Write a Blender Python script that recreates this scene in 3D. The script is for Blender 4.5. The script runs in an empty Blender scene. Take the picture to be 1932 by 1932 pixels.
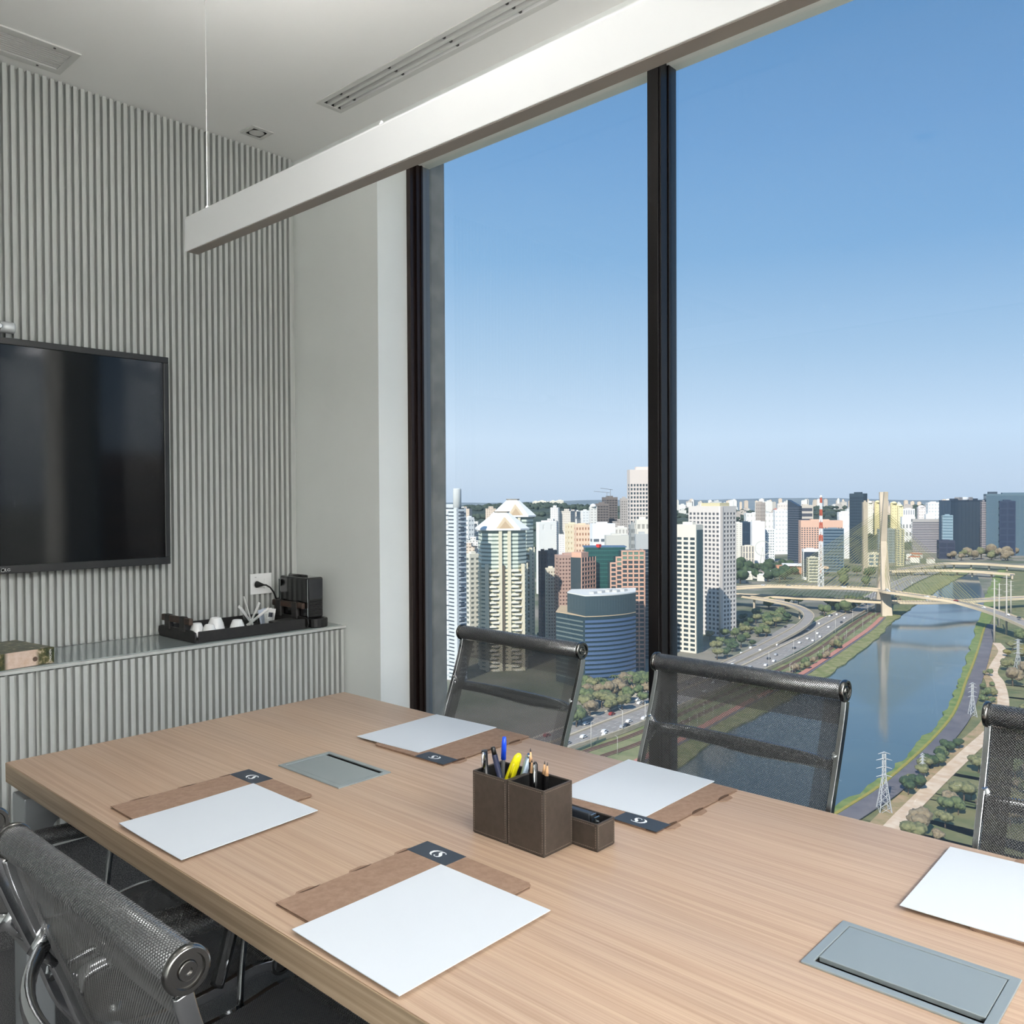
import bpy, bmesh, math, random
from mathutils import Vector, Matrix
R = math.radians
PI = math.pi
random.seed(7)
scene = bpy.context.scene
COL = scene.collection

# ------------------------------------------------------------------ camera
CAM = (2.1791, -0.6425, 1.3412)
FW = Vector((-0.67522391, 0.73746588, -0.01472226)).normalized()
RT = Vector((0.7375857, 0.67523573, -0.00490321))
RT = (RT - FW * RT.dot(FW)).normalized()
UP = RT.cross(FW)
cd = bpy.data.cameras.new('camera'); cam = bpy.data.objects.new('camera', cd); COL.objects.link(cam)
cd.sensor_width = 36.0; cd.lens = 1596.2 / 1932 * 36.0
cd.clip_start = 0.02; cd.clip_end = 60000
M3 = Matrix((RT, UP, -FW)).transposed()
cam.matrix_world = Matrix.Translation(CAM) @ M3.to_4x4()
scene.camera = cam

# ------------------------------------------------------------------ view, sky, sun
scene.view_settings.view_transform = 'Standard'
scene.view_settings.look = 'None'
scene.view_settings.gamma = 1.0
scene.view_settings.exposure = 0.3
scene.view_settings.use_curve_mapping = False
scene.cycles.use_denoising = True
scene.cycles.max_bounces = 10
scene.cycles.transparent_max_bounces = 24
scene.cycles.sample_clamp_indirect = 6.0
scene.cycles.caustics_reflective = False
scene.cycles.caustics_refractive = False


def lin(c):
    r = []
    for v in c[:3]:
        v = v / 255.0
        r.append(v / 12.92 if v <= 0.04045 else ((v + 0.055) / 1.055) ** 2.4)
    return (r[0], r[1], r[2], 1.0)


world = bpy.data.worlds.new('sky'); scene.world = world; world.use_nodes = True
nt = world.node_tree; nt.nodes.clear()
wo = nt.nodes.new('ShaderNodeOutputWorld'); bg = nt.nodes.new('ShaderNodeBackground')
tc = nt.nodes.new('ShaderNodeTexCoord'); sx = nt.nodes.new('ShaderNodeSeparateXYZ')
nt.links.new(tc.outputs['Generated'], sx.inputs[0])


def ramp(node_tree, stops, interp='LINEAR'):
    n = node_tree.nodes.new('ShaderNodeValToRGB'); n.color_ramp.interpolation = interp
    el = n.color_ramp.elements
    while len(el) > 1: el.remove(el[-1])
    el[0].position = stops[0][0]; el[0].color = stops[0][1]
    for p, c in stops[1:]:
        e = el.new(p); e.color = c
    return n


# the sky is a function of elevation, a little paler towards the side the sun stands on
deep = ramp(nt, [(0.0, lin((182, 200, 222))), (0.02, lin((186, 204, 226))), (0.07, lin((190, 213, 237))), (0.16, lin((155, 189, 222))),
                 (0.27, lin((115, 161, 207))), (0.38, lin((93, 142, 193))), (0.50, lin((80, 127, 175))), (1.0, lin((52, 95, 152)))])
pale = ramp(nt, [(0.0, lin((192, 208, 226))), (0.02, lin((200, 215, 231))), (0.07, lin((206, 223, 240))), (0.16, lin((179, 205, 229))),
                 (0.27, lin((140, 181, 218))), (0.38, lin((117, 163, 209))), (0.50, lin((98, 146, 196))), (1.0, lin((60, 104, 161)))])
nt.links.new(sx.outputs[2], deep.inputs[0]); nt.links.new(sx.outputs[2], pale.inputs[0])
dp = nt.nodes.new('ShaderNodeVectorMath'); dp.operation = 'DOT_PRODUCT'; dp.inputs[1].default_value = (-0.78, -0.62, 0)
nt.links.new(tc.outputs['Generated'], dp.inputs[0])
mr = nt.nodes.new('ShaderNodeMapRange'); mr.inputs[1].default_value = -0.72; mr.inputs[2].default_value = 0.42
nt.links.new(dp.outputs['Value'], mr.inputs[0])
mx = nt.nodes.new('ShaderNodeMix'); mx.data_type = 'RGBA'
nt.links.new(mr.outputs[0], mx.inputs[0]); nt.links.new(deep.outputs[0], mx.inputs[6]); nt.links.new(pale.outputs[0], mx.inputs[7])
nt.links.new(mx.outputs[2], bg.inputs[0]); bg.inputs[1].default_value = 1.0
nt.links.new(bg.outputs[0], wo.inputs[0])

sd = bpy.data.lights.new('sun', 'SUN'); sd.energy = 4.5; sd.angle = R(0.6); sd.color = (1.0, 0.94, 0.84)
sun = bpy.data.objects.new('sun', sd); COL.objects.link(sun)
sun.rotation_euler = Vector((-0.24, 0.92, -0.72)).to_track_quat('-Z', 'Y').to_euler()

# ------------------------------------------------------------------ materials
MATS = {}


def mat(name, col, rough=0.5, metal=0.0, spec=0.5, emit=None, **kw):
    if name in MATS: return MATS[name]
    m = bpy.data.materials.new(name); m.use_nodes = True
    b = m.node_tree.nodes['Principled BSDF']
    b.inputs['Base Color'].default_value = lin(col); b.inputs['Roughness'].default_value = rough
    b.inputs['Metallic'].default_value = metal; b.inputs['Specular IOR Level'].default_value = spec
    if 'coat' in kw: b.inputs['Coat Weight'].default_value = kw['coat']; b.inputs['Coat Roughness'].default_value = kw.get('coat_rough', 0.1)
    if 'sheen' in kw: b.inputs['Sheen Weight'].default_value = kw['sheen']; b.inputs['Sheen Roughness'].default_value = 0.4
    if emit:
        b.inputs['Emission Color'].default_value = lin(emit[0]); b.inputs['Emission Strength'].default_value = emit[1]
    MATS[name] = m
    return m


def noisy(name, c1, c2, scale=(1, 1, 1), rough=0.6, detail=4, bump=0.0, bscale=None, spec=0.5, lo=0.35, hi=0.65, dist=0.001, metal=0.0):
    """two colours mixed by a stretched noise, with optional fine relief"""
    if name in MATS: return MATS[name]
    m = mat(name, c1, rough, metal, spec); n = m.node_tree; b = n.nodes['Principled BSDF']
    t = n.nodes.new('ShaderNodeTexCoord'); mp = n.nodes.new('ShaderNodeMapping'); mp.inputs['Scale'].default_value = scale
    nz = n.nodes.new('ShaderNodeTexNoise'); nz.inputs['Scale'].default_value = 1.0; nz.inputs['Detail'].default_value = detail
    n.links.new(t.outputs['Object'], mp.inputs[0]); n.links.new(mp.outputs[0], nz.inputs['Vector'])
    rp = ramp(n, [(lo, lin(c1)), (hi, lin(c2))]); n.links.new(nz.outputs['Fac'], rp.inputs[0])
    n.links.new(rp.outputs[0], b.inputs['Base Color'])
    if bump:
        bp = n.nodes.new('ShaderNodeBump'); bp.inputs['Strength'].default_value = bump; bp.inputs['Distance'].default_value = dist
        src = nz
        if bscale:
            src = n.nodes.new('ShaderNodeTexNoise'); src.inputs['Scale'].default_value = bscale; src.inputs['Detail'].default_value = 2
            n.links.new(t.outputs['Object'], src.inputs['Vector'])
        n.links.new(src.outputs['Fac'], bp.inputs['Height']); n.links.new(bp.outputs[0], b.inputs['Normal'])
    return m


def oak(name, c1, c2, c3, rough):
    m = mat(name, c1, rough, spec=0.45); n = m.node_tree; b = n.nodes['Principled BSDF']
    t = n.nodes.new('ShaderNodeTexCoord')

    def nz(sc, detail, dist=0.0):
        mp = n.nodes.new('ShaderNodeMapping'); mp.inputs['Scale'].default_value = sc
        k = n.nodes.new('ShaderNodeTexNoise'); k.inputs['Scale'].default_value = 1.0; k.inputs['Detail'].default_value = detail
        k.inputs['Distortion'].default_value = dist
        n.links.new(t.outputs['Object'], mp.inputs[0]); n.links.new(mp.outputs[0], k.inputs['Vector'])
        return k
    a = nz((1.6, 120, 120), 4, 0.35); f = nz((5, 420, 420), 2); w = nz((0.7, 9, 9), 2)
    r1 = ramp(n, [(0.36, lin(c2)), (0.5, lin(c1)), (0.64, lin(c3))]); n.links.new(a.outputs['Fac'], r1.inputs[0])
    r2 = ramp(n, [(0.38, (0.85, 0.83, 0.80, 1)), (0.55, (1, 1, 1, 1))]); n.links.new(f.outputs['Fac'], r2.inputs[0])
    r3 = ramp(n, [(0.3, (0.93, 0.93, 0.94, 1)), (0.7, (1.04, 1.03, 1.0, 1))]); n.links.new(w.outputs['Fac'], r3.inputs[0])
    m1 = n.nodes.new('ShaderNodeMix'); m1.data_type = 'RGBA'; m1.blend_type = 'MULTIPLY'; m1.inputs[0].default_value = 0.7
    n.links.new(r1.outputs[0], m1.inputs[6]); n.links.new(r2.outputs[0], m1.inputs[7])
    m2 = n.nodes.new('ShaderNodeMix'); m2.data_type = 'RGBA'; m2.blend_type = 'MULTIPLY'; m2.inputs[0].default_value = 1.0
    n.links.new(m1.outputs[2], m2.inputs[6]); n.links.new(r3.outputs[0], m2.inputs[7])
    n.links.new(m2.outputs[2], b.inputs['Base Color'])
    bp = n.nodes.new('ShaderNodeBump'); bp.inputs['Strength'].default_value = 0.12; bp.inputs['Distance'].default_value = 0.0006
    n.links.new(f.outputs['Fac'], bp.inputs['Height']); n.links.new(bp.outputs[0], b.inputs['Normal'])
    return m


def glass_pane(name, tint=(0.97, 0.985, 0.99), refl=1.0, rough=0.0, haze_veil=0.0):
    """architectural glass: clear, with a Fresnel reflection on each face"""
    m = bpy.data.materials.new(name); m.use_nodes = True; n = m.node_tree; n.nodes.clear()
    o = n.nodes.new('ShaderNodeOutputMaterial'); mxs = n.nodes.new('ShaderNodeMixShader')
    tr = n.nodes.new('ShaderNodeBsdfTransparent'); tr.inputs[0].default_value = (*tint, 1)
    gl = n.nodes.new('ShaderNodeBsdfGlossy'); gl.inputs['Roughness'].default_value = rough; gl.inputs[0].default_value = (refl, refl, refl, 1)
    fr = n.nodes.new('ShaderNodeFresnel'); fr.inputs[0].default_value = 1.45; ge = n.nodes.new('ShaderNodeNewGeometry')
    sb_ = n.nodes.new('ShaderNodeMath'); sb_.operation = 'SUBTRACT'; sb_.inputs[0].default_value = 1.0; n.links.new(ge.outputs['Backfacing'], sb_.inputs[1])
    ml = n.nodes.new('ShaderNodeMath'); ml.operation = 'MULTIPLY'; n.links.new(fr.outputs[0], ml.inputs[0]); n.links.new(sb_.outputs[0], ml.inputs[1])
    n.links.new(ml.outputs[0], mxs.inputs[0]); n.links.new(tr.outputs[0], mxs.inputs[1]); n.links.new(gl.outputs[0], mxs.inputs[2])
    if haze_veil:  # whitish translucent mix stands in for outdoor haze and veiling glare
        tl = n.nodes.new('ShaderNodeBsdfTranslucent'); tl.inputs[0].default_value = (0.9, 0.95, 1.0, 1); m2 = n.nodes.new('ShaderNodeMixShader'); m2.inputs[0].default_value = haze_veil
        n.links.new(mxs.outputs[0], m2.inputs[1]); n.links.new(tl.outputs[0], m2.inputs[2]); n.links.new(m2.outputs[0], o.inputs[0])
    else:
        n.links.new(mxs.outputs[0], o.inputs[0])
    MATS[name] = m
    return m


def weave(name, pitch, hole, thread, rough=0.42):
    """open mesh fabric: small staggered holes let one see through, threads carry a relief"""
    m = bpy.data.materials.new(name); m.use_nodes = True; n = m.node_tree
    b = n.nodes['Principled BSDF']; o = [k for k in n.nodes if k.type == 'OUTPUT_MATERIAL'][0]
    b.inputs['Roughness'].default_value = rough; b.inputs['Specular IOR Level'].default_value = 0.6
    b.inputs['Sheen Weight'].default_value = 0.15; b.inputs['Sheen Roughness'].default_value = 0.35
    uv = n.nodes.new('ShaderNodeUVMap'); uv.uv_map = 'UVMap'; s = n.nodes.new('ShaderNodeSeparateXYZ'); n.links.new(uv.outputs[0], s.inputs[0])

    def mth(op, a, c=None):
        k = n.nodes.new('ShaderNodeMath'); k.operation = op
        for i, v in enumerate((a, c)):
            if v is None: continue
            if isinstance(v, (int, float)): k.inputs[i].default_value = v
            else: n.links.new(v, k.inputs[i])
        return k.outputs[0]
    cu = mth('COSINE', mth('MULTIPLY', s.outputs[0], 2 * PI / pitch)); cv = mth('COSINE', mth('MULTIPLY', s.outputs[1], 2 * PI / pitch))
    prod = mth('MULTIPLY', cu, cv)
    hl = mth('GREATER_THAN', prod, hole)
    rp = ramp(n, [(0.0, lin(tuple(min(255, c * 1.9 + 22) for c in thread))), (0.5, lin(thread))])
    half = mth('MULTIPLY_ADD', prod, 0.5); half.node.inputs[2].default_value = 0.5
    n.links.new(half, rp.inputs[0]); n.links.new(rp.outputs[0], b.inputs['Base Color'])
    bp = n.nodes.new('ShaderNodeBump'); bp.inputs['Strength'].default_value = 0.6; bp.inputs['Distance'].default_value = 0.0008; bp.invert = True
    n.links.new(prod, bp.inputs['Height']); n.links.new(bp.outputs[0], b.inputs['Normal'])
    tr = n.nodes.new('ShaderNodeBsdfTransparent'); mxs = n.nodes.new('ShaderNodeMixShader')
    n.links.new(hl, mxs.inputs[0]); n.links.new(b.outputs[0], mxs.inputs[1]); n.links.new(tr.outputs[0], mxs.inputs[2])
    n.links.new(mxs.outputs[0], o.inputs[0]); MATS[name] = m
    return m


# ------------------------------------------------------------------ mesh helpers
class MB:
    """collects shapes; build() links them as ONE mesh object"""
    def __init__(s): s.v = []; s.f = []; s.mi = []; s.uv = {}; s.sm = set()

    def add(s, vs, fs, mi=0, smooth=False):
        o = len(s.v); s.v += [tuple(p) for p in vs]
        for f in fs:
            if smooth: s.sm.add(len(s.f))
            s.f.append(tuple(i + o for i in f)); s.mi.append(mi)
        return s

    def box(s, a, b, mi=0, m=None):
        x0, y0, z0 = a; x1, y1, z1 = b
        vs = [(x0, y0, z0), (x1, y0, z0), (x1, y1, z0), (x0, y1, z0), (x0, y0, z1), (x1, y0, z1), (x1, y1, z1), (x0, y1, z1)]
        if m is not None: vs = [tuple(m @ Vector(p)) for p in vs]
        return s.add(vs, [(3, 2, 1, 0), (4, 5, 6, 7), (0, 1, 5, 4), (1, 2, 6, 5), (2, 3, 7, 6), (3, 0, 4, 7)], mi)

    def prism(s, poly, z0, z1, mi=0, m=None):
        n = len(poly)
        vs = [(p[0], p[1], z0) for p in poly] + [(p[0], p[1], z1) for p in poly]
        if m is not None: vs = [tuple(m @ Vector(p)) for p in vs]
        fs = [tuple(range(n - 1, -1, -1)), tuple(range(n, 2 * n))] + [(i, (i + 1) % n, n + (i + 1) % n, n + i) for i in range(n)]
        return s.add(vs, fs, mi)

    def tube(s, pts, r, seg=10, mi=0, cap=True, smooth=True, flat=None):
        """swept tube; r a number or a list; flat=(a,b) an elliptic section"""
        P = [Vector(p) for p in pts]; n = len(P); vs = []; prev = None
        for i, p in enumerate(P):
            t = (P[min(i + 1, n - 1)] - P[max(i - 1, 0)]).normalized()
            if prev is None:
                a = Vector((0, 0, 1)) if abs(t.z) < 0.9 else Vector((1, 0, 0))
                prev = (a - t * a.dot(t)).normalized()
            else:
                prev = (prev - t * prev.dot(t)).normalized()
            q = t.cross(prev); rr = r[i] if isinstance(r, (list, tuple)) else r
            fa, fb = flat if flat else (1, 1)
            for k in range(seg):
                w = 2 * PI * k / seg
                vs.append(p + prev * (math.cos(w) * rr * fa) + q * (math.sin(w) * rr * fb))
        fs = [(i * seg + k, i * seg + (k + 1) % seg, (i + 1) * seg + (k + 1) % seg, (i + 1) * seg + k) for i in range(n - 1) for k in range(seg)]
        s.add(vs, fs, mi, smooth)
        if cap:
            o = len(s.v) - len(vs)
            s.f.append(tuple(o + k for k in range(seg - 1, -1, -1))); s.mi.append(mi)
            s.f.append(tuple(o + (n - 1) * seg + k for k in range(seg))); s.mi.append(mi)
        return s

    def lathe(s, prof, axis_o, axis=(0, 0, 1), seg=20, mi=0, smooth=True):
        """prof: list of (radius, height along the axis)"""
        A = Vector(axis).normalized(); a = Vector((0, 0, 1)) if abs(A.z) < 0.9 else Vector((1, 0, 0))
        e1 = (a - A * a.dot(A)).normalized(); e2 = A.cross(e1); O = Vector(axis_o)
        vs = []
        for (r, h) in prof:
            for k in range(seg):
                w = 2 * PI * k / seg
                vs.append(O + A * h + e1 * (r * math.cos(w)) + e2 * (r * math.sin(w)))
        n = len(prof)
        fs = [(i * seg + k, i * seg + (k + 1) % seg, (i + 1) * seg + (k + 1) % seg, (i + 1) * seg + k) for i in range(n - 1) for k in range(seg)]
        s.add(vs, fs, mi, smooth); o = len(s.v) - len(vs)
        if prof[0][0] > 1e-6: s.f.append(tuple(o + k for k in range(seg - 1, -1, -1))); s.mi.append(mi)
        if prof[-1][0] > 1e-6: s.f.append(tuple(o + (n - 1) * seg + k for k in range(seg))); s.mi.append(mi)
        return s

    def mesh(s, name, mats):
        me = bpy.data.meshes.new(name); me.from_pydata([tuple(p) for p in s.v], [], s.f)
        for m in (mats if isinstance(mats, (list, tuple)) else [mats]): me.materials.append(m)
        for i, p in enumerate(me.polygons):
            p.material_index = s.mi[i]
            if i in s.sm: p.use_smooth = True
        return me

    def build(s, name, mats, parent=None, bevel=0.0, loc=None, seg=2):
        me = s.mesh(name, mats); bm = bmesh.new(); bm.from_mesh(me)
        bmesh.ops.recalc_face_normals(bm, faces=bm.faces); bm.to_mesh(me); bm.free()
        o = bpy.data.objects.new(name, me); COL.objects.link(o)
        if bevel:
            bv = o.modifiers.new('bevel', 'BEVEL'); bv.width = bevel; bv.segments = seg; bv.limit_method = 'ANGLE'; bv.angle_limit = R(40)
            bv.harden_normals = False
        if parent: o.parent = parent
        if loc: o.location = loc
        return o


def tag(o, label=None, cat=None, group=None, kind=None):
    if label: o['label'] = label
    if cat: o['category'] = cat
    if group: o['group'] = group
    if kind: o['kind'] = kind
    return o


def thing(name, label, cat, loc=(0, 0, 0), rz=0.0, group=None):
    o = bpy.data.objects.new(name, None); COL.objects.link(o); o.empty_display_size = 0.05
    o.location = loc; o.rotation_euler = (0, 0, rz)
    return tag(o, label, cat, group)


def struct(o): o['kind'] = 'structure'; return o


def link_copy(o, parent=None):
    c = o.copy(); COL.objects.link(c)
    if parent is not None: c.parent = parent
    return c


def copy_tree(root, loc, rz=0.0, label=None, group=None, scale=None):
    r = link_copy(root); r.location = loc; r.rotation_euler = (0, 0, rz)
    if scale: r.scale = (scale,) * 3 if isinstance(scale, (int, float)) else scale
    if label: r['label'] = label
    if group: r['group'] = group
    for ch in list(root.children):
        c = link_copy(ch, r)
        for g in list(ch.children): link_copy(g, c)
    return r


def text(body, size, name, m, parent, matrix, extrude=0.0002):
    cu = bpy.data.curves.new(name, 'FONT'); cu.body = body; cu.size = size; cu.extrude = extrude
    cu.align_x = 'CENTER'; cu.align_y = 'CENTER'; cu.materials.append(m)
    tmp = bpy.data.objects.new(name, cu); COL.objects.link(tmp); bpy.context.view_layer.update()
    me = bpy.data.meshes.new_from_object(tmp.evaluated_get(bpy.context.evaluated_depsgraph_get()))
    bpy.data.objects.remove(tmp); me.name = name
    o = bpy.data.objects.new(name, me); COL.objects.link(o); o.parent = parent; o.matrix_local = matrix
    return o


def ribbon(mb, pts, ws, z, m=None, mi=0, th=0.0002):
    """flat stroke of varying width in the xy plane"""
    P = [Vector((p[0], p[1], 0)) for p in pts]; n = len(P); L = []; Rr = []
    for i in range(n):
        t = (P[min(i + 1, n - 1)] - P[max(i - 1, 0)]).normalized(); q = Vector((-t.y, t.x, 0))
        L.append(P[i] + q * ws[i] / 2); Rr.append(P[i] - q * ws[i] / 2)
    vs = [(p.x, p.y, z) for p in L] + [(p.x, p.y, z) for p in Rr]
    if m is not None: vs = [tuple(m @ Vector(p)) for p in vs]
    mb.add(vs, [(n + i, n + i + 1, i + 1, i) for i in range(n - 1)], mi)

# ================================================================== INTERIOR
CZ = 2.789                       # ceiling height
slat_paint = mat('slat_paint', (176, 179, 176), 0.55, spec=0.35)
white_paint = noisy('white_paint', (232, 235, 232), (236, 239, 236), (3, 3, 3), 0.7, bump=0.03, bscale=500)
ceil_paint = mat('ceiling_paint', (240, 240, 238), 0.8)
bronze = mat('bronze_anodised', (44, 33, 30), 0.35, metal=0.6)
black_frame = mat('black_frame', (22, 19, 20), 0.4, metal=0.3)
alu_grey = mat('grey_aluminium', (112, 114, 116), 0.45, metal=0.3)
concrete = noisy('concrete', (128, 122, 112), (150, 143, 132), (14, 14, 14), 0.9, detail=8, bump=0.3, bscale=160)
carpet = noisy('carpet', (62, 62, 63), (122, 122, 122), (420, 420, 420), 0.95, detail=2, bump=0.8, bscale=420, lo=0.42, hi=0.68, dist=0.004)
dark_void = mat('dark_void', (6, 6, 7), 0.8)
vent_white = mat('vent_white', (206, 206, 203), 0.5)
chrome = mat('chrome', (205, 207, 210), 0.13, metal=1.0)
chrome_soft = mat('brushed_chrome', (188, 190, 192), 0.28, metal=1.0)
black_plastic = mat('black_plastic', (16, 16, 17), 0.35)
black_rubber = mat('black_rubber', (14, 14, 14), 0.6)
oak_top = oak('oak_laminate', (181, 156, 135), (174, 148, 127), (188, 164, 143), 0.36)
oak_edge = oak('oak_edge_shaded', (164, 144, 121), (147, 129, 107), (176, 156, 133), 0.45)  # same oak darkened, putting the edge's shade into its colour
mesh_fabric = weave('chair_mesh', 0.0054, 0.22, (38, 39, 40))
pane_glass = glass_pane('window_glass', haze_veil=0.06)


def slab_with_holes(mb, x0, x1, y0, y1, z0, z1, holes, mi=0):
    """box with rectangular through holes"""
    xs = sorted({x0, x1} | {h[0] for h in holes} | {h[1] for h in holes}); ys = sorted({y0, y1} | {h[2] for h in holes} | {h[3] for h in holes})

    def solid(i, j):
        if i < 0 or j < 0 or i >= len(xs) - 1 or j >= len(ys) - 1: return False
        mx_, my_ = (xs[i] + xs[i + 1]) / 2, (ys[j] + ys[j + 1]) / 2
        return not any(h[0] < mx_ < h[1] and h[2] < my_ < h[3] for h in holes)
    idx = {}

    def V(i, j, k):
        if (i, j, k) not in idx: idx[(i, j, k)] = len(mb.v); mb.v.append((xs[i], ys[j], (z0, z1)[k]))
        return idx[(i, j, k)]

    def F(*vs): mb.f.append(tuple(vs)); mb.mi.append(mi)
    for i in range(len(xs) - 1):
        for j in range(len(ys) - 1):
            if not solid(i, j): continue
            F(V(i, j, 0), V(i, j + 1, 0), V(i + 1, j + 1, 0), V(i + 1, j, 0)); F(V(i, j, 1), V(i + 1, j, 1), V(i + 1, j + 1, 1), V(i, j + 1, 1))
            if not solid(i - 1, j): F(V(i, j, 0), V(i, j, 1), V(i, j + 1, 1), V(i, j + 1, 0))
            if not solid(i + 1, j): F(V(i + 1, j, 0), V(i + 1, j + 1, 0), V(i + 1, j + 1, 1), V(i + 1, j, 1))
            if not solid(i, j - 1): F(V(i, j, 0), V(i + 1, j, 0), V(i + 1, j, 1), V(i, j, 1))
            if not solid(i, j + 1): F(V(i, j + 1, 0), V(i, j + 1, 1), V(i + 1, j + 1, 1), V(i + 1, j + 1, 0))
    return mb


# ---- floor, walls
struct(MB().box((-1.05, -3.5, -0.12), (5.3, 1.66, 0.0)).build('floor', carpet))
SLAT = 0.0246
wl = struct(MB().box((-1.06, -3.4, 0.0), (-0.966, 1.416, CZ - 0.0005)).build('wall_left', slat_paint))
PH = 0.7157 - 0.0246 * 60
n_sl = int((1.414 - PH) / SLAT)
sl_mesh = MB().box((-0.968, 0, 0.842), (-0.945, 0.0126, CZ - 0.0006)).mesh('slat', slat_paint)
for k in range(n_sl + 1):
    y = PH + k * SLAT
    if y + 0.0128 > 1.4155: continue
    o = bpy.data.objects.new('slat', sl_mesh); COL.objects.link(o); o.location = (0, y, 0); o.parent = wl
ms = MB()
for k in range(1, 105):
    y = PH - k * SLAT
    ms.box((-0.968, y, 0.842), (-0.945, y + 0.0126, CZ - 0.0006))
tag(ms.build('slat_field', slat_paint, wl), kind='stuff')

ww = MB().box((-1.06, 1.416, 0), (-0.398, 1.66, CZ + 0.3))
ww.box((-0.398, 1.416, 2.67), (5.3, 1.66, CZ + 0.3))
ww.box((-0.398, 1.47, 0.0), (5.3, 1.66, 0.10))
ww.box((1.86, 1.416, 0.10), (2.16, 1.66, 2.67)); ww.box((4.4, 1.416, 0.10), (5.3, 1.66, 2.67))
struct(ww.build('wall_window', white_paint))
struct(MB().box((-1.06, -3.5, -0.05), (5.3, -3.4, CZ + 0.03)).build('wall_back', white_paint))
struct(MB().box((5.2, -3.45, -0.05), (5.3, 1.45, CZ + 0.03)).build('wall_right', white_paint))

# ---- ceiling with openings for the fittings
SLOT = (-0.413, 0.97, 1.184, 1.260); GRL = (-0.857, -0.733, -0.20, 0.434); DWN = (-0.845, -0.785, 1.123, 1.183)
cm = MB(); slab_with_holes(cm, -1.06, 5.30, -3.50, 1.416, CZ, CZ + 0.06, [SLOT, GRL, DWN])
struct(cm.build('ceiling', ceil_paint))
struct(MB().box((-1.06, -3.5, CZ + 0.2), (5.3, 1.66, CZ + 0.3)).build('trim_1', dark_void))

v = thing('slot_diffuser', 'long white ceiling air diffuser with three dark slots', 'vent', (0, 0, CZ))
m = MB(); slab_with_holes(m, -0.435, 0.995, 1.165, 1.277, -0.003, 0.0, [SLOT]); m.build('frame', vent_white, v)
m = MB().box((SLOT[0], SLOT[2], 0.07), (SLOT[1], SLOT[3], 0.075)); m.box((SLOT[0] - 0.002, SLOT[2], 0), (SLOT[0], SLOT[3], 0.075)); m.box((SLOT[1], SLOT[2], 0), (SLOT[1] + 0.002, SLOT[3], 0.075))
m.build('plenum', dark_void, v)
for k in range(2):
    y = 1.184 + 0.0173 + k * 0.0293
    MB().box((SLOT[0], y, -0.002), (SLOT[1], y + 0.0122, 0.03)).build('bar', vent_white, v)
vane = mat('vane_grey', (62, 62, 62), 0.5)
for k in range(3):
    y = 1.184 + k * 0.0293
    MB().add([(SLOT[0], y + 0.0125, 0.012), (SLOT[1], y + 0.0125, 0.012), (SLOT[1], y + 0.0173, 0.034), (SLOT[0], y + 0.0173, 0.034),
              (SLOT[0], y + 0.0132, 0.011), (SLOT[1], y + 0.0132, 0.011), (SLOT[1], y + 0.0175, 0.032), (SLOT[0], y + 0.0175, 0.032)],
             [(0, 1, 2, 3), (7, 6, 5, 4), (0, 4, 5, 1), (2, 6, 7, 3)]).build('vane', vane, v)
    for x in (-0.33, -0.06, 0.21, 0.48, 0.75):
        MB().box((x, y + 0.001, 0.004), (x + 0.008, y + 0.0172, 0.02)).build('pin', vane, v)

v = thing('return_grille', 'white ceiling air grille with fine louvres above the slatted wall', 'vent', (0, 0, CZ))
m = MB(); slab_with_holes(m, -0.890, -0.703, -0.24, 0.456, -0.006, 0.0, [GRL]); m.build('frame', vent_white, v, bevel=0.0015)
MB().box((GRL[0], GRL[2], 0.045), (GRL[1], GRL[3], 0.05)).build('plenum', mat('plenum_grey', (90, 90, 90), 0.8), v)
lm = MB().box((0, GRL[2], -0.003), (0.0085, GRL[3], 0.02)).mesh('louvre', vent_white)
for k in range(9):
    o = bpy.data.objects.new('louvre', lm); COL.objects.link(o); o.parent = v; o.location = (GRL[0] + 0.0025 + k * 0.0137, 0, 0)
for x, y in ((-0.872, 0.38), (-0.718, 0.38), (-0.872, -0.1), (-0.718, -0.1)):
    MB().lathe([(0.004, 0), (0.004, 0.002)], (x, y, -0.0075), seg=10).build('screw', vane, v)

v = thing('downlight', 'small square white recessed ceiling spotlight', 'light', (0, 0, CZ))
m = MB(); slab_with_holes(m, -0.862, -0.766, 1.105, 1.200, -0.004, 0.0, [DWN]); m.build('trim_plate', vent_white, v, bevel=0.001)
MB().lathe([(0.043, -0.0035), (0.0285, -0.0035), (0.026, 0.010), (0.022, 0.03), (0.024, 0.036), (0.042, 0.036)], (-0.815, 1.153, 0.0), seg=28).build('ring', mat('ring_grey', (206, 206, 204), 0.4), v)
MB().lathe([(0.0, 0.010), (0.010, 0.012), (0.018, 0.02), (0.021, 0.03)], (-0.815, 1.153, 0.0), seg=20).build('bulb', mat('bulb_glass', (150, 150, 148), 0.15), v)

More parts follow.
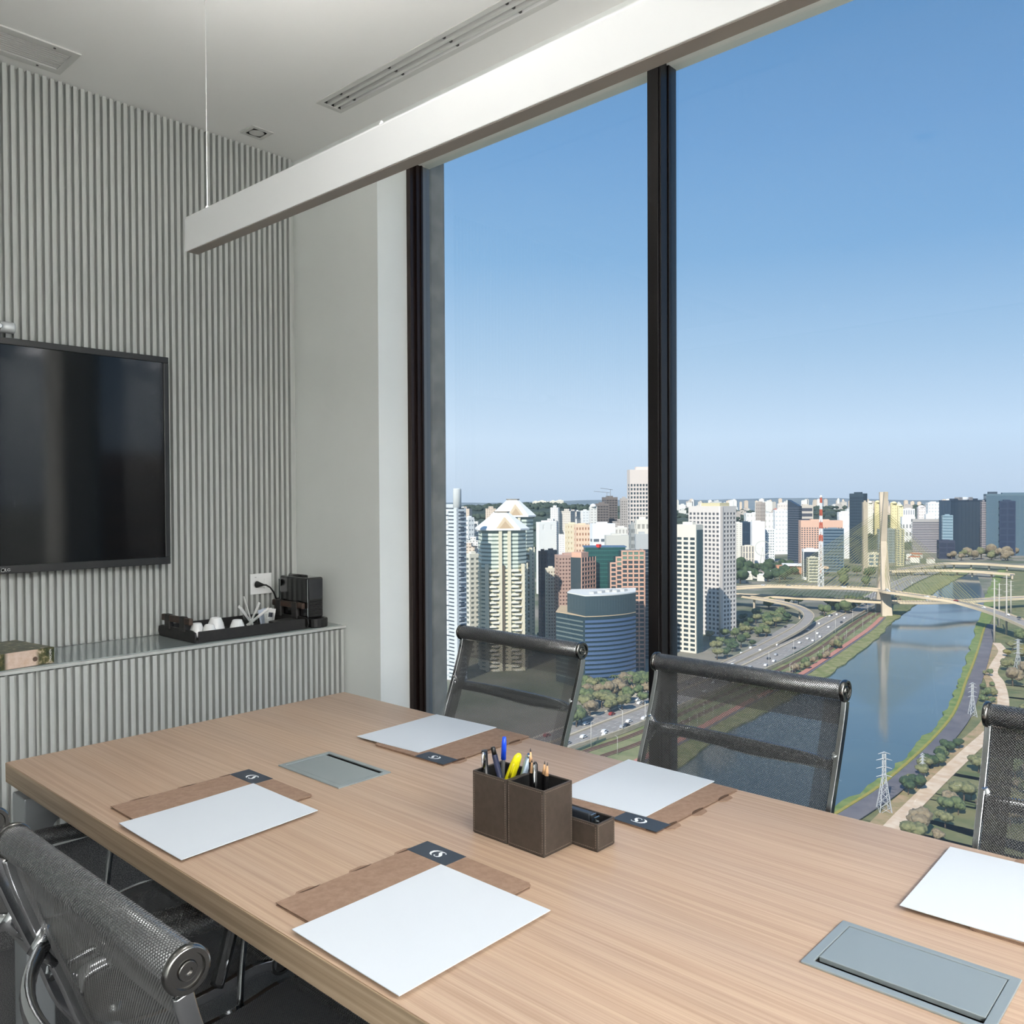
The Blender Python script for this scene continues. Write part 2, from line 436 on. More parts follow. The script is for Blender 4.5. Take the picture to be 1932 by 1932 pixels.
# ---- added fill lamps out of view: glowing ceiling panels at the right end
fill_glow = mat('fill_panel_glow', (255, 255, 255), 0.5, emit=((255, 252, 250), 22.0))
for (x, y, sx_, sy_, lab) in ((4.45, 0.65, 1.2, 0.9, 'added fill light panel by the window at the far right end'), (4.45, -0.55, 1.2, 0.9, 'second added fill light panel from the window at the right end'),
                              (4.45, -1.75, 1.2, 0.9, 'third added fill light panel from the window at the right end'), (4.45, -2.85, 1.2, 0.9, 'added fill light panel in the back right corner')):
    p = thing('fill_panel', lab, 'light', (x, y, CZ))
    m = MB(); slab_with_holes(m, -sx_ / 2 - 0.02, sx_ / 2 + 0.02, -sy_ / 2 - 0.02, sy_ / 2 + 0.02, -0.012, 0, [(-sx_ / 2, sx_ / 2, -sy_ / 2, sy_ / 2)]); m.build('frame', vent_white, p)
    MB().box((-sx_ / 2, -sy_ / 2, -0.009), (sx_ / 2, sy_ / 2, -0.004)).build('diffuser', fill_glow, p)
for (x, y, e, lab) in ((1.10, 0.24, 24, 'lit ceiling spotlight above the near table edge'), (0.3, -1.1, 12, 'added fill spotlight in front of the slatted wall'), (1.4, -1.5, 6, 'added fill spotlight behind the near chairs')):  # first spot follows the pendant's bright patch; the other two are added fill
    p = thing('ceiling_spot', lab, 'light', (x, y, CZ))
    MB().lathe([(0.052, 0.0), (0.052, -0.004), (0.036, -0.004), (0.034, 0.0)], (0, 0, 0), seg=24).build('ring', vent_white, p)
    l = bpy.data.lights.new('spot_light', 'SPOT'); l.energy = e; l.spot_size = R(120); l.spot_blend = 1.0; l.shadow_soft_size = 0.05; l.color = (1.0, 0.98, 0.96)
    lo = bpy.data.objects.new('spot_light', l); COL.objects.link(lo); lo.parent = p; lo.location = (0, 0, -0.02)

# ---- windows
for i, (xa, xb) in enumerate(((-0.398, 0.73), (0.775, 1.86), (2.16, 4.4))):
    w = thing('window_%d' % (i + 1), None, None, (0, 0, 0)); struct(w)
    struct(MB().box((xa + (0.05 if i == 0 else 0.0), 1.618, 0.10), (xb, 1.626, 2.70)).build('pane', pane_glass, w))
    fm = MB()
    fm.box((xa, 1.57, 0.10), (xb, 1.655, 0.15)); fm.box((xa, 1.57, 2.69), (xb, 1.655, 2.75)); fm.build('frame', black_frame, w)
    if i == 0:
        jm = MB().box((-0.398, 1.562, 0.1), (-0.375, 1.575, 2.75)); jm.box((-0.398, 1.575, 0.1), (-0.383, 1.592, 2.75)); jm.box((-0.398, 1.592, 0.1), (-0.372, 1.612, 2.75))
        jm.box((-0.398, 1.612, 0.1), (-0.366, 1.620, 2.75)); jm.build('jamb', bronze, w)
        MB().box((-0.398, 1.626, 0.1), (-0.372, 1.660, 2.75)).build('jamb_outer', alu_grey, w)
        mu = MB().box((0.73, 1.56, 0.10), (0.768, 1.655, 2.75)); mu.box((0.768, 1.566, 0.10), (0.775, 1.60, 2.75)); mu.box((0.768, 1.612, 0.10), (0.775, 1.655, 2.75))
        mu.build('mullion', black_frame, w, bevel=0.0015)
# concrete fin outside the first pane
struct(MB().box((-0.90, 1.662, -6), (-0.392, 1.772, 6)).build('trim_2', concrete, bevel=0.02))
struct(MB().box((-1.0, 1.66, -0.5), (5.3, 1.72, 0.06)).build('trim_3', concrete))

# ---- pendant lamp
lamp_white = mat('lamp_white', (246, 247, 247), 0.35)
p = thing('pendant_lamp', 'long white linear pendant lamp hanging on thin wires above the table', 'lamp', (0, 0, 0))
MB().box((-0.0324, 0.463, 2.0185), (2.75, 0.4996, 2.1081)).build('housing', lamp_white, p, bevel=0.0012)
MB().box((-0.026, 0.4655, 2.0168), (2.745, 0.4972, 2.0190)).build('diffuser', mat('lamp_diffuser', (150, 144, 138), 0.5), p)
MB().box((0.0, 0.470, 2.1080), (2.72, 0.493, 2.1084)).build('fill_strip', mat('fill_strip_glow', (255, 255, 255), 0.5, emit=((255, 252, 248), 60.0)), p)  # glowing strip added on the housing top to brighten the ceiling
for y0_ in (0.4640, 0.4970): MB().box((-0.03, y0_, 2.1070), (2.745, y0_ + 0.0018, 2.1115)).build('strip_shield', lamp_white, p)  # added edges that hide the strip's bright sides from the window pane
for x in (0.057, 0.789, 2.66):
    if x != 0.789: MB().tube([(x, 0.481, 2.105), (x, 0.481, CZ)], 0.0008, 6).build('suspension_wire', mat('wire_steel', (215, 215, 212), 0.4), p)
    MB().lathe([(0.006, 0), (0.006, 0.012), (0.002, 0.02)], (x, 0.481, 2.1078), seg=10).build('wire_grip', lamp_white, p)


# ---- television and webcam
tv = thing('television', 'large black wall television switched off on the slatted wall', 'television', (0, 0, 0))
bez = mat('tv_bezel', (24, 25, 26), 0.4); scr = mat('tv_screen', (7, 7, 8), 0.07, spec=0.5)
m = MB(); x0, x1 = -0.912, -0.875
Y0, Y1, Z0, Z1 = -0.56, 0.816, 1.109, 1.873
for a, b in (((x0, Y0, Z0), (x1, Y1, Z0 + 0.026)), ((x0, Y0, Z1 - 0.022), (x1, Y1, Z1)), ((x0, Y0, Z0 + 0.026), (x1, Y0 + 0.02, Z1 - 0.022)), ((x0, Y1 - 0.019, Z0 + 0.026), (x1, Y1, Z1 - 0.022))):
    m.box(a, b)
m.build('bezel', bez, tv, bevel=0.002)
MB().box((x0 + 0.002, Y0 + 0.015, Z0 + 0.02), (x1 - 0.004, Y1 - 0.014, Z1 - 0.016)).build('screen', scr, tv)
MB().box((x0 - 0.006, Y0 + 0.06, Z0 + 0.05), (x0, Y1 - 0.05, Z1 - 0.1)).build('back_cover', black_plastic, tv)
MB().box((-0.946, -0.1, 1.35), (x0 - 0.005, 0.36, 1.65)).build('wall_mount', black_plastic, tv)
face_x = Matrix(((0, 0, 1, 0), (1, 0, 0, 0), (0, 1, 0, 0), (0, 0, 0, 1)))   # text facing +x, reading along +y
logo_m = mat('logo_silver', (190, 190, 190), 0.4)
text('LG', 0.013, 'lettering', logo_m, tv, Matrix.Translation((x1 + 0.0002, 0.273, 1.121)) @ face_x)
MB().lathe([(0.0058, 0), (0.0058, 0.0004), (0.0045, 0.0004), (0.0045, 0)], (x1 + 0.0001, 0.259, 1.121), (1, 0, 0), 18).build('emblem', logo_m, tv)

wc = thing('webcam', 'black and silver webcam standing on top of the television', 'camera', (-0.885, 0.205, 1.873))
MB().box((-0.02, -0.03, 0.0), (0.015, 0.055, 0.012)).build('clip', black_plastic, wc, bevel=0.002)
MB().tube([(0, 0.02, 0.010), (0, 0.02, 0.022)], 0.008, 10).build('neck', black_plastic, wc)
MB().lathe([(0.0, -0.055), (0.017, -0.053), (0.0185, -0.045), (0.0185, 0.055)], (0, 0.0, 0.034), (0, 1, 0), 20).build('barrel', black_plastic, wc)
MB().lathe([(0.0186, 0.055), (0.0186, 0.093), (0.017, 0.099), (0.0, 0.1)], (0, 0.0, 0.034), (0, 1, 0), 20).build('end_cap', mat('silver_plastic', (196, 200, 202), 0.4, metal=0.3), wc)
MB().lathe([(0.009, 0), (0.009, 0.004), (0.006, 0.004)], (0.0165, 0.052, 0.034), (1, 0, 0), 16).build('lens', chrome_soft, wc)

# ---- wall socket
so = thing('wall_socket', 'white socket plate with switch on the slatted wall', 'socket', (-0.945, 0, 0))
plate_w = mat('plate_white', (232, 233, 232), 0.35)
MB().box((0, 1.180, 0.957), (0.006, 1.2775, 1.0415)).build('plate', plate_w, so, bevel=0.0015)
MB().box((0.005, 1.242, 0.978), (0.008, 1.262, 1.020)).build('switch', plate_w, so, bevel=0.001)
MB().lathe([(0.016, 0), (0.016, 0.0015), (0.013, 0.0015), (0.012, 0.0005)], (0.0058, 1.207, 0.999), (1, 0, 0), 24).build('outlet', mat('outlet_white', (214, 215, 214), 0.4), so)
text('20A', 0.005, 'lettering', mat('print_grey', (120, 120, 120), 0.6), so, Matrix.Translation((0.0062, 1.203, 1.027)) @ face_x)

# ---- credenza
cr = thing('credenza', 'long grey slatted credenza built in under the television', 'cabinet', (0, 0, 0))
CT = 0.840
MB().box((-0.945, -1.60, 0.315), (-0.640, 1.413, 0.828)).build('carcass', slat_paint, cr)
MB().box((-0.945, -1.60, 0.280), (-0.613, 1.413, 0.315)).build('bottom_rail', slat_paint, cr, bevel=0.001)
MB().box((-0.900, -1.58, 0.0), (-0.640, 1.39, 0.280)).build('plinth', carpet, cr)
t = MB().box((-0.945, -1.60, 0.828), (-0.611, 1.413, CT - 0.002)); t.build('top_board', slat_paint, cr, bevel=0.001)
MB().box((-0.945, -1.60, CT - 0.002), (-0.625, 1.405, CT)).build('glass_top', mat('lacquered_glass', (146, 155, 154), 0.06, spec=0.8), cr)
def door_of(ya, yb, y_first, n):
    """door panel between ya and yb, with n slats standing proud of it"""
    d = MB().box((-0.639, ya, 0.317), (-0.631, yb, 0.8265)).build('door', slat_paint, cr)
    me = MB().box((-0.632, 0, 0.318), (-0.611, 0.0126, 0.8245)).mesh('slat', slat_paint)
    for k in range(n):
        o = bpy.data.objects.new('slat', me); COL.objects.link(o); o.location = (0, y_first + k * SLAT, 0); o.parent = d


door_of(0.2725, 1.412, 0.4769 - 8 * SLAT, 46)
door_of(-0.722, 0.2665, 0.2440 - 38 * SLAT, 39)
door_of(-1.600, -0.728, 0.2440 - 74 * SLAT, 35)

# ---- things on the credenza
leather = noisy('black_leather', (22, 21, 21), (32, 30, 29), (60, 60, 60), 0.5, bump=0.25, bscale=900, dist=0.0006)
walnut = noisy('walnut', (44, 32, 25), (66, 48, 37), (30, 8, 60), 0.5)
porcelain = mat('porcelain', (238, 239, 239), 0.15)
tr = thing('serving_tray', 'black leather serving tray with two wooden end handles', 'tray', (-0.785, 1.025, CT))
TX, TY = 0.135, 0.232
MB().box((-TX, -TY, 0), (TX, TY, 0.005)).build('base', leather, tr)
for s in (-1, 1):
    MB().box((s * TX - 0.003, -TY + 0.012, 0.001), (s * TX + 0.003, TY - 0.012, 0.040)).build('side_wall', leather, tr, bevel=0.002)
    w = MB().prism([(-TX, 0), (TX, 0), (TX + 0.008, 0.018), (TX + 0.004, 0.036), (TX - 0.02, 0.042), (-TX + 0.02, 0.042), (-TX - 0.004, 0.036), (-TX - 0.008, 0.018)], -0.003, 0.003,
                   m=Matrix.Translation((0, s * TY, 0.001)) @ Matrix.Rotation(R(90), 4, 'X')).build('end_wall', leather, tr, bevel=0.001)
    zc = 0.072 if s < 0 else 0.084
    MB().box((-0.108, s * TY - 0.008, zc - 0.011), (0.108, s * TY + 0.008, zc + 0.013)).build('handle', walnut, tr, bevel=0.004)
    for x in (-0.062, 0.052):
        MB().box((x - 0.019, s * TY - 0.010, 0.03), (x + 0.019, s * TY + 0.010, zc + 0.016)).build('strap', leather, tr, bevel=0.006, seg=3)

cup_prof = [(0.021, 0.0), (0.0, 0.0)]
cup0 = None
CUPS = [(-0.735, 0.844, True, 'white espresso cup upside down on a saucer behind the left tray handle', 1.0),
        (-0.690, 0.868, False, 'white espresso cup upside down, nearest the front edge of the tray', 1.0),
        (-0.755, 0.928, True, 'white espresso cup upside down on a saucer in the middle of the tray', 1.2),
        (-0.700, 0.984, False, 'white espresso cup upside down, rightmost on the tray', 1.08)]


def make_cup(upside=True):
    mb = MB(); prof = [(0.0315, 0.0), (0.0310, 0.004), (0.0295, 0.016), (0.0255, 0.034), (0.0195, 0.048), (0.0180, 0.0515), (0.0165, 0.0530), (0.0150, 0.0530), (0.0145, 0.0505), (0.0, 0.0500)]
    mb.lathe(prof, (0, 0, 0), seg=28); mb.lathe([(0.0295, 0.0), (0.0275, 0.015), (0.0235, 0.033), (0.0175, 0.045), (0.0, 0.046)], (0, 0, 0.0005), seg=28)
    return mb


cup_mesh = make_cup().mesh('espresso_cup', porcelain)
hdl_mesh = MB().tube([(0.029, 0, 0.012), (0.042, 0, 0.010), (0.047, 0, 0.020), (0.042, 0, 0.030), (0.027, 0, 0.033)], 0.003, 8).mesh('cup_handle', porcelain)
sau_mesh = MB().lathe([(0.0, 0.0), (0.024, 0.0), (0.040, 0.004), (0.052, 0.009), (0.052, 0.011), (0.038, 0.0065), (0.022, 0.003), (0.0, 0.003)], (0, 0, 0), seg=32).mesh('saucer', porcelain)
for (x, y, s, lab, sc) in CUPS:
    zz = CT + 0.005
    if s:
        o = bpy.data.objects.new('saucer', sau_mesh); COL.objects.link(o); o.location = (x, y, zz); o.scale = (0.85,) * 3
        tag(o, ('white saucer under the cup behind the left tray handle' if y < 0.9 else 'white saucer under the middle cup of the tray'), 'saucer', 'saucers on the tray'); zz += 0.003
    o = bpy.data.objects.new('espresso_cup', cup_mesh); COL.objects.link(o); o.location = (x, y, zz); o.scale = (sc * 0.9, sc * 0.9, sc * 0.95)
    tag(o, lab, 'cup', 'espresso cups on the tray')
    h = bpy.data.objects.new('handle', hdl_mesh); COL.objects.link(h); h.parent = o; h.rotation_euler = (0, 0, R(150))

clear = glass_pane('drinking_glass', (0.93, 0.94, 0.94))
tb = MB().lathe([(0.026, 0.0), (0.030, 0.055), (0.0285, 0.055), (0.0245, 0.004), (0.0, 0.004)], (-0.815, 1.107, CT + 0.005), seg=24).build('tumbler', clear)
tag(tb, 'short clear glass holding white sugar sticks', 'glass')
paper_w = mat('sachet_paper', (232, 232, 230), 0.7)
for k, (dx, dy, dz, w) in enumerate(((0.03, -0.068, 0.092, 'leaning far left'), (0.014, -0.050, 0.083, 'leaning left'), (-0.018, -0.020, 0.122, 'tallest'), (0.012, 0.028, 0.085, 'nearly upright, right of centre'),
                                     (-0.012, 0.046, 0.092, 'leaning right'), (0.02, 0.068, 0.070, 'lowest, leaning far right'))):
    a = Vector((-0.815 - dx * 0.25, 1.107 - dy * 0.2, CT + 0.013)); b = Vector((-0.815 + dx, 1.107 + dy, CT + 0.005 + dz)); d = (b - a).normalized()
    o = MB().tube([a, a + d * 0.012, b - d * 0.012, b], [0.0052, 0.0044, 0.0044, 0.0052], 8, flat=(1.2, 0.5), smooth=False).build('sugar_stick', paper_w)
    tag(o, 'white paper sugar stick in the glass, ' + w, 'sachet', 'sugar sticks in the glass')
bl = mat('sachet_blue', (196, 206, 222), 0.6)
sb = thing('sachet_box', 'clear tumbler of sweetener sachets beside the sugar sticks', 'box', (-0.815, 1.180, CT + 0.005))
MB().lathe([(0.024, 0.0), (0.027, 0.05), (0.0255, 0.05), (0.0225, 0.004), (0.0, 0.004)], (0, 0, 0), seg=20).build('tumbler', clear, sb)
for k, (x, y, a, c) in enumerate(((-0.006, -0.008, 12, bl), (0.0, 0.0, -6, bl), (0.005, 0.006, 8, paper_w), (0.010, 0.004, -10, paper_w))):
    MB().box((-0.0006, -0.018, 0), (0.0006, 0.018, 0.062), m=Matrix.Translation((x, y, 0.005)) @ Matrix.Rotation(R(a), 4, 'X')).build('sachet', c, sb)
MB().box((0.0118, -0.009, 0.034), (0.0122, 0.009, 0.052), m=Matrix.Rotation(R(-10), 4, 'X')).build('printed_mark', mat('print_navy', (50, 52, 66), 0.6), sb)
cd_ = thing('menu_folder', 'black leather menu folder lying in the tray front', 'folder', (-0.715, 1.185, CT + 0.005), R(-4))
MB().box((-0.03, -0.045, 0), (0.055, 0.05, 0.012)).build('cover', leather, cd_, bevel=0.002)
MB().box((-0.028, -0.043, 0.012), (0.053, 0.048, 0.030), m=Matrix.Rotation(R(3), 4, 'X')).build('flap', leather, cd_, bevel=0.002)

cmk = thing('coffee_machine', 'slim black capsule coffee machine at the right end of the credenza', 'machine', (0, 0, CT))
gloss_black = mat('gloss_black', (13, 13, 14), 0.12, coat=0.5)
MB().box((-0.862, 1.266, 0.036), (-0.664, 1.342, 0.196)).build('body', gloss_black, cmk, bevel=0.008, seg=3)
MB().box((-0.862, 1.268, 0.0), (-0.70, 1.340, 0.04)).build('base', black_plastic, cmk, bevel=0.004)
MB().box((-0.664, 1.272, 0.110), (-0.660, 1.336, 0.190)).build('front_panel', mat('smoke_panel', (40, 42, 46), 0.18), cmk, bevel=0.003)
gr = MB()
for k in range(9): gr.box((-0.664, 1.274, 0.040 + k * 0.0075), (-0.661, 1.334, 0.045 + k * 0.0075))
gr.build('front_grille', black_plastic, cmk)
MB().box((-0.6645, 1.2655, 0.036), (-0.661, 1.2672, 0.190)).build('chrome_edge', chrome, cmk)
dt = [(-0.72, 1.268), (-0.665, 1.268)] + [(-0.655 + 0.032 * math.cos(a), 1.308 + 0.041 * math.sin(a)) for a in [R(-70 + 20 * k) for k in range(8)]] + [(-0.665, 1.348), (-0.72, 1.348)]
MB().prism(dt, 0.0, 0.036).build('drip_tray', black_plastic, cmk, bevel=0.004)
MB().tube([(-0.82, 1.288, 0.196), (-0.82, 1.288, 0.199), (-0.70, 1.288, 0.199)], 0.006, 8).build('lever', gloss_black, cmk)
MB().lathe([(0.016, 0.10), (0.016, 0.178), (0.0145, 0.178), (0.0145, 0.101)], (-0.888, 1.296, 0.0), seg=20).build('water_tank', glass_pane('tank_glass', (0.72, 0.74, 0.75)), cmk)
MB().box((-0.906, 1.278, 0.0), (-0.862, 1.332, 0.1)).build('tank_base', black_plastic, cmk, bevel=0.003)

MB().lathe([(0.0, -0.001), (0.0135, 0.0), (0.0135, 0.004), (0.009, 0.018), (0.0055, 0.03), (0.004, 0.034)], (-0.938, 1.207, 0.998), (0.93, 0.35, -0.03), 18).build('plug', black_rubber, cmk).location = (0, 0, -CT)
cpts = [(-0.907, 1.219, 0.997), (-0.900, 1.228, 0.996), (-0.898, 1.245, 0.985), (-0.900, 1.262, 0.965), (-0.906, 1.278, 0.935), (-0.918, 1.292, 0.895), (-0.922, 1.300, 0.862), (-0.915, 1.305, 0.847)]
MB().tube(cpts, 0.0034, 10).build('cord', black_rubber, cmk).location = (0, 0, -CT)

bk = thing('book', 'thick picture book with a leafy green and cream jacket on the credenza', 'book', (-0.652, 0.332, CT + 0.0005), R(8))


def jacket():
    m = mat('book_jacket', (100, 90, 80), 0.35); n = m.node_tree; b = n.nodes['Principled BSDF']
    t = n.nodes.new('ShaderNodeTexCoord'); k = n.nodes.new('ShaderNodeTexNoise'); k.inputs['Scale'].default_value = 38; k.inputs['Detail'].default_value = 8; k.inputs['Roughness'].default_value = 0.7
    w = n.nodes.new('ShaderNodeTexNoise'); w.inputs['Scale'].default_value = 11; w.inputs['Detail'].default_value = 2
    n.links.new(t.outputs['Object'], k.inputs['Vector']); n.links.new(t.outputs['Object'], w.inputs['Vector'])
    leaf = ramp(n, [(0.34, lin((22, 20, 16))), (0.46, lin((52, 60, 36))), (0.56, lin((96, 92, 58))), (0.64, lin((190, 172, 150)))])
    cream = ramp(n, [(0.3, lin((214, 196, 184))), (0.7, lin((188, 160, 138)))])
    n.links.new(k.outputs['Fac'], leaf.inputs[0]); n.links.new(k.outputs['Fac'], cream.inputs[0])
    s = n.nodes.new('ShaderNodeSeparateXYZ'); n.links.new(t.outputs['Object'], s.inputs[0])
    # the cream patch is a printed shape on the spine side: y between -0.14 and -0.05
    a = n.nodes.new('ShaderNodeMapRange'); a.inputs[1].default_value = -0.045; a.inputs[2].default_value = -0.058; n.links.new(s.outputs[1], a.inputs[0])
    c = n.nodes.new('ShaderNodeMapRange'); c.inputs[1].default_value = -0.004; c.inputs[2].default_value = 0.0; n.links.new(s.outputs[0], c.inputs[0])
    d = n.nodes.new('ShaderNodeMapRange'); d.inputs[1].default_value = -0.148; d.inputs[2].default_value = -0.135; n.links.new(s.outputs[1], d.inputs[0])
    mu = n.nodes.new('ShaderNodeMath'); mu.operation = 'MULTIPLY'; n.links.new(a.outputs[0], mu.inputs[0]); n.links.new(c.outputs[0], mu.inputs[1])
    mu2 = n.nodes.new('ShaderNodeMath'); mu2.operation = 'MULTIPLY'; n.links.new(mu.outputs[0], mu2.inputs[0]); n.links.new(d.outputs[0], mu2.inputs[1])
    mxx = n.nodes.new('ShaderNodeMix'); mxx.data_type = 'RGBA'; n.links.new(mu2.outputs[0], mxx.inputs[0])
    n.links.new(leaf.outputs[0], mxx.inputs[6]); n.links.new(cream.outputs[0], mxx.inputs[7]); n.links.new(mxx.outputs[2], b.inputs['Base Color'])
    return m


jk = jacket()
MB().box((-0.235, -0.335, 0.003), (-0.004, -0.002, 0.046)).build('page_block', mat('pages', (226, 222, 212), 0.8), bk)
m = MB().box((-0.24, -0.34, 0), (0, 0, 0.004)); m.box((-0.24, -0.34, 0.045), (0, 0, 0.049)); m.box((-0.004, -0.34, 0.0), (0.002, 0, 0.049)); m.box((-0.24, -0.003, 0.003), (0.001, 0.0005, 0.046)); m.build('cover', jk, bk, bevel=0.0015)
rot_sp = Matrix.Translation((0.0023, -0.012, 0.0245)) @ face_x @ Matrix.Rotation(R(90), 4, 'Z')
text('TASCHEN', 0.0088, 'lettering', mat('print_white', (235, 235, 232), 0.6), bk, rot_sp)
MB().lathe([(0.0075, 0), (0.0075, 0.0003), (0.006, 0.0003), (0.006, 0)], (0.0021, -0.058, 0.020), (1, 0, 0), 20).build('emblem', mat('print_brown', (116, 96, 84), 0.6), bk)

# ---- conference table
tbl = thing('conference_table', 'long light oak conference table with silver frame legs', 'table', (0, 0, 0))
TT = 0.74; TX1 = 2.95; TW = 0.9535
BOX1 = (0.498, 0.727, 0.405, 0.544); BOX2 = (1.719, 1.941, 0.408, 0.551)
hole = lambda b: (b[0] + 0.010, b[1] - 0.010, b[2] + 0.008, b[3] - 0.008)
m = MB(); slab_with_holes(m, 0.0015, TX1 - 0.0015, 0.0015, TW - 0.0015, TT - 0.0445, TT, [hole(BOX1), hole(BOX2)]); m.build('tabletop', oak_top, tbl)
m = MB(); slab_with_holes(m, 0, TX1, 0, TW, TT - 0.045, TT - 0.0012, [(0.0015, TX1 - 0.0015, 0.0015, TW - 0.0015)]); m.build('edge_band', oak_edge, tbl, bevel=0.0008)
leg_m = mat('silver_leg', (158, 163, 167), 0.35, metal=0.5)
for x in (0.012, TX1 - 0.092):
    lg = MB()
    pts = []
    outer = [(0.01, 0.0), (0.01, 0.672), (TW - 0.01, 0.672), (TW - 0.01, 0.0)]
    inner = [(TW - 0.07, 0.0), (TW - 0.07, 0.59)] + [(TW - 0.09 + 0.02 * math.cos(a), 0.59 + 0.02 * math.sin(a)) for a in (R(30), R(60), R(90))] + \
            [(0.09 - 0.02 * math.sin(a), 0.59 + 0.02 * math.cos(a)) for a in (0, R(30), R(60), R(90))] + [(0.07, 0.0)]
    prof = outer + inner
    vs = [(x, p[0], p[1]) for p in prof] + [(x + 0.08, p[0], p[1]) for p in prof]; k = len(prof)
    fs = [tuple(range(k)), tuple(range(2 * k - 1, k - 1, -1))] + [(i, k + i, k + (i + 1) % k, (i + 1) % k) for i in range(k)]
    lg.add(vs, fs); lg.build('leg_frame', leg_m, tbl, bevel=0.003)
    for y in (0.05, TW - 0.05): MB().tube([(x + 0.04, y, 0.671), (x + 0.04, y, TT - 0.044)], 0.012, 12).build('spacer', leg_m, tbl)
MB().box((0.09, 0.43, 0.60), (TX1 - 0.09, 0.52, 0.66)).build('beam', leg_m, tbl)

box_grey = mat('cable_box_grey', (150, 160, 162), 0.32, metal=0.35)
for (b, slot_far, lab) in ((BOX1, True, 'grey cable box set in the table between the two far seats'), (BOX2, False, 'large grey cable box set in the table at the lower right')):
    g = thing('cable_box', lab, 'cable box', (0, 0, TT), group='cable boxes set in the table')
    h = hole(b); m = MB(); fw_ = 0.0125
    inn = (b[0] + fw_, b[1] - fw_, b[2] + 0.0125, b[3] - 0.011)
    slab_with_holes(m, b[0], b[1], b[2], b[3], 0.0, 0.003, [inn]); m.build('frame', box_grey, g, bevel=0.0008)
    m = MB().box((h[0], h[2], -0.06), (h[1], h[3], -0.055)); m.box((h[0], h[2], -0.06), (h[0] + 0.002, h[3], 0.001)); m.box((h[1] - 0.002, h[2], -0.06), (h[1], h[3], 0.001))
    m.box((h[0], h[2], -0.06), (h[1], h[2] + 0.002, 0.001)); m.box((h[0], h[3] - 0.002, -0.06), (h[1], h[3], 0.001)); m.build('well', dark_void, g)
    fl = (inn[0] + 0.001, inn[1] - 0.001, inn[2] + (0.001 if slot_far else 0.0145), inn[3] - (0.011 if slot_far else 0.001))
    MB().box((fl[0], fl[2], -0.004), (fl[1], fl[3], 0.0025)).build('flap', box_grey, g, bevel=0.0008)

# ---- folders and paper
kraft = noisy('kraft_card', (132, 106, 88), (146, 120, 101), (90, 90, 90), 0.85, detail=6, bump=0.12, bscale=700, dist=0.0005)
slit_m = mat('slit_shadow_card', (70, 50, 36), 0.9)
navy_card = mat('navy_card', (52, 60, 70), 0.55); logo_white = mat('logo_white', (232, 236, 238), 0.6)
sheet_white = mat('sheet_white', (207, 214, 221), 0.6)


def make_folder(label, loc, rz, W=0.246, L=0.300, gap=0.0028):
    f = thing('folder', label, 'folder', (loc[0], loc[1], TT), rz, 'kraft folders on the table')
    rc = 0.008
    back = [(0.0, 0.0), (W - rc, 0.0), (W, rc), (W, L - rc), (W - rc, L), (0.0, L)]
    MB().prism(back, 0.0003, 0.0011).build('back_sheet', kraft, f)
    front = [(0.0, 0.0), (W - rc, 0.0), (W, rc), (W, L - rc), (W - rc, L), (0.0, L)]
    MB().prism(front, 0.0011 + gap, 0.0019 + gap).build('front_sheet', kraft, f)
    MB().box((W * 0.1, 0.002, 0.0010), (W - 0.004, L - 0.002, 0.0012 + gap)).build('insert', kraft, f)
    for yc in (0.058, 0.158, 0.252):
        tabp = [(0.004, yc - 0.021), (-0.006, yc - 0.021), (-0.012, yc - 0.015), (-0.013, yc + 0.008), (-0.006, yc + 0.019), (0.004, yc + 0.023)]
        MB().prism(tabp, 0.0006, 0.0016).build('tab', kraft, f)
        MB().prism([(-0.0005, yc - 0.020), (0.0022, yc - 0.012), (0.0034, yc + 0.002), (0.0024, yc + 0.014), (-0.0005, yc + 0.021)], 0.0010, 0.0021 + gap).build('slit_shade', slit_m, f)  # solid dark sliver paints the shade inside the tab's notch
    zl = 0.0019 + gap
    MB().box((-0.001, L - 0.046, zl - 0.0002), (0.096, L + 0.0015, zl + 0.0003)).build('label', navy_card, f)
    lm_ = MB(); M = Matrix.Translation((0.050, L - 0.0225, 0)) @ Matrix.Scale(1.0, 4)
    ribbon(lm_, [(0.0150, 0.0060), (0.0146, 0.0076), (0.0112, 0.0098), (0.0070, 0.0098), (0.0042, 0.0072), (0.0050, 0.0036), (0.0082, 0.0006), (0.0112, -0.0026), (0.0120, -0.0064), (0.0096, -0.0094), (0.0056, -0.0102), (0.0020, -0.0088), (0.0010, -0.0062)],
           [0.0034, 0.0016, 0.0014, 0.0030, 0.0050, 0.0058, 0.0062, 0.0058, 0.0048, 0.0030, 0.0014, 0.0016, 0.0032], zl + 0.0005, M)
    ribbon(lm_, [(0.0046, 0.0112), (0.0000, 0.0104), (-0.0058, 0.0072), (-0.0096, 0.0024), (-0.0102, -0.0026), (-0.0080, -0.0072), (-0.0040, -0.0102), (-0.0006, -0.0108)], [0.0003, 0.0016, 0.0040, 0.0056, 0.0056, 0.0040, 0.0018, 0.0003], zl + 0.0005, M)
    lm_.build('monogram', logo_white, f)
    return f


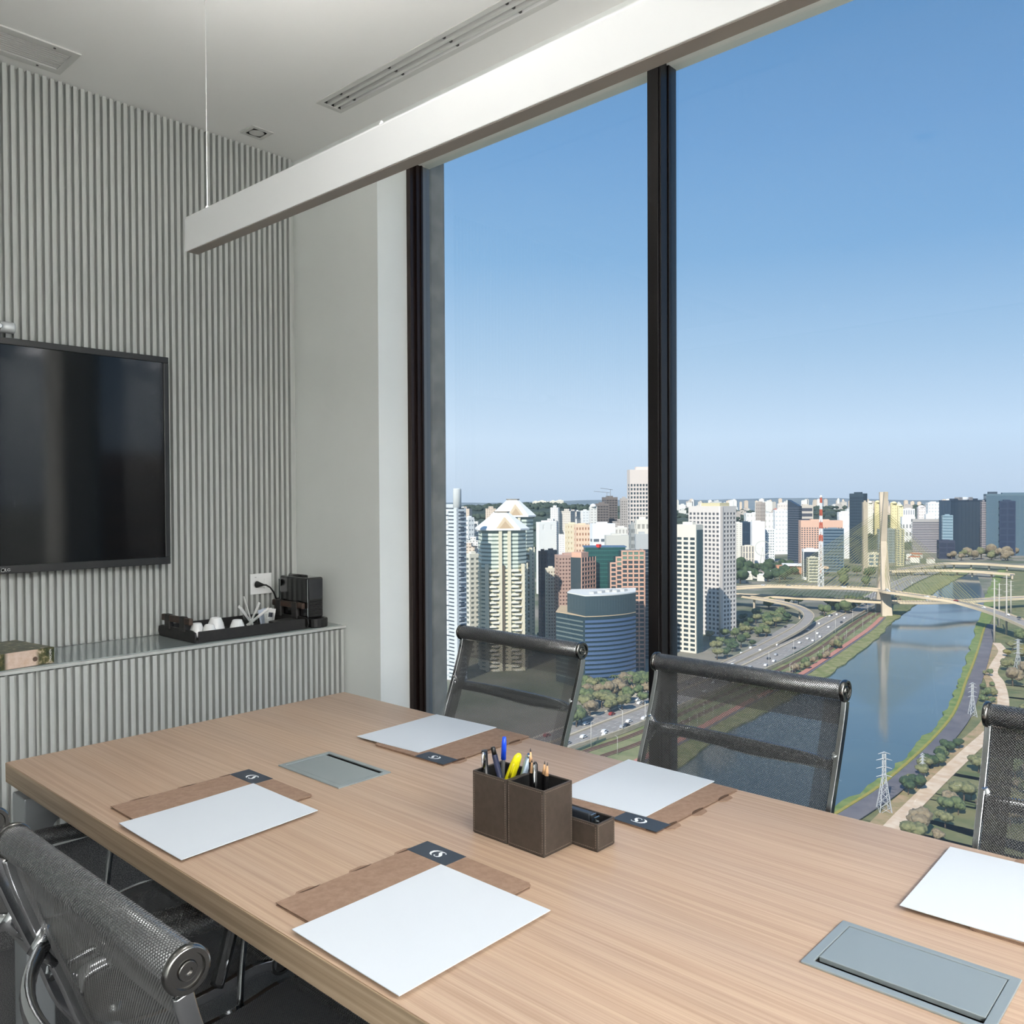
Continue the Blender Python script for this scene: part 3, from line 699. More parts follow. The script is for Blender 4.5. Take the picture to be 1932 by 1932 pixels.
def make_sheet(label, corners, lift=()):
    """stack of a few sheets, bilinear over its four corners, a corner may curl up a little"""
    z0 = 0.0052; n = 10; vs = []; top = []
    a, b, c, d = [Vector((p[0], p[1], 0)) for p in corners]
    cen = (a + b + c + d) / 4
    mb = MB(); 
    for layer in (0, 1):
        for i in range(n + 1):
            for j in range(n + 1):
                u, w = i / n, j / n
                p = a * (1 - u) * (1 - w) + b * (1 - u) * w + c * u * w + d * u * (1 - w)
                z = 0.0
                for (cu, cw, amt) in lift:
                    dd = math.hypot(u - cu, w - cw); z += amt * max(0, 1 - dd / 0.6) ** 2
                vs.append((p.x - cen.x, p.y - cen.y, z0 + z + layer * 0.0011))
    N = (n + 1) ** 2; fs = []
    for i in range(n):
        for j in range(n):
            q = [i * (n + 1) + j, i * (n + 1) + j + 1, (i + 1) * (n + 1) + j + 1, (i + 1) * (n + 1) + j]
            fs.append(tuple(q)); fs.append(tuple(k + N for k in reversed(q)))
    rim = [j for j in range(n + 1)] + [i * (n + 1) + n for i in range(1, n + 1)] + [n * (n + 1) + j for j in range(n - 1, -1, -1)] + [i * (n + 1) for i in range(n - 1, 0, -1)]
    for k in range(len(rim)):
        p, q = rim[k], rim[(k + 1) % len(rim)]; fs.append((p, q, q + N, p + N))
    mb.add(vs, fs)
    o = mb.build('paper_sheet', sheet_white); o.location = (cen.x, cen.y, TT)
    return tag(o, label, 'paper', 'blank paper on the folders')


make_folder('kraft folder nearest the camera under blank paper, three tabs on its left', (1.0755, 0.039), 0.0)
make_folder('kraft folder at the left near seat, beside the table corner', (0.485, 0.040), R(0.5))
make_folder('kraft folder at the far left seat by the window, behind the grey cable box', (0.776, 0.952), R(180.8))
make_folder('kraft folder at the far seat behind the pen holder', (1.352, 0.942), R(179.6))
make_folder('kraft folder at the right edge, under the cut off paper', (2.10, 0.945), R(180))
make_sheet('blank white paper nearest the camera, at the table edge', [(1.166, 0.008), (1.164, 0.290), (1.396, 0.291), (1.397, 0.007)], [(0, 0, 0.0012)])
make_sheet('blank white paper at the left near seat', [(0.596, 0.010), (0.577, 0.296), (0.812, 0.295), (0.830, 0.014)], [(0, 0, 0.0025), (1, 1, 0.001)])
make_sheet('blank white paper at the far left seat by the window', [(0.457, 0.656), (0.442, 0.940), (0.660, 0.953), (0.673, 0.672)], [(0, 0, 0.0015)])
make_sheet('blank white paper behind the pen holder', [(1.085, 0.674), (1.073, 0.956), (1.294, 0.952), (1.297, 0.688)], [])
make_sheet('blank white paper cut off at the right edge of the photo', [(1.767, 0.640), (1.760, 0.917), (1.968, 0.925), (1.975, 0.650)], [(0, 0, 0.0015)])

# ---- pen holder and its pens
brown = noisy('brown_leather', (56, 49, 43), (64, 56, 50), (80, 80, 80), 0.45, bump=0.15, bscale=1200, dist=0.0004)
stitch = mat('stitching', (118, 107, 97), 0.8); inside = mat('cup_lining', (9, 9, 10), 0.8)
ph = thing('pen_holder', 'brown stitched leather pen holder of two cups and a low box', 'pen holder', (0, 0, TT))


def holder_cup(name, x0, y0, x1, y1, h, t=0.0035):
    m = MB(); slab_with_holes(m, x0, x1, y0, y1, 0.0012, h, [(x0 + t, x1 - t, y0 + t, y1 - t)])
    c = m.build(name, brown, ph, bevel=0.0012)
    MB().box((x0 + 0.0015, y0 + 0.0015, 0.0), (x1 - 0.0015, y1 - 0.0015, 0.004)).build('foot', inside, c)
    m = MB()
    e = 0.0004
    for a, b in (((x0 + t - e, y0 + t, 0.006), (x0 + t + e, y1 - t, h - 0.002)), ((x1 - t - e, y0 + t, 0.006), (x1 - t + e, y1 - t, h - 0.002)), ((x0 + t, y0 + t - e, 0.006), (x1 - t, y0 + t + e, h - 0.002)), ((x0 + t, y1 - t - e, 0.006), (x1 - t, y1 - t + e, h - 0.002))): m.box(a, b)
    m.build('lining', inside, c)
    s = MB(); i = 0.0036; L_ = 0.0026; G = 0.0042; w = 0.00035

    def run(face, a, b, fixed, horiz):
        k = a
        while k + L_ < b:
            if face in ('y0', 'y1'):
                yy = y0 - 0.0003 if face == 'y0' else y1 + 0.0003
                s.box((k, yy - 0.0003, fixed - w), (k + L_, yy + 0.0004, fixed + w)) if horiz else s.box((fixed - w, yy - 0.0003, k), (fixed + w, yy + 0.0004, k + L_))
            else:
                xx = x1 + 0.0003 if face == 'x1' else x0 - 0.0003
                s.box((xx - 0.0004, k, fixed - w), (xx + 0.0003, k + L_, fixed + w)) if horiz else s.box((xx - 0.0004, fixed - w, k), (xx + 0.0003, fixed + w, k + L_))
            k += G
    for f_ in ('y0', 'x1'):
        lo, hi = (x0, x1) if f_ == 'y0' else (y0, y1)
        for zz in (0.002 + i, h - i): run(f_, lo + i, hi - i, zz, True)
        for q in (lo + i, hi - i): run(f_, 0.003 + i, h - i, q, False)
    tag(s.build('stitching', stitch, c), kind='stuff')


holder_cup('cup', 1.0975, 0.430, 1.1810, 0.5065, 0.113); holder_cup('cup', 1.1825, 0.430, 1.2660, 0.5065, 0.113); holder_cup('box', 1.2050, 0.5075, 1.3190, 0.5580, 0.048)


def along(a, b): a, b = Vector(a), Vector(b); return a, b, (b - a).normalized()


def pen_pts(a, b, fr): a, b = Vector(a), Vector(b); return [a + (b - a) * k for k in fr]


ZB = TT + 0.008
clearp = glass_pane('clear_plastic', (0.80, 0.81, 0.82))
# blue ballpoint
o = thing('ballpoint_pen', 'ballpoint pen with a bright blue cap in the left cup', 'pen')
a, b, d = along((1.106, 0.496, ZB), (1.122, 0.488, 0.905))
MB().tube([a, b - d * 0.038], 0.0038, 6, smooth=False).build('barrel', mat('smoke_barrel', (110, 112, 116), 0.2), o)
MB().tube([b - d * 0.042, b - d * 0.012, b], [0.0050, 0.0047, 0.0034], 14).build('cap', mat('blue_plastic', (26, 74, 214), 0.3), o)
# silver clip pen
o = thing('clip_pen', 'black pen with a broad silver clip in the left cup', 'pen')
a, b, d = along((1.118, 0.450, ZB), (1.112, 0.446, 0.888))
MB().tube([a, b], 0.0055, 12).build('barrel', black_plastic, o)
q = RT * 0.001
MB().tube([b + Vector((0.004, -0.0055, -0.001)), b + Vector((0.0045, -0.0065, -0.006)), b + Vector((0.004, -0.0065, -0.026)), b + Vector((0.0035, -0.0055, -0.032))], [0.003, 0.0052, 0.0050, 0.003], 10, flat=(0.5, 1.0)).build('clip', chrome, o)
# navy pen
o = thing('navy_pen', 'dark navy pen leaning right in the left cup', 'pen')
a, b, d = along((1.166, 0.462, ZB), (1.127, 0.452, 0.896))
MB().tube([a, b - d * 0.014], 0.0052, 12).build('barrel', mat('navy_plastic', (30, 36, 62), 0.4), o)
MB().tube([b - d * 0.014, b - d * 0.002, b], [0.0046, 0.0044, 0.003], 12).build('cap', black_plastic, o)
# highlighter
o = thing('highlighter', 'yellow highlighter leaning right in the left cup', 'pen')
a, b, d = along((1.112, 0.478, ZB + 0.02), (1.174, 0.470, 0.888))
MB().tube([a, a + d * 0.03, b - d * 0.02, b - d * 0.005, b], [0.008, 0.0095, 0.0095, 0.0075, 0.004], 14, flat=(0.75, 1.1)).build('barrel', mat('yellow_plastic', (232, 222, 32), 0.35), o)
MB().tube([b - d * 0.05 + Vector((0.004, -0.0078, 0)), b - d * 0.018 + Vector((0.002, -0.0075, 0))], 0.0026, 8).build('clip', mat('yellow_clip', (206, 192, 30), 0.4), o)
# silver blue pen
o = thing('silver_pen', 'silver blue pen beside the yellow highlighter', 'pen')
a, b, d = along((1.140, 0.492, ZB + 0.02), (1.190, 0.480, 0.889))
MB().tube([a, b - d * 0.006], 0.006, 12).build('barrel', mat('silver_blue', (150, 166, 182), 0.3, metal=0.5), o)
MB().tube([b - d * 0.006, b], [0.005, 0.0035], 12).build('button', chrome, o)
# pencils
wood_p = noisy('pencil_wood', (196, 152, 112), (214, 172, 130), (60, 60, 20), 0.6)
lead = mat('graphite', (52, 52, 54), 0.4); blackp = mat('pencil_black', (18, 18, 19), 0.3)
PEN = [((1.208, 0.470, ZB), (1.206, 0.465, 0.906), 'black pencil, tallest point in the right cup'), ((1.217, 0.456, ZB), (1.2135, 0.460, 0.890), 'black pencil just right of the tallest one'),
       ((1.214, 0.480, ZB), (1.238, 0.466, 0.890), 'black pencil leaning right, left one of the right pair'), ((1.226, 0.470, ZB), (1.246, 0.464, 0.890), 'black pencil leaning right, rightmost in the cup')]
for a, b, lab in PEN:
    o = thing('pencil', lab, 'pencil', group='black pencils in the right cup')
    a, b, d = along(a, b)
    MB().tube([a, b - d * 0.024], 0.0039, 6, smooth=False).build('shaft', blackp, o)
    MB().tube([b - d * 0.024, b - d * 0.006], [0.0039, 0.0013], 12).build('sharpened_wood', wood_p, o)
    MB().tube([b - d * 0.006, b], [0.0013, 0.0003], 8).build('lead', lead, o)
o = thing('black_pen', 'black pen with a silver clip among the pencils', 'pen')
a, b, d = along((1.232, 0.448, ZB), (1.2265, 0.454, 0.889))
MB().tube([a, b - d * 0.004, b], [0.0045, 0.0045, 0.002], 12).build('barrel', black_plastic, o)
MB().tube([b + Vector((0.002, -0.0052, -0.003)), b + Vector((0.0025, -0.0055, -0.04)), b + Vector((0.0025, -0.0050, -0.046))], 0.0016, 8).build('clip', chrome, o)
o = thing('stapler', 'black mini stapler with silver jaws in the low leather box', 'stapler', (0, 0, TT))
MB().box((1.228, 0.522, 0.012), (1.292, 0.538, 0.055), m=Matrix.Translation((0, 0, 0))).build('body', mat('stapler_black', (40, 44, 50), 0.35), o, bevel=0.003)
m = MB().box((1.2925, 0.523, 0.028), (1.295, 0.537, 0.054)); m.box((1.300, 0.523, 0.028), (1.3025, 0.537, 0.051)); m.box((1.292, 0.528, 0.040), (1.306, 0.532, 0.044)); m.build('jaw', chrome_soft, o)

# ---- chairs: mesh sling between two chrome ribs
cap_metal = mat('cap_metal', (128, 127, 125), 0.2, metal=1.0)
bar_alu = mat('bar_aluminium', (222, 224, 226), 0.32, metal=0.9)
chair_dark = mat('dark_chrome', (120, 122, 124), 0.16, metal=1.0)


def smooth_path(P, n):
    """Catmull-Rom through P, n points per span"""
    P = [Vector(p) for p in P]; out = []
    for i in range(len(P) - 1):
        p0, p1, p2, p3 = P[max(i - 1, 0)], P[i], P[i + 1], P[min(i + 2, len(P) - 1)]
        for k in range(n):
            t = k / n
            out.append(0.5 * ((2 * p1) + (-p0 + p2) * t + (2 * p0 - 5 * p1 + 4 * p2 - p3) * t * t + (-p0 + 3 * p1 - 3 * p2 + p3) * t ** 3))
    out.append(P[-1]); return out


def sheet_uv(name, mat_, rows, parent, xs):
    """rows: list of (y,z); xs: list of x; UVs in metres"""
    me = bpy.data.meshes.new(name); vs = []; fs = []; acc = [0.0]
    for i in range(1, len(rows)): acc.append(acc[-1] + (Vector(rows[i]) - Vector(rows[i - 1])).length)
    for (y, z) in rows:
        for x in xs: vs.append((x, y, z))
    nx = len(xs)
    for i in range(len(rows) - 1):
        for j in range(nx - 1): fs.append((i * nx + j, i * nx + j + 1, (i + 1) * nx + j + 1, (i + 1) * nx + j))
    me.from_pydata(vs, [], fs); uvl = me.uv_layers.new(name='UVMap')
    for lp in me.loops:
        v = lp.vertex_index; uvl.data[lp.index].uv = (xs[v % nx], acc[v // nx])
    for p in me.polygons: p.use_smooth = True
    me.materials.append(mat_)
    o = bpy.data.objects.new(name, me); COL.objects.link(o); o.parent = parent
    return o


def make_chair(label, lift=0.0, arm_dz=0.0):
    c = thing('office_chair', label, 'chair', (0, 0, 0), 0, 'mesh office chairs around the table')
    HW = 0.250
    bar = (-0.330, 0.845 + lift); rb = 0.0230
    prof = [(-0.330, 0.825 + lift), (-0.318, 0.780 + lift), (-0.290, 0.700 + lift), (-0.255, 0.610 + lift), (-0.222, 0.525 + lift), (-0.170, 0.462 + lift), (-0.090, 0.438 + lift), (0.02, 0.436 + lift), (0.110, 0.446 + lift), (0.165, 0.450 + lift)]
    P = [(q.x, q.y) for q in smooth_path([(y, z, 0) for y, z in prof], 6)]
    # fabric: round the top bar, down the back, along the seat, round the front roll
    top = [(bar[0] + rb * math.cos(a), bar[1] + rb * math.sin(a)) for a in [R(-90 - 20 * k) for k in range(18, -1, -1)]]
    fr = (0.172, 0.4295 + lift)
    front = [(fr[0] + rb * math.cos(a), fr[1] + rb * math.sin(a)) for a in [R(100 - 20 * k) for k in range(19)]]
    xs = [-HW + 2 * HW * k / 10 for k in range(11)]
    sheet_uv('sling', mesh_fabric, top[:-1] + P + front[1:], c, xs)
    # doubled hems: below the top bar and along both sides
    off = 0.0035
    hem = [(y - off, z) for (y, z) in P[1:8]]
    sheet_uv('top_hem', mesh_fabric, hem, c, [x + 0.0011 for x in xs])
    for s in (-1, 1):
        side = [(y - off, z - off * 0.5) for (y, z) in P[1:]]
        sheet_uv('side_hem', mesh_fabric, side, c, [s * HW, s * (HW - 0.042)])
    # top bar and front roll cores with round caps
    for nm, (y, z) in (('top_bar', bar), ('front_roll', fr)):
        MB().lathe([(rb - 0.002, -HW - 0.006), (rb - 0.002, HW + 0.006)], (0, y, z), (1, 0, 0), 20).build(nm, bar_alu, c)
        for s in (-1, 1):
            cp = MB()
            for pr_ in ([(0.0, 0.0), (0.0248, 0.0)], [(0.0248, 0.0), (0.0262, 0.0015), (0.0262, 0.0065), (0.0250, 0.0088), (0.0236, 0.0095)], [(0.0236, 0.0095), (0.0190, 0.0095)], [(0.0190, 0.0095), (0.0180, 0.0060)], [(0.0180, 0.0060), (0.0112, 0.0060)],
                        [(0.0112, 0.0060), (0.0106, 0.0084), (0.0098, 0.0090)], [(0.0098, 0.0090), (0.0046, 0.0090)], [(0.0046, 0.0090), (0.0044, 0.0066)], [(0.0044, 0.0066), (0.0, 0.0066)]):
                n0 = len(cp.f); cp.lathe(pr_, (s * (HW + 0.004), y, z), (s, 0, 0), 32)
                del cp.f[n0 + (len(pr_) - 1) * 32:]; del cp.mi[n0 + (len(pr_) - 1) * 32:]
            cp.build('end_cap', cap_metal, c)
    # side ribs
    rib = [(-0.332, 0.822 + lift), (-0.321, 0.780 + lift), (-0.293, 0.700 + lift), (-0.258, 0.610 + lift), (-0.225, 0.522 + lift), (-0.170, 0.456 + lift), (-0.090, 0.430 + lift), (0.02, 0.428 + lift), (0.110, 0.438 + lift), (0.160, 0.430 + lift)]
    rp_ = [(q.x, q.y) for q in smooth_path([(y, z, 0) for y, z in rib], 5)]
    for s in (-1, 1):
        m = MB(); n = len(rp_); hw, ht = 0.006, 0.011; vs = []
        for i, (y, z) in enumerate(rp_):
            a = Vector(rp_[max(i - 1, 0)]); b = Vector(rp_[min(i + 1, n - 1)]); t = (b - a).normalized(); nn = Vector((-t.y, t.x))
            for (dx, dn) in ((-hw, -ht), (-hw * 0.4, -ht * 1.25), (hw * 0.4, -ht * 1.25), (hw, -ht), (hw, ht * 0.7), (-hw, ht * 0.7)):
                vs.append((s * (HW + 0.007) + dx, y + nn.x * dn, z + nn.y * dn))
        fs = [(i * 6 + k, i * 6 + (k + 1) % 6, (i + 1) * 6 + (k + 1) % 6, (i + 1) * 6 + k) for i in range(n - 1) for k in range(6)] + [tuple(range(5, -1, -1)), tuple((n - 1) * 6 + k for k in range(6))]
        m.add(vs, fs); m.build('side_rib', chrome, c, bevel=0.0012)
    # bowed spreader behind the back, and one under the seat
    zc = 0.678 + lift; yb = -0.300
    sp = []
    for k in range(21):
        u = -1 + k / 10; sp.append((u * (HW + 0.004), yb + 0.010 - 0.075 * (1 - abs(u) ** 3), zc - 0.020 * (1 - u * u)))
    MB().tube(sp, [0.011 + 0.006 * (1 - abs(-1 + k / 10)) for k in range(21)], 12, flat=(1.3, 0.75)).build('back_spreader', chrome, c)
    for s in (-1, 1):
        MB().tube([(s * (HW + 0.002), yb + 0.012, zc + 0.03), (s * (HW - 0.004), yb - 0.006, zc), (s * (HW + 0.002), yb + 0.022, zc - 0.035)], [0.006, 0.012, 0.006], 10).build('spreader_lug', chrome, c)
    sp2 = [(-HW, -0.05, 0.425 + lift), (-0.16, -0.05, 0.395 + lift), (0, -0.05, 0.375 + lift), (0.16, -0.05, 0.395 + lift), (HW, -0.05, 0.425 + lift)]
    MB().tube(smooth_path(sp2, 5), 0.014, 12).build('seat_spreader', chrome, c)
    # arm loops with padded tops
    for s in (-1, 1):
        x = s * (HW + 0.030)
        loop = [(x - s * 0.016, -0.245, 0.575 + lift + arm_dz), (x, -0.225, 0.598 + lift + arm_dz), (x, -0.15, 0.604 + lift + arm_dz), (x, 0.0, 0.597 + lift + arm_dz), (x, 0.050, 0.585 + lift + arm_dz), (x, 0.056, 0.555 + lift + arm_dz), (x - s * 0.006, 0.046, 0.50 + lift + arm_dz), (x - s * 0.018, 0.034, 0.44 + lift + arm_dz)]
        MB().tube(smooth_path(loop, 5), 0.0095, 12, flat=(0.7, 1.45)).build('arm', chair_dark, c)
        rows = []
        a = MB(); pad = [(x, -0.19, 0.606 + lift + arm_dz), (x, -0.10, 0.606 + lift + arm_dz), (x, 0.0, 0.601 + lift + arm_dz), (x, 0.062, 0.588 + lift + arm_dz)]
        po = MB().tube(smooth_path(pad, 4), 0.019, 16).build('arm_pad', mesh_fabric, c)
        uvl = po.data.uv_layers.new(name='UVMap')
        for lp in po.data.loops:
            co = po.data.vertices[lp.vertex_index].co; w = math.atan2(co.z - 0.602 - lift - arm_dz, co.x - x)
            uvl.data[lp.index].uv = (w * 0.019, co.y)
        MB().tube(smooth_path([(q[0], q[1], q[2]) for q in pad], 4), 0.0165, 12).build('arm_core', bar_alu, c)
    # column, star base, castors
    MB().tube([(0, -0.05, 0.09), (0, -0.05, 0.24)], 0.030, 18).build('column_sleeve', black_plastic, c)
    MB().tube([(0, -0.05, 0.24), (0, -0.05, 0.372 + lift)], 0.014, 16).build('gas_spring', chrome, c)
    MB().box((-0.07, -0.14, 0.372 + lift), (0.07, 0.04, 0.395 + lift)).build('mechanism', black_plastic, c, bevel=0.008)
    for k in range(5):
        w = R(90 + 72 * k); dx, dy = math.cos(w), math.sin(w)
        MB().tube([(0.02 * dx, -0.05 + 0.02 * dy, 0.118), (0.16 * dx, -0.05 + 0.16 * dy, 0.100), (0.285 * dx, -0.05 + 0.285 * dy, 0.072)], [0.024, 0.020, 0.014], 10).build('base_leg', chrome, c)
        for q in (-1, 1):
            MB().lathe([(0.0, -0.008), (0.023, -0.008), (0.026, -0.004), (0.026, 0.006), (0.020, 0.010), (0.0, 0.011)], (0.278 * dx - q * 0.014 * dy, -0.05 + 0.278 * dy + q * 0.014 * dx, 0.026), (-dy * q, dx * q, 0), 20).build('castor', black_rubber, c)
        MB().box((-0.012, -0.012, 0.028), (0.012, 0.012, 0.062), m=Matrix.Translation((0.278 * dx, -0.05 + 0.278 * dy, 0)) @ Matrix.Rotation(w, 4, 'Z')).build('castor_fork', black_plastic, c)
    return c


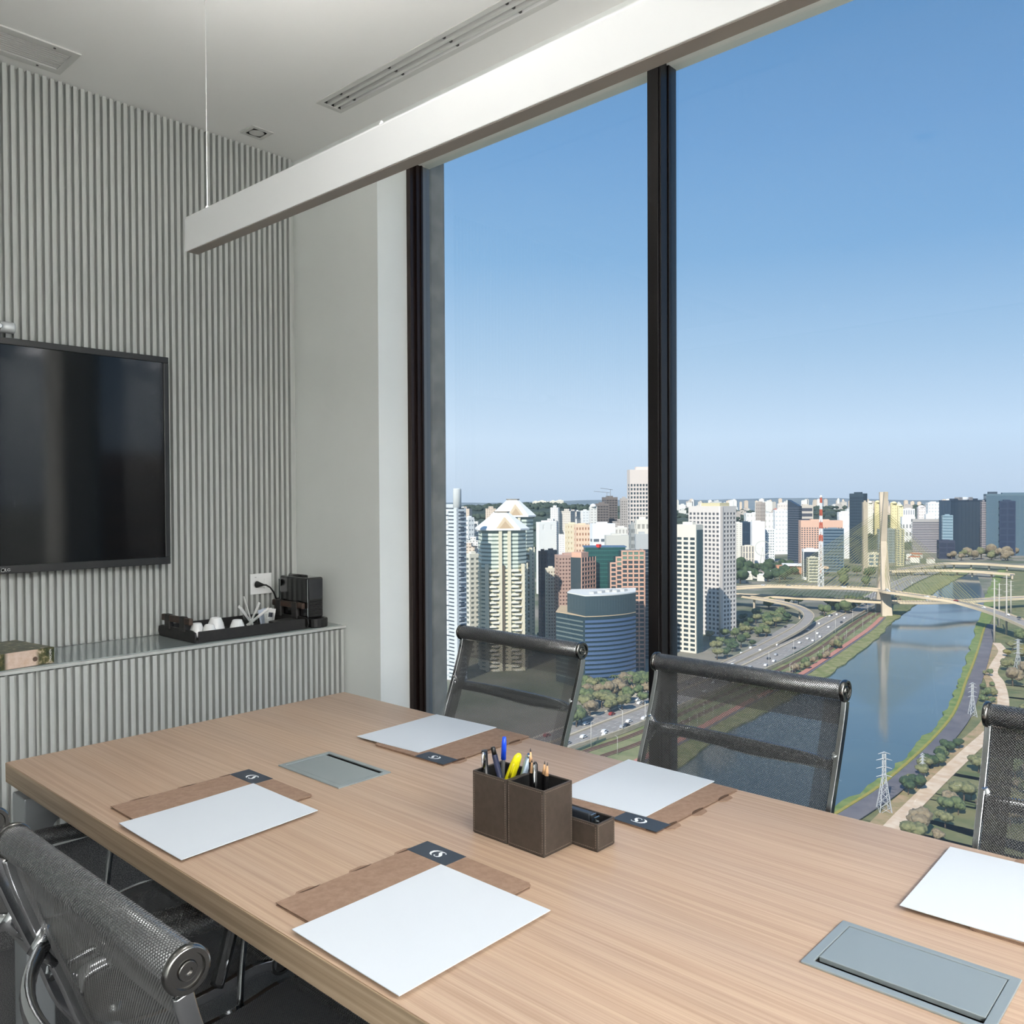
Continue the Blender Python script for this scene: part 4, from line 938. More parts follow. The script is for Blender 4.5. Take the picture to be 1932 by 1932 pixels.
near = make_chair('mesh office chair nearest the camera, seen from behind at the near table side', 0.0)
near.location = (1.060, 0.105, 0); near.rotation_euler = (0, 0, R(0.8))
copy_tree(near, (0.455, 0.105, 0), R(-1), 'mesh office chair cut off at the left edge of the photo')
far = make_chair('mesh office chair by the window at the left, behind the far left paper', 0.055, -0.085)
far.location = (0.398, 0.985, 0); far.rotation_euler = (0, 0, PI + R(-2))
copy_tree(far, (1.168, 0.972, 0), PI + R(-2), 'mesh office chair by the window in the middle, right of the black mullion')
copy_tree(far, (1.980, 0.935, 0), PI + R(-2), 'mesh office chair by the window cut off at the right edge')
CITY = [
    ('striped_tower', 'white and dark striped tower at the left pane edge behind the fin', (-431.8, 415.5), 84.2, 7.7, 22.5, 123.7, (214, 220, 224), (70, 80, 92), 46, 1, 1, 0.62, 0.3, 0.0, None, None),
    ('pale_apartment', 'slim pale apartment block between the striped tower and the domed towers', (-496.4, 491.9), 75.3, 9.7, 7.1, 84.5, (226, 222, 210), (120, 126, 122), 20, 2, 1, 0.5, 0.4, 0.04, None, None),
    ('white_apartment', 'twin white apartment blocks far left, below the green hill', (-925.0, 913.1), 75.4, 9.4, 9.8, 102.4, (236, 238, 238), (170, 176, 180), 14, 2, 1, 0.6, 0.4, 0.04, None, None),
    ('brown_tower', 'narrow dark brown tower right of the domed twin towers', (-492.1, 577.3), 60.5, 5.6, 5.6, 82.8, (88, 72, 68), (60, 54, 54), 24, 2, 1, 0.7, 0.6, 0.04, None, None),
    ('black_block', 'black glass block behind the white arched tower', (-553.1, 656.9), 60.2, 11.5, 3.2, 77.7, (44, 50, 60), (34, 40, 50), 12, 3, 1, 0.3, 0.2, 0.04, None, None),
    ('arched_tower', 'white tower with small arched windows beside the pink hotel', (-461.7, 550.8), 60.1, 7.2, 5.3, 70.7, (236, 228, 210), (150, 138, 120), 24, 3, 1, 0.5, 0.5, 0.04, None, None),
    ('pink_hotel', 'pinkish brown hotel tower with a cream end wall', (-442.1, 541.7), 53.3, 20.9, 12.9, 82.9, (196, 164, 150), (120, 96, 90), 26, 8, 1, 0.55, 0.45, 0.03, None, None),
    ('grid_tower', 'tall white tower with a square window grid left of the mullion', (-541.5, 789.7), 46.5, 30.8, 14.4, 162.3, (226, 214, 206), (72, 82, 88), 32, 9, 1, 0.42, 0.38, 0.1, None, None),
    ('dark_glass_tower', 'dark glass tower with white edge beside the black mullion', (-383.5, 568.2), 46.1, 10.4, 4.1, 100.9, (190, 192, 192), (44, 56, 68), 30, 2, 1, 0.08, 0.06, 0.12, None, None),
    ('construction_tower', 'grey concrete tower under construction with open floors', (-1006.0, 1381.2), 56.1, 23.7, 25.1, 133.2, (132, 122, 116), (86, 80, 78), 26, 4, 2, 0.4, 0.2, 0.04, None, None),
    ('construction_block', 'lower grey concrete block under construction', (-989.3, 1328.7), 56.7, 23.1, 12.1, 120.8, (138, 128, 122), (90, 84, 82), 22, 4, 1, 0.4, 0.2, 0.04, None, None),
    ('beige_shaft', 'beige residential shaft left of the tall white grid tower', (-868.0, 1236.4), 55.1, 12.9, 5.5, 130.7, (190, 182, 176), (130, 124, 120), 28, 3, 1, 0.5, 0.5, 0.04, None, None),
    ('round_top_tower', 'white tower with a rounded top beside the concrete frame', (-968.9, 1279.6), 57.2, 12.8, 5.9, 115.1, (240, 238, 232), (190, 188, 184), 22, 2, 1, 0.6, 0.5, 0.04, None, None),
    ('white_twin_block', 'left of two plain white blocks against the wooded hill', (-1179.9, 1493.1), 58.4, 19.0, 7.0, 103.1, (244, 244, 242), (210, 212, 214), 16, 3, 1, 0.7, 0.5, 0.04, None, None),
    ('white_twin_block', 'right of two plain white blocks against the wooded hill', (-1164.1, 1507.6), 57.7, 15.2, 7.0, 104.2, (244, 244, 242), (206, 208, 212), 16, 2, 1, 0.7, 0.5, 0.04, None, None),
    ('stepped_white_block', 'large blank white block right of the domed towers', (-746.8, 872.8), 64.6, 23.8, 10.7, 98.5, (246, 246, 242), (232, 232, 228), 3, 2, 1, 0.8, 0.8, 0.04, None, None),
    ('yellow_block', 'pale yellow apartment block in front of the hill', (-844.6, 1054.4), 58.7, 19.8, 9.9, 90.4, (246, 230, 198), (214, 192, 160), 10, 4, 1, 0.6, 0.6, 0.04, None, None),
    ('peach_block', 'peach office block with small square windows', (-710.6, 905.9), 54.2, 20.3, 7.9, 94.7, (244, 214, 186), (176, 130, 104), 12, 5, 1, 0.55, 0.5, 0.04, None, None),
    ('white_office', 'wide white office block with dark ribbon windows', (-651.3, 865.4), 51.0, 29.3, 14.1, 98.0, (244, 246, 248), (104, 112, 122), 8, 3, 1, 0.62, 0.25, 0.2, None, None),
    ('beige_warehouse', 'broad beige block behind the green glass office', (-531.6, 730.9), 48.1, 24.1, 8.2, 90.8, (214, 212, 204), (150, 152, 148), 4, 4, 1, 0.6, 0.5, 0.3, None, None),
    ('white_low_block', 'low white block right of the ribbon window office', (-729.9, 1023.9), 49.5, 20.9, 6.5, 87.5, (236, 232, 224), (190, 186, 180), 6, 4, 1, 0.6, 0.5, 0.04, None, None),
    ('grey_grid_block', 'grey block with small windows in front of the white grid tower', (-455.3, 665.2), 46.5, 5.1, 7.2, 105.0, (170, 172, 170), (96, 100, 102), 14, 4, 1, 0.5, 0.5, 0.04, None, None),
    ('cream_stepped_roof', 'cream stepped block on top of the dark glass tower side', (-428.5, 635.5), 46.1, 12.1, 6.9, 110.9, (236, 230, 218), (170, 166, 158), 8, 3, 1, 0.7, 0.4, 0.04, None, None),
    ('hilltop_block', 'white apartment block on the wooded hilltop, leftmost of the row', (-2099.6, 2413.7), 61.0, 21.4, 5.9, 121.9, (246, 240, 224), (210, 204, 190), 10, 4, 1, 0.6, 0.5, 0.04, 'hilltop apartment blocks', None),
    ('hilltop_block', 'white apartment block on the wooded hilltop, second from the left', (-2083.4, 2428.5), 60.6, 27.8, 5.9, 123.8, (246, 240, 224), (210, 204, 190), 10, 4, 1, 0.6, 0.5, 0.04, 'hilltop apartment blocks', None),
    ('hilltop_block', 'white apartment block on the wooded hilltop, middle of the row', (-2062.7, 2447.5), 60.1, 14.9, 5.9, 119.7, (246, 240, 224), (210, 204, 190), 10, 4, 1, 0.6, 0.5, 0.04, 'hilltop apartment blocks', None),
    ('hilltop_block', 'white apartment block on the wooded hilltop, fourth from the left', (-2050.8, 2458.3), 59.9, 21.4, 5.9, 123.6, (246, 240, 224), (210, 204, 190), 10, 4, 1, 0.6, 0.5, 0.04, 'hilltop apartment blocks', None),
    ('hilltop_block', 'white apartment block on the wooded hilltop, rightmost of the row', (-2033.1, 2474.6), 59.4, 25.6, 5.9, 125.5, (246, 240, 224), (210, 204, 190), 10, 4, 1, 0.6, 0.5, 0.04, 'hilltop apartment blocks', None),
    ('white_tower', 'tall white tower with dark square windows and columned corner', (-388.2, 713.0), 80.7, 23.9, 36.7, 122.2, (226, 218, 212), (88, 90, 96), 28, 5, 8, 0.45, 0.42, 0.05, None, None),
    ('beige_tower', 'beige tower with wide dark windows right of the mullion', (-360.9, 622.8), 90.2, 10.5, 18.8, 107.6, (232, 226, 212), (62, 74, 78), 25, 0, 3, 0.42, 0.3, 0.1, None, None),
    ('cream_slab', 'cream slab block right of the tall white tower', (-804.7, 1538.4), 47.7, 13.0, 12.0, 81.4, (240, 236, 226), (196, 190, 178), 20, 2, 1, 0.6, 0.6, 0.04, None, None),
    ('dark_ribbed_block', 'dark blue ribbed glass block between white slabs', (-831.1, 1609.2), 43.4, 23.1, 11.6, 80.4, (58, 76, 92), (44, 58, 74), 4, 7, 1, 0.1, 0.3, 0.03, None, None),
    ('blank_white_slab', 'large blank white slab block with a glazed edge', (-785.3, 1569.7), 42.6, 25.4, 11.2, 83.0, (246, 246, 246), (240, 240, 240), 2, 1, 1, 0.9, 0.9, 0.04, None, None),
    ('white_slab', 'white slab with small windows beside the wheel', (-779.4, 1615.8), 41.8, 18.3, 11.3, 67.0, (240, 242, 242), (120, 134, 140), 12, 4, 1, 0.55, 0.5, 0.04, None, None),
    ('white_panel_block', 'white panelled block behind the round wheel', (-867.7, 1846.8), 41.2, 30.3, 12.8, 102.5, (240, 242, 244), (206, 210, 214), 10, 4, 1, 0.7, 0.5, 0.04, None, None),
    ('white_terrace_block', 'wide white block on the rise right of the tall white tower', (-1034.2, 2033.3), 41.0, 73.9, 22.2, 91.2, (244, 244, 240), (214, 212, 206), 6, 8, 1, 0.6, 0.6, 0.04, None, None),
    ('beige_office', 'beige office with vertical dark strips below the dark ribbed block', (-775.7, 1510.7), 41.2, 22.5, 12.4, 37.2, (232, 222, 206), (120, 120, 124), 3, 4, 1, 0.1, 0.55, 0.03, None, None),
    ('grey_pair_tower', 'grey tower standing on the skyline between white blocks', (-914.1, 1872.1), 66.1, 12.6, 18.9, 119.6, (190, 178, 168), (160, 150, 142), 14, 3, 3, 0.6, 0.5, 0.04, None, None),
    ('brick_skyline_block', 'brick red block on the skyline, right of the grey tower', (-1025.0, 2177.4), 45.2, 14.7, 8.1, 100.6, (200, 140, 126), (170, 116, 104), 8, 3, 1, 0.6, 0.5, 0.04, None, None),
    ('white_skyline_tower', 'white tower behind the slanted dark tower', (-928.8, 1994.2), 45.0, 25.4, 7.4, 116.2, (238, 228, 220), (206, 198, 192), 12, 4, 1, 0.6, 0.5, 0.04, None, None),
    ('striped_dark_block', 'dark block with pale stripes behind the slanted tower', (-803.3, 1838.0), 39.7, 28.1, 16.5, 113.7, (206, 196, 184), (82, 84, 94), 9, 1, 1, 0.4, 0.1, 0.06, None, None),
    ('terracotta_office', 'wide terracotta office with a grid of small windows', (-633.0, 1451.5), 31.6, 70.3, 26.0, 89.7, (222, 182, 160), (74, 80, 90), 20, 16, 1, 0.45, 0.45, 0.14, None, None),
    ('blue_glass_wing', 'blue grey glass wing on the right of the terracotta office', (-595.8, 1458.5), 30.3, 34.1, 6.3, 76.1, (118, 136, 150), (58, 80, 98), 14, 1, 1, 0.35, 0.04, 0.02, None, None),
    ('white_frame_building', 'dark glass block with a white roof slab behind the mast', (-562.2, 1299.5), 33.5, 23.3, 13.9, 48.5, (240, 240, 238), (56, 66, 80), 1, 1, 1, 0.1, 0.06, 0.09, None, None),
    ('beige_frame_building', 'beige framed office with ribbon windows beside the mast', (-539.9, 1265.6), 33.2, 15.6, 13.4, 37.9, (214, 208, 186), (96, 104, 104), 8, 1, 1, 0.5, 0.16, 0.04, None, None),
    ('dark_skyline_tower', 'dark glass tower left of the bridge pylon on the skyline', (-606.6, 1679.1), 81.9, 14.3, 28.5, 137.9, (60, 74, 86), (46, 60, 74), 22, 2, 6, 0.25, 0.05, 0.05, None, None),
    ('raw_slab_tower', 'slim raw concrete slab left of the bridge pylon', (-521.7, 1445.0), 33.9, 6.8, 6.8, 122.4, (190, 176, 156), (180, 166, 146), 2, 1, 1, 0.9, 0.9, 0.04, None, None),
    ('white_block', 'white block left of the dark skyline tower', (-700.2, 1796.8), 39.3, 24.3, 10.3, 99.4, (244, 244, 244), (226, 226, 228), 4, 3, 1, 0.8, 0.6, 0.04, None, None),
    ('beige_tank_block', 'cream block with blue panels behind the bridge pylon', (-577.8, 1624.1), 29.6, 23.2, 10.6, 25.9, (222, 212, 190), (96, 118, 136), 3, 2, 1, 0.4, 0.3, 0.14, None, None),
    ('white_office_right', 'white office with four columns of windows right of the pylon', (-735.3, 2307.0), 31.7, 32.2, 15.6, 79.6, (246, 246, 244), (150, 150, 152), 3, 4, 1, 0.5, 0.5, 0.25, None, None),
    ('white_stack', 'white block with a dark ribbon roof right of the pylon', (-800.1, 2518.8), 31.7, 30.9, 11.3, 97.6, (240, 240, 242), (170, 172, 178), 3, 5, 1, 0.6, 0.5, 0.04, None, None),
    ('white_cross_tower', 'white tower left of the large dark glass blocks', (-716.8, 2459.5), 32.3, 30.9, 18.9, 115.9, (246, 246, 246), (196, 204, 208), 12, 4, 1, 0.6, 0.5, 0.04, None, None),
    ('rosy_tower', 'slim rosy white tower with rounded shoulders on the skyline', (-768.0, 2548.2), 32.8, 19.7, 14.8, 101.9, (238, 228, 224), (206, 198, 196), 12, 3, 1, 0.6, 0.5, 0.04, None, None),
    ('white_low_tower', 'low white block in front of the rosy tower', (-689.6, 2348.9), 32.4, 20.6, 13.6, 86.2, (246, 246, 246), (224, 226, 228), 6, 4, 1, 0.7, 0.5, 0.04, None, None),
    ('dark_glass_block', 'large dark glass block with a striped corner, right of the bridge', (-562.8, 2098.9), 71.1, 134.9, 28.9, 122.6, (54, 68, 86), (60, 76, 94), 20, 10, 4, 0.1, 0.03, 0.03, None, None),
    ('striped_corner', 'pale striped corner strip of the large dark glass block', (-502.2, 2113.7), 27.4, 8.6, 13.0, 120.0, (170, 160, 160), (84, 84, 96), 30, 1, 1, 0.5, 0.05, 0.0, None, None),
    ('teal_glass_block', 'huge teal glass block at the right edge', (-492.5, 2108.9), 19.2, 130.3, 50.6, 136.6, (96, 118, 132), (84, 106, 122), 16, 6, 1, 0.05, 0.02, 0.03, None, None),
    ('dark_core_block', 'dark recessed core with pale panels on the teal glass block', (-465.7, 2106.4), 20.5, 30.6, 14.7, 121.1, (48, 60, 84), (38, 50, 76), 8, 2, 1, 0.2, 0.2, 0.03, None, None),
    ('low_dark_block', 'low dark block at the foot of the large glass blocks', (-536.9, 1919.1), 25.7, 30.2, 23.2, 38.5, (62, 66, 84), (46, 52, 72), 3, 2, 1, 0.2, 0.1, 0.12, None, None),
    ('leaning_glass_panel', 'pale blue striped glass wing leaning on the dark block', (-552.2, 2000.1), 25.5, 19.9, 12.0, 90.5, (150, 172, 184), (110, 134, 148), 14, 1, 1, 0.4, 0.03, 0.02, None, None),
    ('lattice_block', 'yellowish scaffolded frame building right of the bridge pylon', (-541.6, 1670.9), 30.0, 13.0, 13.3, 70.1, (206, 196, 160), (120, 126, 126), 16, 2, 1, 0.35, 0.35, 0.03, None, None),
    ('grey_glass_wall', 'grey glass building behind the bridge pylon', (-595.1, 1730.3), 31.0, 35.4, 14.0, 67.3, (150, 160, 166), (110, 124, 134), 12, 4, 1, 0.3, 0.15, 0.03, None, None),
    ('cream_tower', 'cream yellow round topped tower, leftmost behind the bridge pylon', (-837.4, 2349.1), 39.7, 13.4, 5.8, 115.2, (244, 236, 216), (214, 207, 190), 14, 2, 1, 0.6, 0.6, 0.04, 'cream yellow towers behind the pylon', None),
    ('cream_tower', 'cream yellow round topped tower, second from the left behind the bridge pylon', (-822.5, 2362.7), 39.2, 14.8, 5.8, 116.6, (240, 222, 168), (211, 195, 147), 14, 2, 1, 0.6, 0.6, 0.04, 'cream yellow towers behind the pylon', None),
    ('cream_tower', 'cream yellow round topped tower, third from the left behind the bridge pylon', (-790.6, 2391.9), 38.3, 16.1, 5.8, 113.5, (242, 226, 176), (212, 198, 154), 14, 2, 1, 0.6, 0.6, 0.04, 'cream yellow towers behind the pylon', None),
    ('cream_tower', 'cream yellow round topped tower, rightmost behind the bridge pylon', (-776.8, 2404.6), 37.9, 13.2, 5.8, 106.2, (242, 232, 190), (212, 204, 167), 14, 2, 1, 0.6, 0.6, 0.04, 'cream yellow towers behind the pylon', None),
]
SKYLINE = [(-1963, 3705, 26, 18, 92, 0, 38), (-2527, 4183, 19, 22, 96, 3, 34), (-1429, 3964, 17, 18, 73, 4, 24), (-1690, 4387, 29, 18, 109, 2, 49), (-2547, 4260, 28, 21, 78, 3, 25), (-1609, 4141, 17, 16, 47, 0, 8), (-1450, 3205, 30, 21, 81, 3, 32), (-1521, 4211, 22, 14, 77, 2, 43), (-975, 2863, 26, 19, 106, 2, 34), (-1460, 4251, 18, 20, 64, 4, 17), (-1355, 2632, 34, 13, 80, 0, 26), (-977, 2832, 22, 13, 99, 4, 39), (-1391, 3665, 25, 21, 80, 2, 32), (-1349, 2545, 16, 17, 121, 1, 26), (-1588, 3097, 34, 15, 80, 2, 8), (-1296, 3752, 24, 18, 88, 4, 43), (-1790, 4121, 24, 16, 48, 1, 59), (-2425, 4752, 25, 12, 69, 3, 37), (-1706, 3372, 17, 18, 82, 2, 29), (-2303, 4659, 20, 17, 63, 4, 3), (-947, 2863, 27, 15, 102, 4, 20), (-1566, 2852, 31, 15, 80, 3, 6), (-1050, 2788, 29, 15, 93, 1, 41), (-1232, 3340, 23, 19, 107, 0, 38), (-1651, 3278, 23, 21, 69, 1, 5), (-2009, 4023, 23, 14, 52, 0, 2), (-1356, 3064, 31, 14, 76, 2, 21), (-1606, 4364, 21, 13, 55, 2, 33), (-1268, 3416, 22, 16, 98, 3, 2), (-1084, 3194, 33, 21, 118, 4, 27), (-2176, 5007, 15, 17, 50, 4, 18), (-2089, 4761, 31, 22, 42, 0, 51), (-1344, 2547, 24, 14, 84, 3, 36), (-2030, 3430, 24, 14, 111, 0, 33), (-1205, 2736, 16, 13, 76, 4, 30), (-1061, 2894, 16, 21, 108, 0, 10), (-1635, 3089, 17, 21, 69, 3, 40), (-1550, 3596, 19, 18, 70, 4, 27), (-1823, 3084, 31, 20, 72, 0, 7), (-2032, 3435, 28, 17, 117, 3, 20), (-1437, 2586, 22, 15, 103, 2, 12), (-1274, 3944, 14, 19, 107, 0, 36), (-1798, 3277, 30, 16, 82, 0, 39), (-1012, 2911, 29, 15, 89, 3, 29), (-1708, 2836, 26, 20, 106, 1, 27), (-1397, 2475, 33, 18, 107, 2, 7), (-1322, 2865, 27, 21, 79, 3, 42), (-1778, 3110, 30, 19, 89, 3, 9), (-1776, 3349, 25, 19, 86, 3, 11), (-1317, 3610, 15, 13, 65, 3, 53), (-1346, 3391, 16, 22, 100, 4, 32), (-1407, 3178, 16, 18, 88, 4, 20), (-1137, 3229, 34, 18, 114, 3, 39), (-1992, 5030, 26, 21, 90, 4, 26), (-1245, 3791, 33, 20, 101, 1, 26), (-1816, 4558, 24, 17, 61, 3, 57), (-1110, 3193, 24, 19, 92, 3, 37), (-1234, 3159, 18, 18, 104, 2, 59), (-2146, 4036, 20, 19, 45, 3, 38), (-1515, 4253, 18, 12, 95, 3, 51), (-1425, 2937, 20, 20, 101, 1, 26), (-1315, 4080, 23, 20, 75, 4, 1), (-1964, 4303, 22, 19, 50, 0, 29), (-1739, 5086, 30, 13, 57, 1, 54), (-2366, 4509, 17, 18, 51, 0, 57), (-1088, 3237, 18, 13, 115, 0, 7), (-2449, 4243, 21, 18, 93, 2, 0), (-1849, 3089, 16, 18, 98, 3, 25), (-1767, 3121, 16, 16, 68, 3, 56), (-1421, 3207, 28, 19, 89, 2, 48), (-1927, 4141, 33, 20, 66, 0, 48), (-1228, 3681, 25, 19, 82, 4, 22), (-1780, 3026, 29, 18, 78, 1, 11), (-2289, 4681, 16, 18, 76, 2, 41), (-1635, 4186, 27, 17, 75, 2, 50), (-1422, 2589, 29, 17, 87, 3, 22), (-1723, 2999, 17, 17, 117, 2, 15), (-1574, 3962, 33, 16, 57, 0, 22), (-2248, 4975, 26, 19, 100, 4, 49), (-1052, 3075, 25, 19, 83, 3, 52), (-1023, 3157, 31, 20, 87, 4, 33), (-1562, 2834, 21, 15, 74, 3, 57), (-2135, 4464, 32, 15, 90, 3, 33), (-1367, 3422, 24, 18, 67, 0, 6), (-1656, 4386, 24, 17, 78, 1, 50), (-1192, 2693, 27, 16, 97, 4, 18), (-1694, 5131, 30, 18, 99, 0, 1), (-1509, 3067, 25, 21, 115, 2, 21), (-1601, 4547, 31, 18, 103, 0, 45), (-2667, 4586, 18, 13, 28, 1, 27), (-1281, 3234, 30, 16, 101, 1, 45), (-1965, 3544, 25, 16, 72, 3, 19), (-2018, 3361, 23, 17, 75, 0, 46), (-2314, 4416, 21, 16, 79, 0, 51), (-2279, 4227, 23, 14, 105, 1, 1), (-1842, 3340, 15, 13, 109, 1, 28), (-1237, 2728, 23, 16, 119, 0, 15), (-1666, 3477, 33, 14, 116, 0, 24), (-1361, 2970, 21, 13, 87, 0, 51), (-1316, 3386, 23, 21, 72, 2, 31), (-1619, 3077, 27, 15, 73, 0, 3), (-2036, 5080, 14, 12, 61, 0, 1), (-1386, 2514, 27, 21, 119, 1, 57), (-1326, 4061, 32, 21, 62, 0, 24), (-1984, 3898, 16, 15, 49, 3, 7), (-1754, 3907, 30, 16, 79, 3, 53), (-1251, 3731, 30, 16, 105, 3, 49), (-1401, 3545, 24, 20, 68, 3, 60), (-1342, 2951, 14, 17, 83, 0, 20), (-2326, 4388, 32, 21, 63, 3, 29), (-1346, 2850, 21, 13, 73, 3, 50), (-1135, 2447, 16, 13, 73, 1, 15), (-1484, 2956, 17, 22, 43, 0, 14), (-1331, 2367, 24, 17, 62, 4, 20), (-1312, 2693, 18, 13, 82, 0, 38), (-1675, 2771, 32, 13, 78, 3, 25), (-1568, 2739, 27, 20, 61, 2, 25), (-1332, 2590, 31, 18, 87, 3, 13), (-1299, 2205, 27, 15, 85, 1, 31), (-1447, 2939, 21, 20, 55, 0, 38), (-1288, 2445, 15, 14, 61, 3, 5), (-1380, 2430, 18, 14, 64, 4, 29), (-1275, 2728, 33, 21, 72, 3, 30), (-1425, 3015, 26, 12, 64, 0, 11), (-1126, 2383, 24, 13, 89, 3, 2), (-1353, 2345, 15, 17, 75, 1, 47), (-1189, 2434, 32, 16, 77, 1, 9), (-1486, 2795, 22, 20, 75, 2, 60), (-1399, 2402, 25, 17, 75, 2, 54), (-1267, 2255, 21, 20, 82, 1, 59), (-1140, 2353, 25, 17, 90, 1, 60), (-1387, 2311, 23, 22, 65, 2, 35), (-1383, 2296, 23, 15, 94, 0, 38), (-1229, 2351, 19, 20, 83, 3, 46), (-1279, 2258, 27, 19, 80, 4, 15), (-1333, 2872, 22, 20, 51, 2, 35), (-898, 2866, 24, 13, 105, 3, 29), (-1155, 3930, 34, 17, 59, 2, 33), (-953, 3304, 17, 20, 101, 0, 26), (-994, 3531, 19, 15, 90, 4, 9), (-897, 3083, 24, 14, 104, 3, 59), (-950, 3270, 26, 13, 92, 1, 17), (-1115, 3966, 23, 13, 86, 0, 32), (-1160, 3923, 23, 15, 61, 2, 11), (-1210, 4210, 15, 14, 77, 0, 60), (-1126, 3703, 15, 16, 76, 3, 57), (-996, 3151, 16, 17, 97, 0, 40), (-1156, 4152, 33, 19, 51, 3, 17), (-972, 3582, 25, 14, 89, 3, 10), (-1278, 4084, 34, 19, 89, 0, 9), (-936, 3119, 20, 18, 82, 1, 55), (-1114, 3562, 18, 20, 95, 3, 24), (-896, 2884, 16, 15, 103, 3, 22), (-1033, 3776, 14, 16, 59, 1, 30), (-1028, 3342, 24, 19, 66, 2, 30), (-1054, 3302, 30, 18, 74, 3, 34), (-1025, 3499, 31, 14, 80, 4, 18), (-1129, 4120, 33, 20, 89, 1, 20), (-2636, 5403, 34, 16, 125, 1, 7), (-2074, 5749, 22, 18, 120, 2, 33), (-1980, 6280, 26, 15, 109, 4, 38), (-3050, 5987, 27, 18, 111, 4, 49), (-1949, 8818, 31, 15, 85, 2, 17), (-3315, 6298, 34, 19, 120, 1, 18), (-2426, 5840, 21, 20, 121, 1, 39), (-2450, 6481, 15, 16, 105, 4, 49), (-2636, 5532, 18, 13, 116, 4, 13), (-3413, 5799, 29, 16, 125, 4, 23), (-3315, 5425, 23, 21, 119, 0, 37), (-2383, 6093, 15, 12, 124, 0, 13), (-2643, 5702, 25, 21, 125, 4, 28), (-2405, 7990, 32, 16, 91, 4, 7), (-3012, 7812, 17, 15, 114, 4, 12), (-2845, 5102, 23, 20, 106, 3, 0), (-3119, 7934, 17, 14, 105, 3, 37), (-2477, 7285, 16, 22, 107, 0, 4), (-2968, 7192, 15, 12, 91, 3, 58), (-3172, 7539, 21, 16, 95, 4, 14), (-1597, 6352, 16, 18, 110, 0, 57), (-1749, 7435, 16, 14, 101, 3, 52), (-1912, 7344, 34, 19, 110, 4, 14), (-2870, 5553, 17, 17, 103, 4, 33), (-3171, 7063, 31, 19, 95, 1, 28), (-3315, 5655, 18, 21, 120, 1, 11), (-2309, 8493, 32, 16, 113, 1, 20), (-2547, 4859, 22, 21, 116, 0, 15), (-2627, 6120, 19, 15, 120, 2, 46), (-2921, 5210, 25, 14, 117, 1, 13), (-1857, 6732, 28, 17, 113, 4, 34), (-2340, 5578, 21, 13, 117, 4, 55), (-2107, 5187, 24, 16, 121, 3, 14), (-2781, 6402, 22, 18, 110, 1, 7), (-2003, 6500, 26, 13, 101, 4, 9), (-1875, 7145, 31, 16, 103, 3, 2), (-2739, 7667, 16, 20, 114, 4, 37), (-3437, 7288, 25, 22, 95, 2, 59), (-3773, 6170, 21, 17, 106, 4, 11), (-3303, 6672, 22, 13, 108, 4, 10), (-3192, 6877, 22, 14, 119, 3, 35), (-2016, 5607, 24, 14, 122, 4, 42), (-2663, 4992, 32, 21, 115, 4, 20), (-2255, 5234, 20, 21, 119, 0, 13), (-1690, 7311, 19, 22, 105, 1, 16), (-2441, 6752, 18, 22, 116, 2, 46), (-2390, 5266, 17, 13, 105, 3, 21), (-1534, 6884, 17, 19, 97, 2, 32), (-3828, 6959, 23, 18, 112, 4, 27), (-1600, 7215, 19, 21, 109, 1, 2), (-1209, 1158, 30, 13, 116, 1, 54), (-1092, 1381, 27, 18, 104, 2, 12), (-1126, 1118, 15, 16, 84, 2, 9), (-1160, 1151, 29, 15, 88, 0, 39), (-1268, 1239, 28, 18, 111, 4, 25), (-1067, 1354, 23, 14, 90, 0, 4), (-1218, 1294, 15, 17, 108, 2, 53), (-893, 1269, 22, 20, 89, 3, 59), (-1020, 1274, 23, 20, 107, 2, 13), (-1154, 1200, 20, 18, 112, 4, 42), (-1029, 1247, 15, 15, 114, 1, 29), (-1029, 1233, 26, 19, 89, 1, 33), (-904, 908, 18, 17, 45, 4, 6), (-1039, 1031, 17, 17, 25, 2, 33), (-796, 787, 16, 17, 47, 3, 51), (-1033, 1024, 14, 17, 55, 0, 3), (-1000, 1009, 15, 19, 30, 2, 52), (-763, 763, 17, 18, 78, 0, 25), (-648, 660, 18, 13, 63, 3, 33), (-938, 947, 17, 22, 75, 2, 32), (-846, 858, 21, 17, 64, 0, 26), (-774, 780, 23, 15, 58, 0, 20), (-952, 946, 23, 15, 68, 2, 6), (-948, 954, 24, 14, 33, 2, 38), (-743, 732, 26, 14, 69, 1, 20), (-717, 707, 19, 21, 74, 4, 36), (-896, 1173, 29, 20, 84, 2, 57), (-830, 1148, 19, 14, 82, 4, 1), (-944, 1290, 29, 17, 79, 3, 32), (-884, 1185, 22, 18, 80, 1, 58), (-954, 1194, 33, 13, 67, 1, 25), (-973, 1357, 26, 21, 76, 2, 35), (-968, 1365, 17, 14, 68, 3, 31), (-901, 1176, 19, 12, 63, 2, 20), (-828, 1118, 18, 14, 85, 3, 15), (-960, 1354, 29, 13, 71, 4, 19)]
